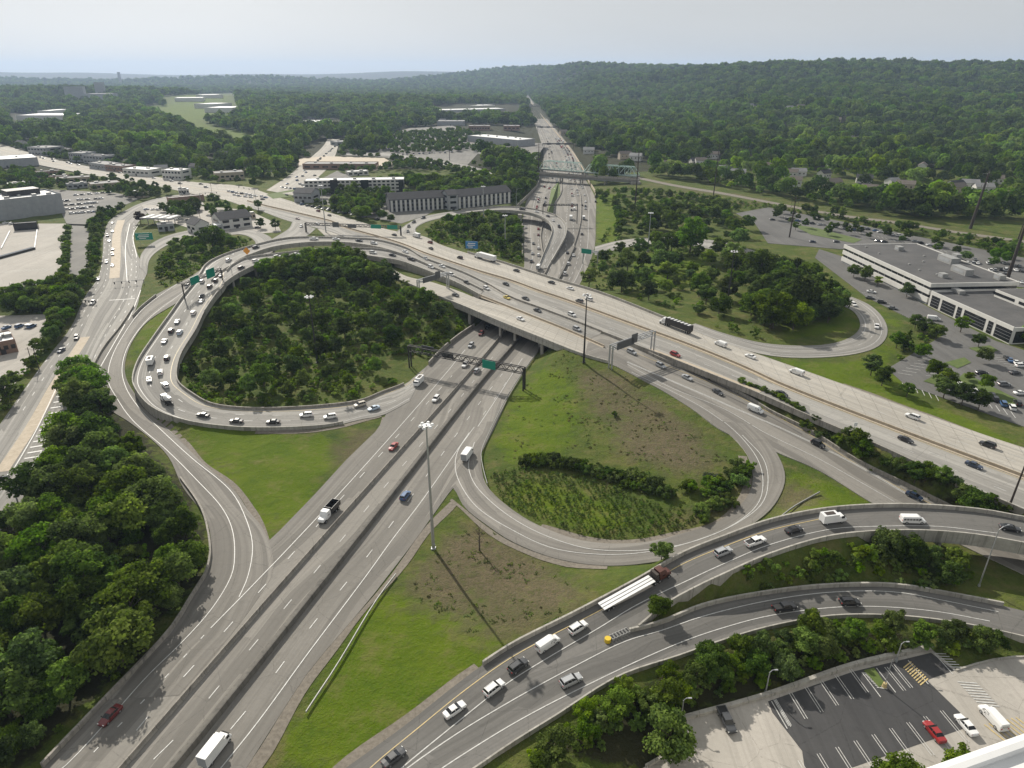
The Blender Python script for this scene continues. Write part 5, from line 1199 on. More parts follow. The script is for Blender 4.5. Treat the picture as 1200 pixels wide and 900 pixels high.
vehicles('P1','on the upper curved ramp',gmid(p1n,p1s),1,[(268,306,'suv',W_),(300,291,'suv',K_),(368,281,'pickup',W_),(394,281,'sedan',W_),(421,283,'sedan',K_),(438,286,'suv',W_),(475,296,'sedan',W_),(499,304,'sedan',S_),(518,313,'sedan',W_)],'the left','queue of vehicles on the curved ramps')
vehicles('P2','on the lower curved ramp above the wood',gmid(p2n,p2s),1,[(283,315,'suv',K_),(300,307,'suv',W_),(325,302,'suv',W_),(347,299,'sedan',W_),(360,299,'suv',W_),(388,297,'suv',W_),(416,296,'sedan',K_),(437,297,'suv',W_),(460,300,'sedan',K_),(482,305,'pickup',K_),(505,314,'suv',W_),(529,323,'suv',W_),(547,332,'sedan',K_)],'the left','queue of vehicles on the curved ramps')
vehicles('PL','on the curved loop ramp around the wood',gmid(plo,pli),-1,[(259,324,'sedan',K_),(253,330,'suv',K_),(246,337,'suv',K_),(237,331,'suv',W_),(237,348,'sedan','dark grey'),(236,354,'sedan',W_),(227,368,'suv',W_),(208,378,'sedan',S_),(201,389,'suv',K_),(211,391,'suv','light blue'),(193,401,'sedan',S_),(177,426,'step_van',W_),(196,421,'suv',K_),(188,438,'suv',W_),(175,446,'sedan',W_),(194,453,'suv',W_),(195,471,'mixer_truck',W_),(238,488,'sedan',K_),(277,495,'sedan',K_),(320,496,'sedan',K_),(359,488,'suv',W_),(387,490,'suv',W_),(422,476,'suv','beige'),(438,480,'sedan','light blue')],'the green signs','queue of vehicles on the curved ramps')
avg=gmid(P3([(a,b,wz2(b)) for a,b in WL]),P3([(a,b,wz2(b)) for a,b in WR]))
vehicles('W','on the wide left avenue',avg,1,[(132,262,'sedan',W_),(132,272,'sedan',W_),(126,277,'suv',K_),(128,283,'sedan',W_),(132,293,'sedan','dark grey'),(132,299,'suv',W_),(125,308,'suv',W_),(132,312,'sedan',W_),(115,328,'sedan',K_),(109,356,'suv',W_),(90,397,'suv','dark grey'),(72,412,'sedan','dark blue'),(29,567,'suv',K_)],'the top','vehicles on the left avenue')
vehicles('O','on the outer ramp behind the curved ramp wall',gmid(oL,oR),-1,[(221,336,'suv',W_)],'','vehicles on the outer ramp')
vehicles('ramp','on the short off-ramp above the orange sign',gmid(P3([(343,259,7.5),(338,268,7.3),(322,278,7),(300,290,6.8)]),P3([(370,268,7.5),(360,276,7.3),(342,285,7),(318,296,6.8)])),1,[(353,266,'suv',W_)],'','vehicles on the off-ramp')
vehicles('K','on the lobed ramp around the right-hand meadow',gmid(KO,KI),1,[(772,284,'sedan','dark grey'),(1000,358,'suv',W_),(1027,384,'pickup',W_)],'the left','vehicles on the lobed ramp')
vehicles('F','on the hotel ramp joining the highway',gmid(FA,FB),-1,[(478,272,'sedan',K_),(479,266,'suv','dark grey'),(485,261,'suv',K_),(496,256,'suv',K_),(612,246,'pickup',K_),(629,249,'sedan',W_),(642,254,'sedan',K_),(648,259,'sedan',W_),(655,266,'pickup','dark grey')],'the left','vehicles on the hotel ramp')
vehicles('T2','on the far highway just beyond the overpass',TRK,lambda x,y:1,[(684,257,'box_truck',W_),(682,275,'sedan',K_),(672,300,'sedan',W_),(666,310,'suv',W_),(662,322,'pickup',W_),(698,237,'suv',K_),(682,241,'sedan',K_),(673,246,'van',W_),(665,297,'sedan',K_),(631,269,'sedan','red'),(631,276,'sedan','dark red'),(625,286,'sedan','grey'),(631,292,'suv',W_),(631,300,'suv',W_),(624,298,'sedan',S_),(623,307,'suv','grey'),(631,316,'box_truck',W_),(616,267,'sedan',W_)],'the overpass','vehicles on the far highway')
# parked vehicles
def parked(px,py,k,c,rz,label,group,cat=None):
    p=pick(px,py); place_vehicle(k,p+Vector((0,0,.04)),rz,c,label,group,cat)
ra=math.atan2(dl.y,dl.x)
parked(851,847,'pickup','dark grey',ra,'dark pickup truck parked by the low wall of the lower right lot','cars in the lower right lot')
parked(1094,860,'sedan','red',ra+math.pi,'red coupe parked in the lower right lot','cars in the lower right lot')
parked(1131,852,'sedan',W_,ra+math.pi,'white sedan parked beside the red car in the lower right lot','cars in the lower right lot')
parked(1162,844,'van',W_,ra+math.pi,'white van parked on the yellow hatching in the lower right lot','cars in the lower right lot')
for i,(x,y,k,c,a,l) in enumerate([(1021,343,'sedan',W_,-.5,'white sedan parked in the driveway before the office building'),(1150,438,'sedan',K_,.0,'black sedan alone in the office lot beside the grass island'),(1196,430,'suv',W_,.1,'white SUV at the right edge of the office lot'),(1189,438,'sedan','dark grey',.2,'dark sedan just below the white SUV at the right edge of the office lot'),(1176,452,'suv','grey',.0,'grey SUV parked above the grass strip in the office lot'),(1195,462,'sedan',W_,.1,'white sedan at the right edge, lower row of the office lot'),(1162,465,'suv',K_,1.2,'black SUV in the lower row of the office lot'),(1192,474,'suv',K_,1.2,'black SUV in the lower row of the office lot, nearest the right edge'),(1094,375,'van',W_,-.4,'white van parked behind the shrubs before the office building'),(952,284,'sedan','dark blue',.1,'dark blue car in the upper parking area left of the office'),(980,284,'sedan','dark grey',.1,'dark car in the upper parking area nearest the office roof corner'),(1029,283,'sedan','grey',.1,'grey car of the pair behind the office roof'),(1036,284,'sedan',K_,.1,'black car of the pair behind the office roof'),(905,258,'sedan',K_,.1,'black car at the left end of the upper parking area')]):
    parked(x,y,k,c,a,l,'cars around the office building')
def rowcars(a,b,n,rz,label,group,cols=(W_,W_,S_,K_,'grey','blue'),kinds=('sedan','suv'),jit=.6):
    A,B=pick(*a),pick(*b)
    for i in range(n):
        if random.random()<.08: continue
        p=A.lerp(B,i/max(1,n-1)); p=drop(p.x+random.uniform(-jit,jit),p.y+random.uniform(-jit,jit)); far_vehicle(p,rz,random.choice(cols),label,group,random.choice(kinds))
FARP={}
def far_vehicle(p,rz,c,label,group,kind='sedan',cat='car'):       # too small in the photo to show wheels: one mesh with dark glass and tyres
    if kind not in FARP:
        src={'sedan':'sedan','suv':'suv','box':'box'}[kind]; mb=MB()
        if kind=='box':
            mb.box((-.8,0,2.2),(7,2.4,2.7)); mb.box((3.4,0,1.5),(1.7,2.3,1.9)); mb.box((3.9,0,2.0),(.8,2.1,.7),mi=1)
            for x in (-3,3): mb.box((x,0,.45),(1,2.2,.9),mi=1)
        elif kind=='sedan':
            loft(mb,[(-2.42,.8,.3,.9,.06),(-1.6,.92,.3,1.05,.1),(1.2,.92,.3,.95,.1),(2.35,.8,.3,.75,.1)]); green(mb,(-1.7,1.15,.8),(-.95,.3,.62),.95,1.42,1); mb.box((-.33,0,1.45),(1.2,1.24,.06))
            for x in (-1.4,1.4): mb.box((x,0,.3),(.6,1.8,.6),mi=1)
        else:
            loft(mb,[(-2.3,.85,.35,1.1,.06),(-1.4,.95,.35,1.14,.06),(1.2,.95,.35,1.06,.1),(2.35,.8,.35,.85,.1)]); green(mb,(-2.15,1.2,.86),(-1.85,.45,.7),1.08,1.66,1); mb.box((-.7,0,1.7),(2.2,1.4,.06))
            for x in (-1.4,1.4): mb.box((x,0,.35),(.65,1.86,.7),mi=1)
        FARP[kind]=mb.mesh('far_'+kind,[M['car'],M['glass_dark']])
    o=bpy.data.objects.new({'sedan':'sedan_car','suv':'suv_car','box':'box_truck'}[kind],FARP[kind]); COL.objects.link(o)
    o.location=p+Vector((0,0,.03)); o.scale=(.92,.92,.92); o.rotation_euler=(0,0,rz); o.color=(*COLR[c],1); tag(o,label,cat,group)
wl='small car in the packed rows behind the office building'; gl='cars parked behind the office building'
for (a,b,n) in (((1115,309),(1158,309),8),((1128,318),(1178,317),9),((1130,324),(1178,323),8),((1178,316),(1215,321),7),((1182,330),(1215,334),6)): rowcars(a,b,n,1.2,wl,gl)
for a_,b_,n_c,ang,l_,g_ in (((1112,447),(1185,479),9,1.2,'car parked along the grass strip in the office lot','cars along the office lot grass strip'),((1175,420),(1199,428),4,1.2,'car in the back row of the office lot before the wing','cars before the office wing'),((925,258),(1000,270),9,.3,'car parked in the open upper lot left of the office roof','cars in the open upper lot'),((1105,300),(1195,312),10,1.2,'car parked in the row nearest the hedge behind the office','cars by the hedge behind the office'),((1010,268),(1060,278),8,.2,'car parked in the long upper lot behind the office roof','cars in the upper office lot'),((1062,281),(1100,290),5,.2,'car parked in the long upper lot behind the office roof','cars in the upper office lot'),((1010,345),(1058,368),5,-.5,'car parked nose-in along the office driveway','cars along the office driveway'),((170,246),(232,247),8,.6,'car among the scattered cars on the pale lot by the fuel station','cars on the pale lot by the fuel station'),((208,258),(300,268),9,.4,'car parked on the pale ground around the white gabled building','cars around the white gabled building'),((4,262),(30,266),4,1.4,'car parked on the garage deck by the department store','cars on the garage deck'),((2,240),(60,236),9,.3,'car in the lot above the department store','cars above the department store'),((5,385),(40,383),5,1.4,'car in the left lot behind the avenue trees','cars in the left lot'),((355,240),(440,258),14,.9,'car in the lot between the highway and the apartment block','cars before the apartment block'),((370,206),(385,224),6,.9,'car in the lot beside the side street','cars beside the side street')):
    rowcars(a_,b_,n_c,ang,l_,g_,jit=1.2)
wl='small car in the crowded dealership lot left of the avenue trees'; gl='cars in the crowded left lot'
for (a,b,n) in (((75,236),(118,233),9),((78,241),(114,238),8),((80,246),(108,243),8),((84,251),(108,249),6),((90,229),(128,226),6)): rowcars(a,b,n,.3,wl,gl,jit=1.2)
wl='car waiting in the queue at the wide crossing above the white gabled building'; gl='cars queueing at the crossing'
for (a,b,n) in (((268,225),(312,232),9),((275,229),(308,234),6)): rowcars(a,b,n,-.35,wl,gl,jit=.8)
wl='small car on the wide crossing road at upper left'; gl='cars on the upper left road'
for (a,b,n) in (((30,182),(245,219),22),): rowcars(a,b,n,-.2,wl,gl,jit=5)
wl='car jammed on the side street beyond the crossing'; gl='cars on the side street'
for (a,b,n) in (((336,216),(388,176),14),((348,212),(392,172),12)): rowcars(a,b,n,1.4,wl,gl,jit=1)
wl='car parked before the pale strip building left of the hotel'; gl='cars in the lot left of the hotel'
for (a,b,n) in (((375,243),(398,247),5),((402,247),(420,252),5),((330,220),(345,222),4),((352,216),(362,221),4)): rowcars(a,b,n,1.2,wl,gl)
wl='small car in the row parked along the front of the hotel'; gl='cars along the hotel front'
for (a,b,n) in (((465,246),(548,240),13),): rowcars(a,b,n,1.5,wl,gl)
wl='tiny car in the large far parking lot left of the white warehouse'; gl='cars in the large far lot'
for k in range(7):
    y=157+k*3.6; rowcars((452+k*1,y+3),(538-k*1.5,y),12,1.4,wl,gl,jit=1.5)
# far jammed highway, nearest 120
wl='small car in the jam on the far highway beyond the truss bridge'; gl='jammed cars on the far highway'
n_=0
for y in np.concatenate([np.arange(545,720,11),np.arange(745,1500,15),np.arange(1510,3300,48)]):
    for f in (.17,.27,.37,.66,.75,.85):
        pr=.8 if f>.5 and y>745 else (.5 if f<.3 and y<745 else .26)
        if random.random()>pr: continue
        if n_>150: break
        yy=y+random.uniform(-3,3); x=TL(yy)*(1-f)+TR(yy)*f; d=tangent(TRK,Vector((x,yy,0)))
        far_vehicle(Vector((x,yy,.05)),math.atan2(d.y,d.x),random.choice((W_,W_,W_,S_,K_,'grey','red')),wl,gl,random.choice(('sedan','suv','suv','sedan','sedan','box') if random.random()<.3 else ('sedan','suv'))); n_+=1
# ------------------------------------------------------------------ buildings
def building(p0,p1,depth,h,label,name='building',cat='building',wall='bwhite',roof='roof_grey',bands=1,par=.5,hvac=2,gable=0,z=None,npan=0,door=True,wcol='glass_dark'):
    """front wall runs from p0 to p1 (ground points), body goes back from it"""
    a=pick(*p0) if z is None else G(p0[0],p0[1],z); b=pick(*p1) if z is None else G(p1[0],p1[1],z); z0=min(a.z,b.z)-.3
    d=Vector((b.x-a.x,b.y-a.y,0)); L=d.length; rz=math.atan2(d.y,d.x)
    t=thing(name,label,cat,(a.x,a.y,z0),rz); h=h+.3
    mb=MB(); mb.box((L/2,depth/2,h/2),(L,depth,h)); wl_=mb.obj('wall',M[wall],t)
    if gable:
        rf=MB(); o=.5; y0,y1=-o,depth+o; rid=h+gable; ym=depth/2
        if gable>0:
            rf.face([(-o,y0,h-.1),(L+o,y0,h-.1),(L+o,ym,rid),(-o,ym,rid)]); rf.face([(L+o,y1,h-.1),(-o,y1,h-.1),(-o,ym,rid),(L+o,ym,rid)])
            rf.face([(-o,y0,h-.3),(-o,ym,rid-.2),(L+o,ym,rid-.2),(L+o,y0,h-.3)]); rf.face([(-o,ym,rid-.2),(-o,y1,h-.3),(L+o,y1,h-.3),(L+o,ym,rid-.2)])
            rf.face([(-o,y0,h-.3),(L+o,y0,h-.3),(L+o,y0,h-.1),(-o,y0,h-.1)])
            g=MB()
            for x in (0,L): g.face([(x,0,h),(x,depth,h),(x,ym,rid-.25)])
            g.obj('gable_end',M[wall],t)
        rf.obj('roof',M[roof],t)
    else:
        mb=MB(); mb.box((L/2,depth/2,h+.06),(L-.5,depth-.5,.1)); rfo=mb.obj('roof',M[roof],t)
        mb=MB()
        for c,s in (((L/2,.12,h+par/2),(L,.24,par)),((L/2,depth-.12,h+par/2),(L,.24,par)),((.12,depth/2,h+par/2-.003),(.24,depth-.5,par)),((L-.12,depth/2,h+par/2-.003),(.24,depth-.5,par))): mb.box(c,s)
        mb.obj('parapet',M[wall],t)
        for k in range(hvac):
            mb=MB(); sx,sy=random.uniform(1.8,3.5),random.uniform(1.5,2.6); mb.box((L*(k+.6)/(hvac+.2)+random.uniform(-1,1),depth*random.uniform(.3,.7),h+.8),(sx,sy,1.3)); mb.obj('rooftop_unit',M['galv'],rfo)
    # windows on the front and both ends: each storey's window its own part where it shows
    st=h/bands
    if npan and L>4:
        for s in range(bands):
            zc=.3+st*(s+.5); wh=min(1.7,st*.5)
            for i in range(npan):
                mb=MB(); wl2=L/npan*.62; mb.box((L*(i+.5)/npan,-.03,zc),(wl2,.1,wh)); o=mb.obj('window',M[wcol],t)
        for s in range(bands):
            for xx in (-.03,L+.03):
                mb=MB(); mb.box((xx,depth/2,.3+st*(s+.5)),(.1,depth*.55,min(1.5,st*.45))); mb.obj('window',M[wcol],t)
    if door and L>4:
        mb=MB(); mb.box((L*.5,-.06,1.35),(1.8,.14,2.3)); mb.obj('door',M['steel_dark'],t)
    return t,L,depth,h
# office complex at right
def at(t,o): o.parent=t; return o
a=G(985,307,4); b=G(1085,357,4); c=G(1044,291,4)
def office():
    d=Vector((b.x-a.x,b.y-a.y,0)); L=d.length; rz=math.atan2(d.y,d.x); dep=44; h=10.2
    t=thing('office_building','long low office block with a dark flat roof and white bands of wall at right','office building',(a.x,a.y,3.8),rz)
    for z0,z1,m,ins,nm in ((0,1.2,'bgrey',.5,'plinth'),(1.2,3.6,'bwhite',0,'wall_band'),(3.6,5.1,'glass_dark',.5,'window_band'),(5.1,7.3,'bwhite',0,'wall_band'),(7.3,8.7,'glass_dark',.5,'window_band'),(8.7,10.2,'bwhite',0,'fascia')):
        mb=MB(); mb.box((L/2,dep/2,(z0+z1)/2),(L-2*ins,dep-2*ins,z1-z0)); mb.obj(nm,M[m],t)
    mb=MB(); mb.box((L/2,dep/2,h+.05),(L-1,dep-1,.1)); r=mb.obj('roof',M['roof_dark'],t)
    mb=MB()
    for cc_,s in (((L/2,.25,h+.2),(L,.5,.4)),((L/2,dep-.25,h+.2),(L,.5,.4)),((.25,dep/2,h+.197),(.5,dep-1,.4)),((L-.25,dep/2,h+.197),(.5,dep-1,.4))): mb.box(cc_,s)
    mb.obj('roof_edge',M['bwhite'],t)
    for k in range(14):
        for zc in (4.35,8.0):
            mb=MB(); mb.box((L*(k+1)/15,.47,zc),(.25,.12,1.5)); mb.obj('mullion',M['bgrey'],t)
    for x,y,sx,sy,sz in ((L*.18,dep*.55,4,3,2.2),(L*.52,dep*.78,11,4.5,3.2),(L*.50,dep*.9,4,3,4.0),(L*.78,dep*.62,11,4.2,3),(L*.86,dep*.3,3.6,2.8,2),(L*.93,dep*.86,4.2,3.2,2.4)):
        mb=MB(); mb.box((x,y,h+.1+sz/2),(sx,sy,sz)); u=mb.obj('rooftop_unit',M['galv'],r)
        mb=MB(); mb.box((x,y-sy/2-.04,h+.1+sz*.5),(sx*.7,.06,sz*.5)); mb.obj('louvre',M['bgrey'],r)
    for k in range(9):
        mb=MB(); mb.box((L*(.08+.1*k)+random.uniform(-2,2),dep*random.uniform(.15,.9),h+.35),(.9,.9,.6)); mb.obj('roof_vent',M['galv'],r)
    # single storey wing with dark bays
    t2=thing('office_wing','white single-storey office wing with tall dark glass bays beside the long block','office building',(0,0,0))
    A2=G(1087,358,4); B2=G(1182,403,4); d2=Vector((B2.x-A2.x,B2.y-A2.y,0)); L2=d2.length; t2.location=(A2.x,A2.y,3.8); t2.rotation_euler=(0,0,math.atan2(d2.y,d2.x)); dp=40; h2=6.6
    mb=MB(); mb.box((L2/2,dp/2,h2/2),(L2,dp,h2)); mb.obj('wall',M['bwhite'],t2)
    mb=MB(); mb.box((L2/2,dp/2,h2+.05),(L2-.8,dp-.8,.1)); r2=mb.obj('roof',M['roof_dark'],t2)
    mb=MB()
    for cc_,s in (((L2/2,.2,h2+.45),(L2,.4,.9)),((.2,dp/2,h2+.297),(.4,dp-.8,.6)),((L2-.2,dp/2,h2+.297),(.4,dp-.8,.6)),((L2/2,dp-.2,h2+.3),(L2,.4,.6))): mb.box(cc_,s)
    mb.obj('parapet',M['bwhite'],t2)
    x=1.2
    for wd in (5.4,8.5,2.6,12.5,2.6,8.5):
        s_=L2/46.0; mb=MB(); mb.box((x+wd*s_/2,-.04,3.2),(wd*s_*.92,.16,5.2)); o=mb.obj('window_bay',M['glass_dark'],t2)
        for k in range(1,4): mb=MB(); mb.box((x+wd*s_/2,-.15,.6+k*1.3),(wd*s_*.9,.06,.07)); mb.obj('glazing_bar',M['steel'],o)
        x+=wd*s_+1.0*s_
    mb=MB(); mb.box((L2+.04,8,3),(.16,13,5)); mb.obj('window_bay',M['glass_dark'],t2)
    # raised rear block on the wing
    t3=thing('office_rear_block','raised white office block with a slot of dark windows at the right edge','office building',t2.location,t2.rotation_euler[2])
    mb=MB(); mb.box((L2*.62,dp*.95,5.0),(L2*.9,26,10)); mb.obj('wall',M['bwhite'],t3)
    mb=MB(); mb.box((L2*.62,dp*.95,10.05),(L2*.9-.8,25.2,.1)); mb.obj('roof',M['roof_dark'],t3)
    for k in range(3):
        mb=MB(); mb.box((L2*(.28+.3*k),dp*.95-13.05,8.3),(L2*.25,.16,1.2)); mb.obj('window_band',M['glass_dark'],t3)
    mb=MB(); mb.box((L2*.95,dp*.9,11.6),(10,9,3)); mb.obj('penthouse',M['bwhite'],t3)
    mb=MB(); mb.box((2,dp*.3,h2+1),(6,3,1.6)); mb.obj('rooftop_unit',M['galv'],r2)
office()
# hotel
def hotel(p0,p1,label,npair,ht=9.5,dep=17):
    t,L,D_,h_=building(p0,p1,dep,ht,label,'hotel_building','hotel',wall='bdark',roof='shingle',bands=1,gable=4.2,door=False,z=7)
    for i in range(npair):
        x=L*(i+.5)/npair; mb=MB(); mb.box((x,-.2,4.9),(L/npair*.46,.4,8.6)); o=mb.obj('white_bay',M['bwhite'],t)
        for k in range(3):
            mb=MB(); mb.box((x+L/npair*.5,-.06,2.2+2.9*k),(L/npair*.36,.12,1.5)); mb.obj('window',M['glass_dark'],t)
hotel((457,249),(526,245),'left wing of the long grey hotel with white vertical bays',13)
hotel((536,245),(599,238),'right wing of the long grey hotel with white vertical bays',12)
building((526,247),(537,246),14,12,'dark entrance block between the two hotel wings','hotel_entrance','hotel',wall='bgrey',roof='shingle',gable=3,npan=1,bands=3,z=7)
building((358,228),(474,226),16,11.5,'four-storey white and black apartment block with a white roof behind the trees',wall='bwhite',roof='roof_white',bands=4,npan=22,hvac=5,z=6.5)
for k,x in enumerate((388,424,468)):
    building((x,228.6),(x+(9 if k<2 else 6),228.4),3,12.2,['black stair bay left of the middle on the white apartment block','black stair bay right of the middle on the white apartment block','black end bay of the white apartment block'][k],'stair_tower','stair tower',wall='glass_dark',roof='roof_white',hvac=0,npan=0,door=False,z=6.6)
building((355,199),(440,199),22,6,'low brown strip building with a flat roof behind the apartment block',wall='bbrick',roof='roof_grey',npan=8,hvac=4,z=6)
building((548,166),(607,172),36,9,'large warehouse with a bright white roof left of the far highway','warehouse','warehouse',wall='bgrey',roof='roof_white',hvac=6,npan=0,z=5.5)
building((549,153),(574,153),26,8,'brick building with a flat roof behind the white warehouse',wall='bbrick',roof='roof_grey',npan=8,z=5.5)
building((590,153),(609,153),26,8,'small brick building right of the one behind the white warehouse',wall='bbrick',roof='roof_grey',npan=4,z=5.5)
building((477,146),(503,146),40,8,'grey flat-roofed store at the back of the large far lot','store','store',wall='bgrey',roof='roof_grey',npan=0,z=5.5)
building((512,147),(544,147),38,8,'pale flat-roofed store right of the grey one behind the large far lot','store','store',wall='bgrey',roof='roof_grey',npan=0,z=5.5)
building((360,149),(392,148),60,9,'white-roofed warehouse in the trees at upper centre left','warehouse','warehouse',wall='bwhite',roof='roof_white',hvac=3,z=5.5)
building((384,152),(403,151),40,8,'small white-roofed shed right of the warehouse in the trees','warehouse','warehouse',wall='bwhite',roof='roof_white',hvac=2,z=5.5)
building((517,133),(592,131),60,8,'long white-roofed industrial building far up beside the highway','warehouse','warehouse',wall='bgrey',roof='roof_white',hvac=3,z=5.5)
building((582,139),(606,137),60,8,'white-roofed industrial shed nearest the far highway','warehouse','warehouse',wall='bgrey',roof='roof_white',hvac=3,z=5.5)
building((543,128),(580,127),60,9,'farthest white-roofed industrial building left of the highway','warehouse','warehouse',wall='bwhite',roof='roof_white',hvac=2,z=5.5)
for i,(x0,x1,y,l) in enumerate(((205,238,119,'far white warehouse roof, left one of the cluster beyond the green strip'),(238,262,115,'far white warehouse roof at the top of the cluster beyond the green strip'),(228,250,127,'far white warehouse roof in the middle of the cluster beyond the green strip'),(240,272,132,'nearest white warehouse roof of the cluster beyond the green strip'),(20,75,142,'far white building at the left edge of the wooded knoll'),(45,60,136,'small far white building above the knoll\'s bright roofs'),(100,130,119,'dark apartment block on the wooded knoll'),(113,124,113,'tall dark tower on the wooded knoll'),(78,100,119,'low dark block left of the tower on the wooded knoll'),(140,148,99,'thin distant tower on the horizon at upper left'))):
    dk='dark' in l; th='thin' in l; tw='tower' in l
    building((x0,y),(x1 if not th else x0+1.4,y),90 if not tw else 25,(12 if not dk else 24) if not tw else (46 if not th else 90),l,'tower_building' if tw else 'warehouse' if not dk else 'apartment_building','building',wall='bgrey' if dk or th else 'bwhite',roof='roof_grey' if dk else 'roof_white',hvac=0,door=False,par=.8)
# left commercial strip
L_=[((-30,199),(46,193),46,9,'big blue-grey store with a pale roof at the left edge','bgrey','roof_white',0),((-40,246),(-2,246),30,9,'','bgrey','roof_white',0),
((34,181),(56,183),26,10,'grey two-storey building behind the road at upper left','bgrey','roof_grey',2),((60,180),(78,181),20,6,'low tan building right of the grey two-storey one at upper left','btan','roof_grey',1),((82,189),(98,190),20,10,'pale grey house-like block behind the crossing road','bgrey','roof_grey',2),((99,191),(121,193),18,9,'teal-grey long house behind the crossing road','bgrey','shingle',2),((105,197),(126,200),18,6,'grey shop with a sloped roof beside the crossing road','bgrey','roof_grey',1),((124,200),(145,202),16,6,'dark-fronted shop beside the crossing road','bbrick','roof_grey',1),((145,205),(175,207),18,6.5,'white-roofed long shop beside the crossing road','bwhite','roof_white',1),((191,210),(213,211),16,9,'white building with a pitched roof above the crossing','bwhite','roof_white',2),((253,212),(287,210),18,7,'tan bank building with dark roof beside the side street','btan','roof_grey',1),
((44,208),(72,206),14,5,'dark-roofed shop right of the left lot trees','bbrick','roof_dark',1),((58,213),(80,212),12,4.5,'low dark shop below the dark-roofed one at upper left','bbrick','roof_dark',1),((66,216),(110,213),14,5,'long brown shop building behind the crowded lot','btan','roof_grey',1),((108,223),(142,220),18,5,'grey-brown shop building between the crowded lot and the crossing road','btan','roof_grey',1)]
for p0,p1,dep,h,l,wm,rm,bn in L_:
    if not l: continue
    building(p0,p1,dep,h,l,'shop_building' if dep<30 else 'store_building','shop' if dep<30 else 'store',wall=wm,roof=rm,bands=max(1,bn),npan=6 if bn else 0,hvac=2)
building((260,270),(296,265),17,7,'white gabled two-storey building in the pale lot above the orange sign','white_building','building',wall='bwhite',roof='shingle',gable=4,bands=2,npan=3)
building((253,272),(262,271),10,4,'white-roofed shed at the left end of the white gabled building','shed','shed',wall='bgrey',roof='roof_white',hvac=0,npan=1)
building((220,271),(230,274),10,6,'small dark-roofed house behind the round tree above the ramp','house','house',wall='bwhite',roof='shingle',gable=3.5,npan=2)
building((198,239),(240,235),5,4.5,'long narrow canopy building with an orange-brown edge in the pale lot','canopy_building','canopy',wall='bbrick',roof='roof_white',hvac=0,door=False)
building((345,237),(366,238),16,8,'dark hipped-roof building in front of the apartment trees beside the highway','shop_building','shop',wall='bgrey',roof='shingle',gable=3,npan=4)
building((418,240),(432,240),8,3.5,'small white-roofed kiosk in the lot left of the hotel','kiosk','kiosk',wall='bgrey',roof='roof_white',hvac=0,npan=0)
building((493,217),(512,217),12,4,'low dark building behind the hotel among the trees','shop_building','shop',wall='bbrick',roof='roof_dark',npan=3)
# fuel station canopy
p=pick(190,263); t=thing('fuel_station_canopy','white-striped fuel station canopy on columns beside the left ramp','fuel station canopy',p,-.12)
mb=MB(); mb.box((0,0,5.2),(24,13,1.0)); mb.obj('canopy',M['roof_grey'],t)
for x in (-9,-3,3,9): mb=MB(); mb.box((x,0,5.75),(2.2,12.6,.1)); mb.obj('canopy_stripe',M['roof_white'],t)
for x in (-8,0,8):
    for y in (-3.5,3.5): mb=MB(); mb.cyl((x,y,0),(x,y,4.7),.3,n=8); mb.obj('column',M['steel'],t)
building((186,272),(205,270),8,4.5,'small dark-fronted fuel station shop under the canopy','fuel_station_shop','shop',wall='bgrey',roof='roof_dark',hvac=1,npan=3)
# big grey retail block over the garage at left
t,L,dp,h=building((-40,264),(77,249),34,13.5,'big windowless blue-grey department store with rooftop plant beside the parking garage','department_store','store',wall='bgrey',roof='roof_white',hvac=7,npan=0,z=6,door=False,par=1.2)
mb=MB(); mb.box((L*.7,dp*.72,h+2.2),(L*.34,dp*.42,4)); mb.obj('penthouse',M['steel_dark'],t)
building((17,270.5),(45,268.5),4,4.5,'dark recessed loading canopy at the foot of the department store','loading_canopy','canopy',wall='glass_dark',roof='roof_white',hvac=0,npan=0,z=6.02,door=False)
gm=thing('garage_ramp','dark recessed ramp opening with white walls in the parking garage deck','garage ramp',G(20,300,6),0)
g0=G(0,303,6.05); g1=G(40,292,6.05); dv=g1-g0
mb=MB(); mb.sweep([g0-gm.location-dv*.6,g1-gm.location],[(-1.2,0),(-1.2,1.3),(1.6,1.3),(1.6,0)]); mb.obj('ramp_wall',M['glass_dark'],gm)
mb=MB(); mb.sweep([Vector(G(41,292,6))-gm.location,Vector(G(44,270,6))-gm.location],WB(1.0,.4)); mb.obj('deck_wall',M['white'],gm)
mb=MB(); mb.sweep([Vector(G(2,292,6))-gm.location,Vector(G(12,272,6))-gm.location],WB(1.0,.4)); mb.obj('deck_wall',M['white'],gm)
building((-12,419),(22,412),14,5,'small flat white-roofed restaurant with brick walls at the left edge','restaurant','restaurant',wall='bbrick',roof='roof_white',hvac=4,npan=4)
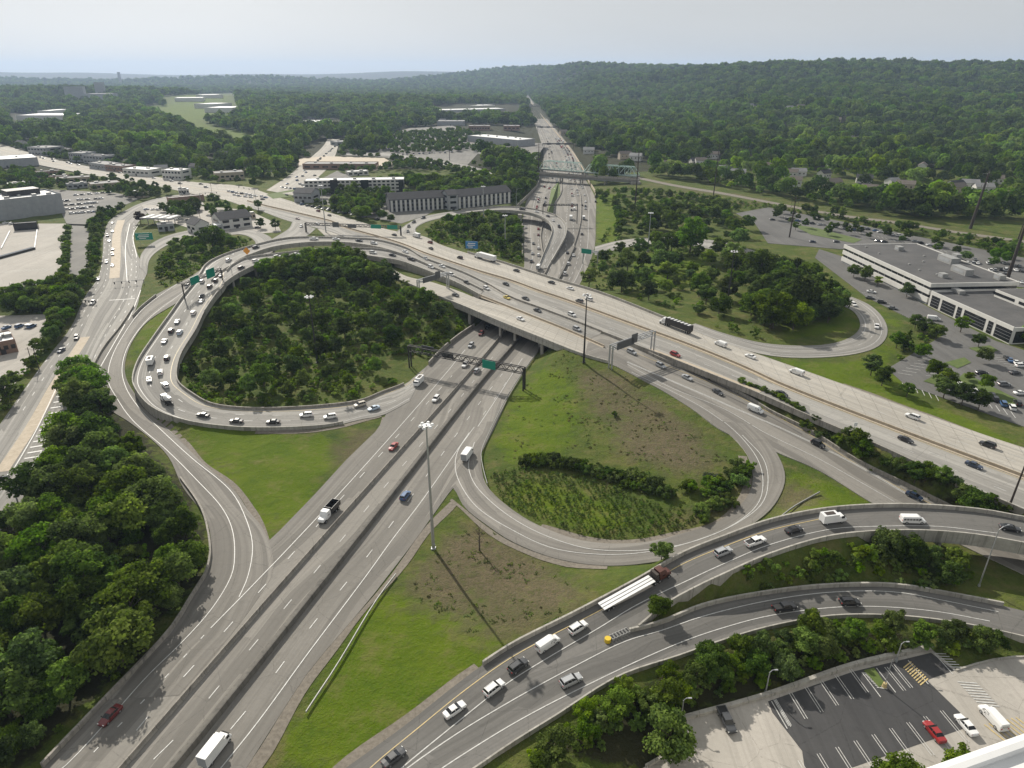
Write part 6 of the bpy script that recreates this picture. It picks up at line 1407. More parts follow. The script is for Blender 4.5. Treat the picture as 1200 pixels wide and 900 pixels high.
for p0,p1,dp_,hh,ll,wm,rm,gb in (((150,231),(168,232),8,4,'small dark shop between the crowded lot and the fuel station','btan','roof_dark',0),((80,222),(104,220),9,4.5,'grey flat shop above the crowded lot','bgrey','roof_grey',0),((210,228),(222,227),9,4,'small white kiosk building at the crossing above the fuel station','bwhite','roof_white',0),((285,258),(300,256),6,3.5,'low shed right of the white gabled building','btan','roof_grey',0),((222,203),(240,203),12,7,'grey gabled shop behind the wide crossing','bgrey','shingle',3),((160,192),(178,193),12,7,'pale gabled house above the long white-roofed shop','bwhite','shingle',3.5),((10,222),(38,220),12,4.5,'flat white-roofed shop above the department store','bwhite','roof_white',0),((290,196),(306,195),12,6,'brown gabled house beside the side street','btan','shingle_brown',3),((300,202),(318,201),12,5,'low grey shop beside the side street','bgrey','roof_grey',0),((408,206),(432,205),10,4,'small pale building on the cleared ground','bwhite','roof_white',0),((395,171),(420,170),22,6,'grey shed at the end of the side street','bgrey','roof_grey',0),((420,163),(440,162),26,6,'pale shed left of the large far lot','bwhite','roof_white',0)):
    building(p0,p1,dp_,hh,ll,'shop_building' if not gb else 'house','shop' if not gb else 'building',wall=wm,roof=rm,npan=4,hvac=0 if gb else 2,gable=gb)
# houses in the wood at right and left
HL=[(1012,214,-.4),(1045,218,.3),(1050,201,.6),(1080,200,1.0),(1072,206,.2),(1135,221,-.3),(1120,226,.4),(1155,238,.2),(965,209,.5),(935,206,-.2),(700,164,.4),(718,168,.1),(733,185,.3),(745,188,-.4),(742,133,.3),(780,147,.2),(838,150,-.3),(925,129,.3),(938,127,.2),(1085,141,.2),(1110,163,.1),(870,117,.2),(660,158,.3),(1165,215,-.4),(1010,225,.1),(190,202,.3),(182,187,.4),(270,188,.1),(262,185,-.2),(135,173,.3),(160,157,.2),(220,162,-.3),(300,140,.1),(690,180,-.2),(1060,222,-.5),(330,112,.2),(340,118,.1),(128,190,.2),(975,220,.3),(868,183,.2)]
HL+=[(int(x_),int(y_),r_) for x_,y_,r_ in [(random.uniform(680,1190),random.choice([random.uniform(125,165),random.uniform(150,195),random.uniform(190,232)]),random.uniform(-.6,.6)) for _ in range(46)] if not(x_<780 and y_>195) and y_<205+(x_-680)*.08]
HL+=[(int(x_),int(y_),r_) for x_,y_,r_ in [(random.uniform(10,520),random.uniform(112,188),random.uniform(-.6,.6)) for _ in range(44)] if not(150<x_<315 and 118<y_<178) and not(320<x_ and y_>146)]
HD=['white dark-roofed house','pale grey-roofed house','tan house','white brown-roofed house']
HP=lambda x,y:'beyond the trail' if (x>900 and y>195) else 'on the wooded slope' if x>640 else 'in the upper left wood'
for i,(x,y,r) in enumerate(HL):
    p=pick(x,y); p=drop(p.x,p.y); k=i%4; L,dp,h=random.uniform(11,16),random.uniform(8,10),random.uniform(5,6.5)
    side='right' if x>600 else 'left'; t=thing('house','','house',p,r,'houses among the trees')
    pos='beyond the trail' if (x>900 and y>195) else 'on the wooded slope' if x>640 else 'in the upper left wood'
    t['label']='%s %s from the left %s'%(ordn(sum(1 for j,(x2,y2,_) in enumerate(HL) if j%4==k and x2<x and HP(x2,y2)==pos)),HD[k],pos)
    wm=('bwhite','bwhite','btan','bwhite')[k]; rm=('shingle','roof_grey','shingle_brown','shingle_brown')[k]
    mb=MB(); mb.box((0,0,h/2-.5),(L,dp,h+1)); mb.obj('wall',M[wm],t)
    mb=MB(); o=.5
    mb.face([(-L/2-o,-dp/2-o,h-.2),(L/2+o,-dp/2-o,h-.2),(L/2+o,0,h+3),(-L/2-o,0,h+3)]); mb.face([(L/2+o,dp/2+o,h-.2),(-L/2-o,dp/2+o,h-.2),(-L/2-o,0,h+3),(L/2+o,0,h+3)])
    mb.obj('roof',M[rm],t)
    mb=MB()
    for xx in (-L/2,L/2): mb.face([(xx,-dp/2,h),(xx,dp/2,h),(xx,0,h+2.8)])
    mb.obj('gable_end',M[wm],t)
    for xx in (-.3,.05,.32):
        mb=MB(); mb.box((xx*L,-dp/2-.03,h*.55),(1.4,.1,1.3)); mb.obj('window',M['glass_dark'],t)
# white rooftop corner at the lower right, close to the camera
zt=62
A_=G(1068,905,zt); B_=G(1205,857,zt); d=(B_-A_).normalized(); n=Vector((d.y,-d.x,0))
A_=A_-d*30; B_=B_+d*40
t=thing('white_roof_building','corner of a white flat roof with a raised curved edge at bottom right','building',A_)
q=lambda v:v-A_
mb=MB(); mb.sweep([q(A_),q(B_)],[(-.0,-.7),(.0,-.1),(-.12,.1),(-.5,.16),(-.9,.1),(-1.0,-.15),(-1.0,-.7)]); mb.obj('roof_edge',M['roof_white'],t,smooth=False)
mb=MB(); mb.face([q(A_)+n*.9-Vector((0,0,.35)),q(A_)+n*22-Vector((0,0,.35)),q(B_)+n*22-Vector((0,0,.35)),q(B_)+n*.9-Vector((0,0,.35))][::-1]); mb.obj('roof',M['roof_white'],t)
mb=MB(); c_=q(A_.lerp(B_,.5))+n*11; mb.box((c_.x,c_.y,-zt/2-.5),((B_-A_).length-.4,21.4,zt-.8),math.atan2(d.y,d.x)); mb.obj('wall',M['bwhite'],t)
# islands and verges
def patch(name,poly,z,m='lawn'):
    P=[drop(*(lambda g:(g.x,g.y))(pick(a,b)),off=.14) for a,b in poly]; mb=MB(); mb.face(P,0,[(p.x,p.y) for p in P]); mb.obj(name,M[m],kind='structure')
M['lawn']=mat('lawn',rough=.95,nodes=lambda q:(q.base(q.mix(q.rng(q.noise(q.coord('Pos'),.5,5,.7),.35,.65),(.055,.095,.014),(.10,.13,.03))),None)[1])
for P in ([(1082,447),(1098,439),(1112,446),(1100,452)],[(1118,448),(1130,437),(1196,470),(1190,480)],[(1107,425),(1130,419),(1138,425),(1122,432)],[(1135,408),(1160,405),(1170,411),(1150,415)],[(925,262),(960,268),(1010,281),(1000,285),(950,275)],[(646,222),(655,212),(657,228),(650,236),(648,250),(641,252)]): patch('grass_island',P,4)
patch('grass_island',[(1012,786),(1024,783),(1036,800),(1030,806)],0)
patch('grass_strip',[(352,229),(345,222),(312,228),(320,233)],7)
p=pick(1036,805); t=thing('yellow_bollard','yellow bollard base at the tip of the parking island','bollard',p)
mb=MB(); mb.cyl((0,0,0),(0,0,1.0),.45,.35,10); mb.obj('bollard_base',M['paint_yellow'],t); mb=MB(); mb.cyl((0,0,1),(0,0,7),.09,.06,6); mb.obj('lamp_pole',M['steel'],t)
# ------------------------------------------------------------------ vegetation
def crown_mesh(name,R_,Hc,z0,nc,nl,size,seed,m,shape='round',core=True):
    g=np.random.default_rng(seed); 
    # clump centres through an uneven ellipsoid volume
    u=g.normal(size=(nc,3)); u/=np.linalg.norm(u,axis=1)[:,None]; rad=g.uniform(.35,.95,nc)**.6
    c=u*rad[:,None]*np.array([R_,R_,Hc/2])
    if shape=='cone':
        tt=g.uniform(0,1,nc); a=g.uniform(0,6.283,nc); rr=R_*(1-tt)**.8*g.uniform(.5,1,nc); c=np.stack([rr*np.cos(a),rr*np.sin(a),(tt-.5)*Hc],1)
    if shape=='round': c[:,2]=np.where(c[:,2]<-Hc*.25,c[:,2]*.6,c[:,2])
    lob=1+.22*np.sin(np.arctan2(c[:,1],c[:,0])*3+seed)+.12*np.sin(np.arctan2(c[:,1],c[:,0])*5+seed*2); c[:,:2]*=lob[:,None]
    rc=g.uniform(.22,.42,nc)*R_
    if shape=='cone': rc*=.8*(1.15-tt)
    ct=g.uniform(0,1,nc)
    C=np.repeat(c,nl,0); RC=np.repeat(rc,nl); CT=np.repeat(ct,nl); n=len(C)
    d=g.normal(size=(n,3)); d/=np.linalg.norm(d,axis=1)[:,None]; d[:,2]=np.where(d[:,2]<-.3,-d[:,2],d[:,2])
    p=C+d*RC[:,None]*g.uniform(.55,1.08,n)[:,None]*np.array([1,1,.8])
    nrm=d+g.normal(size=(n,3))*.55+np.array([0,0,.35]); nrm/=np.linalg.norm(nrm,axis=1)[:,None]
    a=np.cross(nrm,g.normal(size=(n,3))); a/=np.linalg.norm(a,axis=1)[:,None]; b=np.cross(nrm,a)
    s=size*g.uniform(.6,1.35,n)[:,None]
    off=np.array([0,0,z0+Hc/2])
    V=np.stack([p-a*s*.5-b*s*.35,p+a*s*.5-b*s*.3,p+a*s*.42+b*s*.4,p-a*s*.3+b*s*.55],1)+off
    F=np.arange(n*4).reshape(n,4)
    tint=np.clip(CT*.65+g.uniform(0,.5,n)-.05+ .12*(p[:,2]/Hc),0,1)  # random per clump and leaf; lighter sunlit tops put into the colour by height
    me=np_mesh(name,V.reshape(-1,3),F,[m]); at=me.attributes.new('tint','FLOAT','POINT'); at.data.foreach_set('value',np.repeat(tint,4).astype(np.float32))
    return me
def trunk_mesh(name,h,r,seed,Rc):
    g=random.Random(seed); mb=MB(); mb.cyl((0,0,-.6),(0,0,h*.55),r,r*.6,7); top=Vector((0,0,h*.55))
    for k in range(6):
        a=k*1.05+g.random(); st=Vector((0,0,h*(.25+.07*k))); en=st+Vector((math.cos(a)*Rc*.65,math.sin(a)*Rc*.65,h*.32)); mb.cyl(st,en,r*.42,r*.12,5)
    mb.cyl(top,top+Vector((.2,.1,h*.35)),r*.6,r*.2,6); return mb.mesh(name,M['bark'])
TV={}
def variants(key,n,R_,Hc,z0,nc,nl,size,m,shape='round',trunk=True):
    TV[key]=[(crown_mesh('crown_'+key,R_*(1+.14*((i*37)%5-2)/2),Hc*(1+.12*((i*53)%5-2)/2),z0,nc,nl,size,100*len(TV)+i,M[m],shape),trunk_mesh('trunk_'+key,z0+Hc*.9,.28 if R_>3 else .12,i,R_) if trunk else None) for i in range(n)]
variants('broad',6,4.6,8.5,1.6,46,95,.52,'leaf')
variants('dark',4,4.6,9.0,1.4,46,95,.5,'leaf_dark')
variants('lime',2,3.8,8.0,1.6,36,90,.46,'leaf_lime')
variants('conifer',3,3.0,10.5,.6,60,55,.42,'leaf_dark','cone')
variants('bushy',4,2.6,3.6,.1,24,70,.40,'leaf')
variants('bushdark',3,2.6,3.6,.1,24,70,.40,'leaf_dark')
variants('greybush',1,2.4,3.2,.1,22,70,.36,'leaf_grey')
variants('purple',1,4.2,8.5,1.4,40,80,.5,'leaf_purple')
CAND=[]     # (size in view, x,y,z, key, scale, label, group, name)
OCC=[]
def clear_of_roads(x,y,mg=1.5):
    B=BV_P
    if mg<0: B=BV_RD; mg=1.0
    for dx,dy in ((0,0),(mg,0),(-mg,0),(0,mg),(0,-mg)):
        if B.ray_cast(Vector((x+dx,y+dy,60)),Vector((0,0,-1)))[0] is not None: return False
    return True
BLD=[]
bpy.context.view_layer.update()
for o in COL.objects:
    if o.parent is None and o.get('category') in('building','shop','store','warehouse','hotel','office building','house','stair tower','canopy','restaurant','kiosk','fuel station canopy','shed'):
        xs=[];ysb=[]
        for c in o.children_recursive:
            for v in c.bound_box: q=c.matrix_world@Vector(v); xs.append(q.x); ysb.append(q.y)
        if xs and o.name!='white_roof_building': BLD.append((min(xs)-2,max(xs)+2,min(ysb)-2,max(ysb)+2,o.get('category')=='house'))
BA=np.array([b[:4] for b in BLD])
GL=pick(484,430)
def off_buildings(x,y,mg=0):
    if math.hypot(x-GL.x,y-GL.y)<15 and y<GL.y+9: return False
    return not bool(np.any((BA[:,0]-mg<x)&(x<BA[:,1]+mg)&(BA[:,2]-mg<y)&(y<BA[:,3]+mg)))
def zone(poly,spacing,mix,label,group,name='broadleaf_tree',sc=(.75,1.25),mg=1.5,n=None,z=None,cat='tree'):
    P=[pick(a,b) for a,b in poly] if z is None else [G(a,b,z) for a,b in poly]
    Q=[(p.x,p.y) for p in P]; xs=[q[0] for q in Q]; ysq=[q[1] for q in Q]
    xx=np.arange(min(xs),max(xs),spacing); yy=np.arange(min(ysq),max(ysq),spacing*.9)
    for j,y in enumerate(yy):
        for x in xx:
            x2=x+(j%2)*spacing/2+random.uniform(-.33,.33)*spacing; y2=y+random.uniform(-.33,.33)*spacing
            if not inpoly(np.array([x2]),np.array([y2]),Q)[0]: continue
            if not clear_of_roads(x2,y2,mg) or not off_buildings(x2,y2): continue
            key=random.choice(mix); s=random.uniform(*sc); g_=Vector((x2,y2,ground_h(x2,y2))); 
            CAND.append((s*TVH(key)/max(20,y2*cP+(H-g_.z)*sP),g_,key,s,label,group,name,cat))
def TVH(k): return {'broad':10,'dark':10.4,'lime':9.6,'conifer':11,'purple':10}.get(k,3.6)
def single(px,py,key,s,label,name='broadleaf_tree',cat='tree',group=None):
    g_=pick(px,py,under=True); g_=Vector((g_.x,g_.y,ground_h(g_.x,g_.y))); CAND.append((9,g_,key,s,label,group,name,cat))
# lone trees one can point at
single(527,273,'broad',.9,'small upright tree alone in the middle of the scrub inside the hotel ramp loop')
single(690,338,'lime',1.25,'lone feathery pale green tree beside the highway north of the overpass')
single(735,320,'lime',1.35,'tall yellow-green tree right of the feathery one, beside the far highway')
single(808,300,'broad',2.0,'largest spreading tree in the meadow of the right-hand ramp')
single(728,343,'dark',1.15,'round dark tree at the highway edge below the yellow-green tree')
single(760,352,'dark',1.0,'wide dark bush-like tree right of the round one at the highway edge')
single(890,330,'dark',1.7,'round very dark tree above the dense group at the right-hand ramp')
single(905,385,'broad',1.6,'big round tree at the left of the dense group beside the lobed ramp')
single(935,372,'dark',1.7,'tall dark tree in the dense group beside the lobed ramp')
single(965,372,'conifer',1.6,'tall dark conifer at the right of the group beside the lobed ramp','conifer_tree')
single(945,342,'broad',1.5,'broad tree at the back of the group beside the lobed ramp')
single(920,345,'broad',1.4,'leafy tree behind the big round one beside the lobed ramp')
single(865,290,'broad',1.4,'spreading tree in front of the trail left of the office parking')
single(880,370,'dark',1.1,'dark tree at the left foot of the dense group by the ramp')
single(1062,410,'conifer',.75,'dark pyramid-shaped conifer at the corner of the office parking lot','conifer_tree')
for x,y,k,s,l in ((1050,408,'broad',.6,'small tree left of the pyramid conifer by the office lot'),(1072,385,'broad',.6,'small round tree on the lawn before the office driveway'),(1082,392,'dark',.65,'dark small tree right of the round one before the office driveway'),(1096,398,'broad',.7,'bushy tree at the left corner of the office lot'),(1020,440,'dark',.7,'left tree of the pair at the lower corner of the office lawn'),(1033,452,'dark',.75,'right tree of the pair at the lower corner of the office lawn'),(1062,465,'broad',.5,'small tree on the verge below the office lot'),(1105,467,'dark',.75,'left of three round trees along the lower edge of the office lot'),(1126,476,'dark',.72,'middle of three round trees along the lower edge of the office lot'),(1146,481,'dark',.65,'right of three round trees along the lower edge of the office lot'),(1146,407,'broad',.6,'small tree on the planted island before the office wing'),(1125,390,'lime',.75,'pale tree before the dark bays of the office wing'),(1000,325,'broad',.7,'small tree against the left front of the office block'),(1013,330,'broad',.75,'round tree in the row before the office block, next right'),(1028,335,'lime',.6,'light green small tree before the office block'),(1062,348,'dark',.7,'tree close to the corner of the office block'),(1015,228,'broad',.5,'small tree on the left end of the upper office parking'),(932,270,'lime',.6,'pale small tree on the grass strip of the upper office parking'),(970,276,'broad',.6,'small tree on the grass strip near the office roof corner'),(1002,270,'broad',.5,'small tree on the grass strip, rightmost before the office roof'),(1198,402,'lime',.7,'pale tree at the right edge beside the office wing'),(1005,900,'broad',.4,'')):
    if l: single(x,y,k,s,l)
single(165,262,'purple',.95,'dark purple-leaved tree beside the fuel station')
single(250,292,'broad',1.45,'large round tree beside the small house above the ramp wall')
single(252,240,'dark',.9,'slim dark tree at the crossing beside the signal poles')
single(303,246,'lime',.9,'yellow-green tree at the right end of the white gabled building')
single(306,268,'dark',.65,'small round tree between the white gabled building and the ramp, left one')
single(323,270,'dark',.7,'small round tree between the white gabled building and the ramp, right one')
single(775,656,'broad',.45,'small bushy tree against the parapet behind the brown truck cab')
single(770,722,'broad',.5,'small leafy tree at the nose where the two ramps split')
single(783,885,'dark',.8,'round tree on the grass inside the corner of the parking lot kerb')
single(1052,922,'broad',.62,'leafy tree cut by the bottom edge below the parking bays')
single(1118,915,'broad',.58,'leafy tree in front of the red parked car near the white roof')
single(140,215,'dark',.5,'lone tree on the crossing road median at upper left')
# woods
T_=['broad','broad','dark','broad','lime','dark']
wood='broadleaf tree in the dense wood between the main highway and the left avenue'
zone([(0,640),(40,560),(72,495),(92,462),(125,490),(160,535),(205,590),(232,625),(235,665),(215,700),(160,762),(110,815),(40,890),(-20,960),(-60,800)],6.6,['broad','broad','dark','broad','dark'],wood,'trees of the bottom left wood',sc=(.45,1.15))
zone([(88,470),(100,440),(112,465),(125,485),(115,500)],5.5,['broad'],'tree at the narrow upper tip of the bottom left wood','trees at the tip of the bottom left wood')
lw='broadleaf tree in the wood enclosed by the curved loop ramp'
zone([(225,445),(218,425),(240,380),(262,345),(285,328),(330,316),(420,312),(470,345),(540,372),(535,385),(500,420),(460,440),(410,462),(340,472),(260,470)],12.5,['broad','dark','dark','broad','dark','conifer','lime'],lw,'trees inside the curved loop ramp',sc=(.4,.95),mg=5)
zone([(290,322),(330,312),(420,308),(470,340),(420,335),(330,330)],6.5,['dark','broad'],lw,'trees inside the curved loop ramp',sc=(.8,1.1),mg=2)
zone([(600,900),(650,860),(720,815),(800,783),(850,768),(920,750),(980,735),(1060,735),(1175,752),(1178,765),(1150,765),(1080,757),(1000,765),(900,798),(800,826),(740,845),(640,905)],3.9,['broad','broad','dark'],'broadleaf tree in the thick hedge between the lower ramp and the parking lot','trees of the hedge below the lower ramp',sc=(.34,.6),mg=2.0)
zone([(1178,755),(1230,760),(1230,790),(1190,770)],5,['broad'],'tree at the right edge behind the parking lot corner','trees at the right edge behind the lot',sc=(.6,.9))
zone([(950,489),(990,503),(1040,530),(1100,560),(1150,582),(1200,600),(1200,622),(1120,598),(1060,566),(1000,538),(950,506)],4.6,['broad','dark','broad'],'tree in the strip of trees between the highway and the sunken side road','trees between highway and side road',sc=(.45,.75),mg=1.3)
zone([(1050,634),(1100,640),(1150,648),(1150,672),(1120,690),(1060,682),(1020,662)],5.5,['broad','dark'],'bushy tree on the dark bank under the elevated ramp at right','trees under the elevated ramp',sc=(.45,.7))
zone([(690,300),(735,295),(760,250),(830,245),(880,262),(870,290),(910,310),(960,335),(960,385),(900,392),(850,380),(800,365),(740,340),(700,340)],17,['broad','dark','broad','lime'],'tree scattered in the meadow within the right-hand lobed ramp','trees in the right-hand meadow',sc=(.5,1.35),mg=3)
zone([(905,318),(960,335),(985,365),(970,385),(900,392)],7.5,['broad','dark','dark'],'tree in the dense group beside the lobed ramp','trees beside the lobed ramp',sc=(.7,1.25),mg=3)
zone([(110,255),(160,243),(175,240),(150,246),(128,256),(118,275),(116,300),(112,325),(98,340),(100,300),(103,270)],6,['broad','dark'],'tree in the curved strip along the top of the left avenue','trees along the top of the left avenue',sc=(.4,.7),mg=1)
zone([(5,365),(30,340),(80,335),(105,325),(98,348),(80,372),(60,372),(20,378)],6.5,['dark','broad'],'dark tree in the clump between the garage deck and the avenue','trees between the garage and the avenue',sc=(.6,1.0),mg=1)
zone([(64,372),(95,352),(98,362),(78,388),(52,418),(30,448),(5,480),(0,470),(28,432),(45,408)],6,['dark','broad'],'tree in the strip between the left lot and the avenue','trees between the left lot and the avenue',sc=(.55,.85),mg=1)
zone([(70,270),(83,268),(80,335),(70,338)],5,['broad'],'small tree in the strip beside the garage deck','trees beside the garage deck',sc=(.35,.55),mg=.5)
zone([(205,288),(235,275),(262,278),(285,284),(262,296),(240,305),(215,312),(185,330),(180,310)],8.5,['broad','dark','broad'],'bushy tree on the green slope left of the curved ramps','trees left of the curved ramps',sc=(.3,.6),mg=2)
zone([(380,255),(390,240),(420,225),(450,235),(450,250),(420,262),(400,262)],8,['dark','broad'],'tree in the parking area left of the hotel','trees left of the hotel',sc=(.6,.9),mg=-1)
zone([(355,238),(390,222),(478,228),(480,238),(440,240),(400,236)],13,['lime','broad','broad'],'green tree in the row before the white apartment block','trees before the apartment block',sc=(.55,.85),mg=-1)
zone([(500,285),(520,262),(560,257),(600,255),(610,290),(608,308),(570,290),(530,285)],14,['broad','dark','lime'],'tree in the scrub inside the hotel ramp loop','trees inside the hotel ramp loop',sc=(.35,.9),mg=3)
zone([(440,220),(480,215),(600,215),(625,205),(622,225),(600,235),(520,238),(470,225)],10.5,['broad','lime','dark'],'tree in the row behind the hotel','trees behind the hotel',sc=(.8,1.4),mg=1)
zone([(695,230),(740,225),(860,240),(880,250),(850,262),(740,280),(725,285),(722,250)],12,['broad','dark'],'small tree in the scrub between the far highway and the trail','trees between far highway and trail',sc=(.4,.8),mg=2)
zone([(900,247),(1000,266),(1120,290),(1200,300),(1200,292),(1120,283),(1000,258),(900,241)],9,['dark','broad'],'tree in the hedge between the trail and the office parking','trees between trail and office parking',sc=(.5,.85),mg=1)
zone([(1085,296),(1160,300),(1165,310),(1110,306)],9,['lime','broad'],'round tree behind the office roof beside the packed cars','trees behind the office',sc=(.8,1.0),mg=.3)
zone([(610,262),(611,300),(606,308),(600,262)],7,['broad'],'tree on the slope left of the jammed far lanes','trees left of the jammed lanes',sc=(.5,.9),mg=1)
zone([(0,205),(40,200),(45,222),(10,232),(-20,232)],11,['dark','broad'],'tree in the block of trees at the left edge above the department store','trees above the department store',sc=(.6,.9),mg=.5)
zone([(200,232),(235,232),(240,250),(215,262),(200,250)],11,['dark','broad'],'tree dotted about the pale lot beside the fuel station','trees beside the fuel station',sc=(.5,.8),mg=-1)
zone([(900,247),(1000,262),(1100,285),(1180,300),(1180,318),(1100,300),(1000,278),(905,262)],15,['broad','lime'],'young tree between the rows of the upper office parking','trees in the upper office parking',sc=(.4,.65),mg=-1)
zone([(455,158),(540,152),(600,172),(560,180),(545,178),(460,182)],12,['broad','dark'],'small tree in the large far parking lot','trees in the large far lot',sc=(.5,.75),mg=-1)
for k_,(poly,sp_c) in enumerate(([[(20,205),(125,212),(215,228),(160,236),(100,222),(20,228)],9],[[(130,212),(300,222),(300,217),(130,206)],12],[[(0,176),(60,186),(130,196),(250,212),(250,206),(120,188),(0,168)],9],[[(340,222),(380,185),(350,180),(320,215)],10],[[(165,236),(300,250),(300,262),(200,256)],13],[[(345,232),(480,258),(470,266),(350,240)],16],[[(395,180),(575,198),(600,212),(470,200),(400,205)],10],[[(1045,440),(1110,400),(1195,440),(1195,480),(1110,470)],15],[[(985,318),(1080,362),(1175,405),(1170,412),(1080,370),(985,325)],8],[[(0,345),(70,340),(70,345),(0,352)],7])):
    zone(poly,sp_c,['broad','dark','bushdark'],['tree dotted among the shops at upper left','tree along the near side of the crossing road','tree along the far side of the crossing road','tree beside the jammed side street','tree on the pale lot above the ramps','tree along the highway edge near the apartment block','tree along the back road behind the apartment block','young tree in the office parking lot','tree in the planting along the office front','tree on the edge of the garage deck'][k_],'town trees %s'%['among the shops','by the crossing road','beyond the crossing road','by the side street','on the pale lot','near the apartments','by the back road','in the office lot','at the office front','at the garage deck'][k_],sc=(.4,.8),mg=-1.5 if k_ in (4,5,7,0) else .3)
# shrubs in the grassy loop
def shrubline(pts,n,key,s,label,group,jit=1.2):
    P=cr([pick(a,b) for a,b in pts],n)
    for p in P: 
        x,y=p.x+random.uniform(-jit,jit),p.y+random.uniform(-jit,jit)
        CAND.append((8,Vector((x,y,ground_h(x,y)-.1)),random.choice(key),random.uniform(*s),label,group,'shrub','shrub'))
shrubline([(612,545),(640,543),(690,553),(735,562),(780,575)],26,['bushdark'],(.6,1.0),'dark shrub in the row that crosses the grassy loop meadow','shrub row across the loop meadow')
shrubline([(700,560),(740,572),(785,580)],12,['bushdark','bushy'],(.5,.8),'dark shrub in the row that crosses the grassy loop meadow','shrub row across the loop meadow')
shrubline([(800,570),(820,580),(845,570),(868,545),(862,575),(830,600),(815,610)],22,['bushy','bushy','bushdark'],(.55,.95),'rounded shrub in the cluster at the right end of the loop meadow','shrubs at the right end of the loop meadow',2.2)
single(833,562,'greybush',.95,'silvery grey-leaved shrub at the right end of the loop meadow','shrub','shrub')
for x,y,l in ((720,488,'small shrub alone near the middle of the loop meadow'),(700,545,'')):
    if l: single(x,y,'bushy',.5,l,'shrub','shrub')
shrubline([(870,448),(905,462),(940,482)],16,['bushy'],(.35,.55),'low shrub in the narrow strip between highway and side road','low shrubs between highway and side road',.4)
shrubline([(950,495),(1000,520),(1060,548),(1120,575),(1180,605)],26,['bushdark'],(.5,.8),'dark shrub filling the strip of trees beside the highway','shrubs in the strip beside the highway',1.4)
# top 300 in view stay single things; the rest join one wood
CAND.sort(key=lambda c:-c[0])
trees=[c for c in CAND if c[7]=='tree']; shrubs=[c for c in CAND if c[7]!='tree']
0 and print('tree candidates',len(trees),'shrubs',len(shrubs))
KEEP=trees[:300]; REST=trees[300:]
for c in KEEP+shrubs:
    _,g_,key,s,label,group,name,cat=c
    cm,tmh=random.choice(TV[key])
    t=bpy.data.objects.new(name,None); COL.objects.link(t); t.location=g_; t.rotation_euler=(0,0,random.uniform(0,6.28)); t.scale=(s*random.uniform(.9,1.1),s*random.uniform(.9,1.1),s)
    tag(t,label,cat,group)
    part('crown',cm,t); part('trunk' if cat=='tree' else 'stem',tmh,t)
# ---------- masses nobody could count: instanced from small clump meshes
LOD={}
def dome_mesh(name,R_,Hc,z0,n,size,seed,m):        # a domed crown of a few big lobes, leaf faces on the outside
    g=np.random.default_rng(seed); nl=5; a=g.uniform(0,6.28,nl); rr=R_*g.uniform(.25,.6,nl); lc=np.stack([rr*np.cos(a),rr*np.sin(a),g.uniform(-.1,.25,nl)*Hc],1); lc[0]=(0,0,.15*Hc); lr=g.uniform(.45,.68,nl)*R_
    k=g.integers(0,nl,n); d=g.normal(size=(n,3)); d/=np.linalg.norm(d,axis=1)[:,None]; d[:,2]=np.where(d[:,2]<-.45,-d[:,2],d[:,2])
    p=lc[k]+d*lr[k][:,None]*g.uniform(.85,1.08,n)[:,None]*np.array([1,1,.95]); nrm=d+g.normal(size=(n,3))*.3; nrm/=np.linalg.norm(nrm,axis=1)[:,None]
    a_=np.cross(nrm,g.normal(size=(n,3))); a_/=np.linalg.norm(a_,axis=1)[:,None]; b_=np.cross(nrm,a_); s_=size*g.uniform(.6,1.3,n)[:,None]
    V=np.stack([p-a_*s_*.5-b_*s_*.35,p+a_*s_*.5-b_*s_*.3,p+a_*s_*.42+b_*s_*.4,p-a_*s_*.3+b_*s_*.55],1)+np.array([0,0,z0+Hc*.45])
    tint=np.clip(g.uniform(.1,.7,nl)[k]+g.uniform(-.15,.25,n),0,1); me=np_mesh(name,V.reshape(-1,3),np.arange(n*4).reshape(n,4),[m])
    at=me.attributes.new('tint','FLOAT','POINT'); at.data.foreach_set('value',np.repeat(tint,4).astype(np.float32)); return me
LOD['far']=[dome_mesh('treetop',6.0,11,1.0,420,1.15,900+i,M[['leaf','leaf','leaf_dark','leaf','leaf_dark','leaf_lime'][i]]) for i in range(6)]
LOD['vfar']=[dome_mesh('treetop_far',7.6,12,0,190,2.3,950+i,M[['leaf','leaf','leaf_dark','leaf','leaf_dark'][i]]) for i in range(5)]
LOD['bush']=[crown_mesh('bush_clump',1.5,2.0,-.1,10,34,.34,970+i,M[['leaf','leaf_lime','leaf','leaf_lime','leaf_lime'][i]]) for i in range(5)]
LOD['reed']=[crown_mesh('reed_clump',.9,1.9,-.1,7,22,.26,980+i,M['reed']) for i in range(3)]
LOD['scrub']=[crown_mesh('scrub_clump',.7,.45,-.08,5,16,.17,985+i,M['scrub'] if i%2 else M['reed']) for i in range(3)]
LOD['near']=[m for m,_ in TV['broad'][:4]]+[m for m,_ in TV['dark'][:2]]
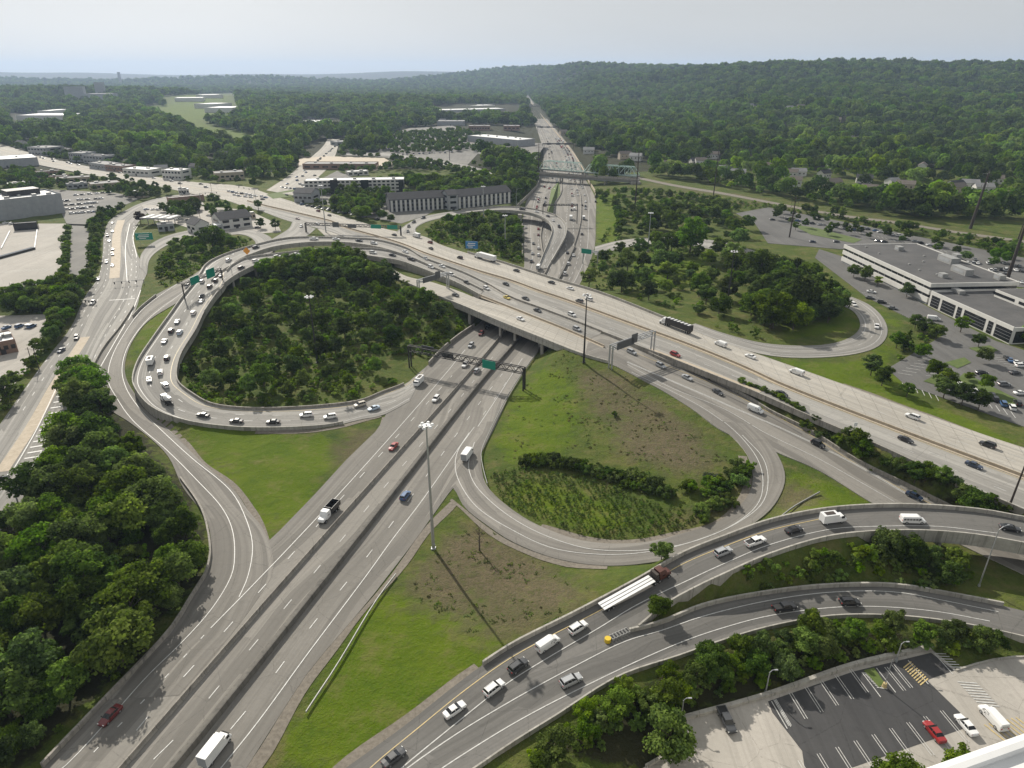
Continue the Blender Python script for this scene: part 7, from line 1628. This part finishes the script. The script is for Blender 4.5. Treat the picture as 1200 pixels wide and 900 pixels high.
def scatter(name,P,sc,meshes,label,cat):
    P=np.asarray(P,np.float32); n=len(P)
    me=bpy.data.meshes.new(name); me.vertices.add(n); me.vertices.foreach_set('co',P.ravel())
    for nm,arr in (('sc',np.asarray(sc,np.float32)),('rz',rng.uniform(0,6.28,n).astype(np.float32)),('zs',rng.uniform(.8,1.25,n).astype(np.float32))):
        a=me.attributes.new(nm,'FLOAT','POINT'); a.data.foreach_set('value',arr)
    a=me.attributes.new('idx','INT','POINT'); nf=.5+.28*np.sin(P[:,0]*.011+np.sin(P[:,1]*.007)*2)+.22*np.sin(P[:,1]*.017+P[:,0]*.006)+rng.normal(0,.22,n); a.data.foreach_set('value',np.clip(nf*len(meshes),0,len(meshes)-1).astype(np.int32))
    o=bpy.data.objects.new(name,me); COL.objects.link(o); tag(o,label,cat,kind='stuff')
    coll=bpy.data.collections.new(name+'_kinds')
    for m in meshes: coll.objects.link(bpy.data.objects.new('clump',m))
    ng=bpy.data.node_groups.new(name,'GeometryNodeTree'); ng.interface.new_socket('Geometry',in_out='INPUT',socket_type='NodeSocketGeometry'); ng.interface.new_socket('Geometry',in_out='OUTPUT',socket_type='NodeSocketGeometry')
    A=ng.nodes.new; L=ng.links.new
    gi=A('NodeGroupInput'); go_=A('NodeGroupOutput'); ip=A('GeometryNodeInstanceOnPoints'); ci=A('GeometryNodeCollectionInfo')
    ci.inputs['Collection'].default_value=coll; ci.inputs['Separate Children'].default_value=True; ci.inputs['Reset Children'].default_value=True
    def attr(nm,ty='FLOAT'):
        x=A('GeometryNodeInputNamedAttribute'); x.data_type=ty; x.inputs['Name'].default_value=nm; return x.outputs['Attribute']
    cx=A('ShaderNodeCombineXYZ'); L(attr('rz'),cx.inputs['Z']); cs=A('ShaderNodeCombineXYZ'); s_=attr('sc'); mm=A('ShaderNodeMath'); mm.operation='MULTIPLY'; L(s_,mm.inputs[0]); L(attr('zs'),mm.inputs[1])
    L(s_,cs.inputs['X']); L(s_,cs.inputs['Y']); L(mm.outputs[0],cs.inputs['Z'])
    L(gi.outputs[0],ip.inputs['Points']); L(ci.outputs[0],ip.inputs['Instance']); ip.inputs['Pick Instance'].default_value=True
    L(attr('idx','INT'),ip.inputs['Instance Index']); L(cx.outputs[0],ip.inputs['Rotation']); L(cs.outputs[0],ip.inputs['Scale']); L(ip.outputs[0],go_.inputs[0])
    md=o.modifiers.new('scatter','NODES'); md.node_group=ng; return o
if REST: scatter('forest',[tuple(c[1]) for c in REST],[c[3] for c in REST],LOD['near'],'smaller trees filling the woods around the ramps','woodland')
def zone_pts(poly,spacing,mg=1.0,z=None,jit=.45,seedp=1.0):
    P=[pick(a,b) for a,b in poly] if z is None else [G(a,b,z) for a,b in poly]; Q=[(p.x,p.y) for p in P]; xs=[q[0] for q in Q]; ysq=[q[1] for q in Q]
    X,Y=np.meshgrid(np.arange(min(xs),max(xs),spacing),np.arange(min(ysq),max(ysq),spacing)); X=X+rng.uniform(-jit,jit,X.shape)*spacing; Y=Y+rng.uniform(-jit,jit,Y.shape)*spacing
    k=inpoly(X,Y,Q)&(rng.random(X.shape)<seedp); out=[]
    for x,y in zip(X[k],Y[k]):
        if clear_of_roads(x,y,mg) and off_buildings(x,y): out.append((x,y,ground_h(x,y)))
    return out
bp=[]
for poly,sp,pr in (([(215,470),(210,430),(240,370),(262,340),(285,325),(330,312),(430,308),(480,335),(545,365),(540,390),(500,432),(460,450),(410,470),(300,478)],2.9,.72),
    ([(500,290),(500,270),(520,255),(600,252),(612,262),(611,310),(560,295),(530,287)],3.2,.7),([(695,300),(735,290),(760,285),(850,290),(910,310),(960,340),(900,398),(850,388),(800,370),(740,348),(690,335)],4.2,.38),
    ([(0,640),(72,495),(95,455),(160,520),(215,590),(240,640),(220,700),(120,815),(20,900),(-60,900)],4.4,.8),([(600,900),(720,815),(850,768),(980,735),(1175,752),(1150,768),(1000,770),(800,830),(700,880)],2.0,.85),
    ([(190,345),(182,310),(205,285),(262,278),(300,280),(262,300),(225,322)],3.0,.6),([(820,680),(900,655),(1000,635),(1150,645),(1150,675),(1100,692),(1000,682),(850,700)],2.2,.8),([(790,700),(840,675),(900,658),(1000,640),(1040,640),(1000,684),(900,690)],2.4,.7),
    ([(698,232),(740,225),(880,250),(1000,270),(1000,258),(880,236),(760,222),(700,222)],4.5,.5),([(110,255),(175,241),(128,258),(116,300),(112,330),(95,345),(100,290)],3,.7),([(60,375),(98,350),(50,420),(5,485),(0,470)],3,.6),([(5,370),(80,335),(105,325),(98,350),(20,380)],3.5,.6),
    ([(700,292),(728,245),(735,290)],4,.4),([(605,258),(612,262),(612,308),(600,305)],3,.7),([(645,224),(655,214),(657,228),(648,250),(641,254)],2.5,.5),([(860,236),(1200,283),(1200,300),(1000,272),(860,250)],4,.45),([(1085,296),(1165,300),(1165,310),(1085,305)],4,.6),([(1060,395),(1110,385),(1100,410),(1050,425)],3,.5),([(990,310),(1080,350),(1085,362),(985,318)],3,.5)):
    q=zone_pts(poly,sp,.8,seedp=pr); bp+=q
scatter('undergrowth',bp,rng.uniform(.55,1.35,len(bp)),LOD['bush'],'low bushes and saplings filling the ground between the trees','undergrowth')
rp_=zone_pts([(575,555),(610,548),(690,560),(760,590),(830,600),(800,622),(750,632),(690,630),(635,612),(590,590)],1.25,.6,seedp=.8)
scatter('reeds',rp_,rng.uniform(.35,.75,len(rp_)),LOD['reed'],'tall green reeds and grass in the lower half of the loop meadow','reeds')
sp_=zone_pts([(478,668),(560,610),(640,665),(690,690),(640,740),(585,765),(500,715)],1.5,.3,seedp=.5)+zone_pts([(640,420),(720,432),(790,480),(862,540),(820,560),(700,545),(650,480)],1.6,.3,seedp=.5)+zone_pts([(570,540),(610,440),(640,425),(660,500),(700,545)],2.4,.3,seedp=.5)
sp_=[p for p in sp_ if math.sin(p[0]*.35+math.sin(p[1]*.22)*2)+math.sin(p[1]*.41+p[0]*.13)+random.uniform(-.8,.8)>.1]
scatter('dry_scrub',sp_,rng.uniform(.4,1.0,len(sp_)),LOD['scrub'],'tufts of dry brown scrub on the bare patches','scrub')
# far woodland to the ridges
def excl(X,Y,Z):
    px,py=PX(X,Y,Z); k=np.ones(X.shape,bool)
    for P in EXCL: k&=~inpoly(px,py,P)
    xl=np.interp(Y,ly,lx)-7; xr=np.interp(Y,ly,rx)+7; k&=~((X>xl)&(X<xr)&(Y<3800))
    for b in BLD:
        m_=7 if b[4] else 4; dn=48 if b[4] else 12
        k&=~((X>b[0]-m_)&(X<b[1]+m_)&(Y>b[2]-m_-dn)&(Y<b[3]+m_))
    return k&(px>-60)&(px<1260)
ly=np.array([20+i*20 for i in range(200)],float); lx=np.array([TL(v) for v in ly]); rx=np.array([TR(v) for v in ly])
EXCL=[[(-100,168),(25,172),(80,184),(130,194),(180,202),(235,208),(300,214),(330,205),(345,190),(356,178),(372,165),(405,163),(400,180),(460,178),(448,165),(470,150),(560,146),(640,150),(640,180),(620,190),(560,182),(575,198),(585,212),(600,225),(600,262),(600,400),(-100,500)],
      [(160,126),(183,122),(222,136),(262,151),(308,160),(308,173),(258,172),(218,153)],[(185,113),(275,109),(285,140),(235,144),(195,128)],
      [(640,225),(700,230),(700,215),(745,207),(760,214),(800,219),(900,237),(1000,255),(1100,270),(1280,296),(1280,600),(600,600)],[(750,206),(790,210),(900,229),(1000,247),(1100,262),(1280,287),(1280,300),(900,245),(750,216)],
      [(10,133),(80,133),(82,150),(10,151)],[(955,203),(975,212),(960,213),(930,203)],[(680,176),(692,182),(760,192),(760,208),(630,206),(630,186),(672,185)],[(505,124),(610,122),(612,140),(515,140)],[(350,140),(405,140),(405,154),(355,152)],[(430,205),(480,203),(480,240),(430,240)]]
def band(y0,y1,sp,grow,meshes,name,label,xlim=None):
    pts=[];sc=[]
    y=y0
    while y<y1:
        s=sp*(1+grow*(y-y0)/1000); xw=(y*cP+60)*.80
        xs=np.arange(-xw,xw,s); X=xs+rng.uniform(-.42,.42,len(xs))*s; Y=np.full(len(xs),y)+rng.uniform(-.42,.42,len(xs))*s
        Z=far_h(X,Y); core_=(X>CX0)&(X<CX1)&(Y<CY1)
        if core_.any(): Z[core_]=[ground_h(a,b) for a,b in zip(X[core_],Y[core_])]
        k=excl(X,Y,Z); 
        pts.append(np.stack([X[k],Y[k],Z[k]-.5],1)); sc.append((.55+1.25*rng.random(k.sum())**1.5)*(s/sp)**.5); y+=s*.9
    P=np.concatenate(pts); scatter(name,P,np.concatenate(sc),meshes,label,'woodland')
band(520,1250,10.0,.3,LOD['far'],'woods','continuous woodland and street trees beyond the highways')
band(1250,3000,13,.3,LOD['vfar'],'woods','distant continuous woodland rising over the hills')
band(3000,6600,19,.25,LOD['vfar'],'woods','most distant woodland along the ridge on the horizon')
# ------------------------------------------------------------------ haze: one closed box of pale air
mb=MB(); mb.box((0,8000,104),(33000,17200,420)); hz=bpy.data.materials.new('haze'); hz.use_nodes=True; ht=hz.node_tree
ht.nodes.remove(ht.nodes['Principled BSDF']); pv=ht.nodes.new('ShaderNodeVolumePrincipled'); pv.inputs['Density'].default_value=7e-5; pv.inputs['Color'].default_value=(.56,.73,1.0,1); pv.inputs['Anisotropy'].default_value=.2
ht.links.new(pv.outputs[0],ht.nodes['Material Output'].inputs['Volume'])
mb.obj('haze',hz,label='pale haze over the distant hills',cat='haze',kind='stuff')
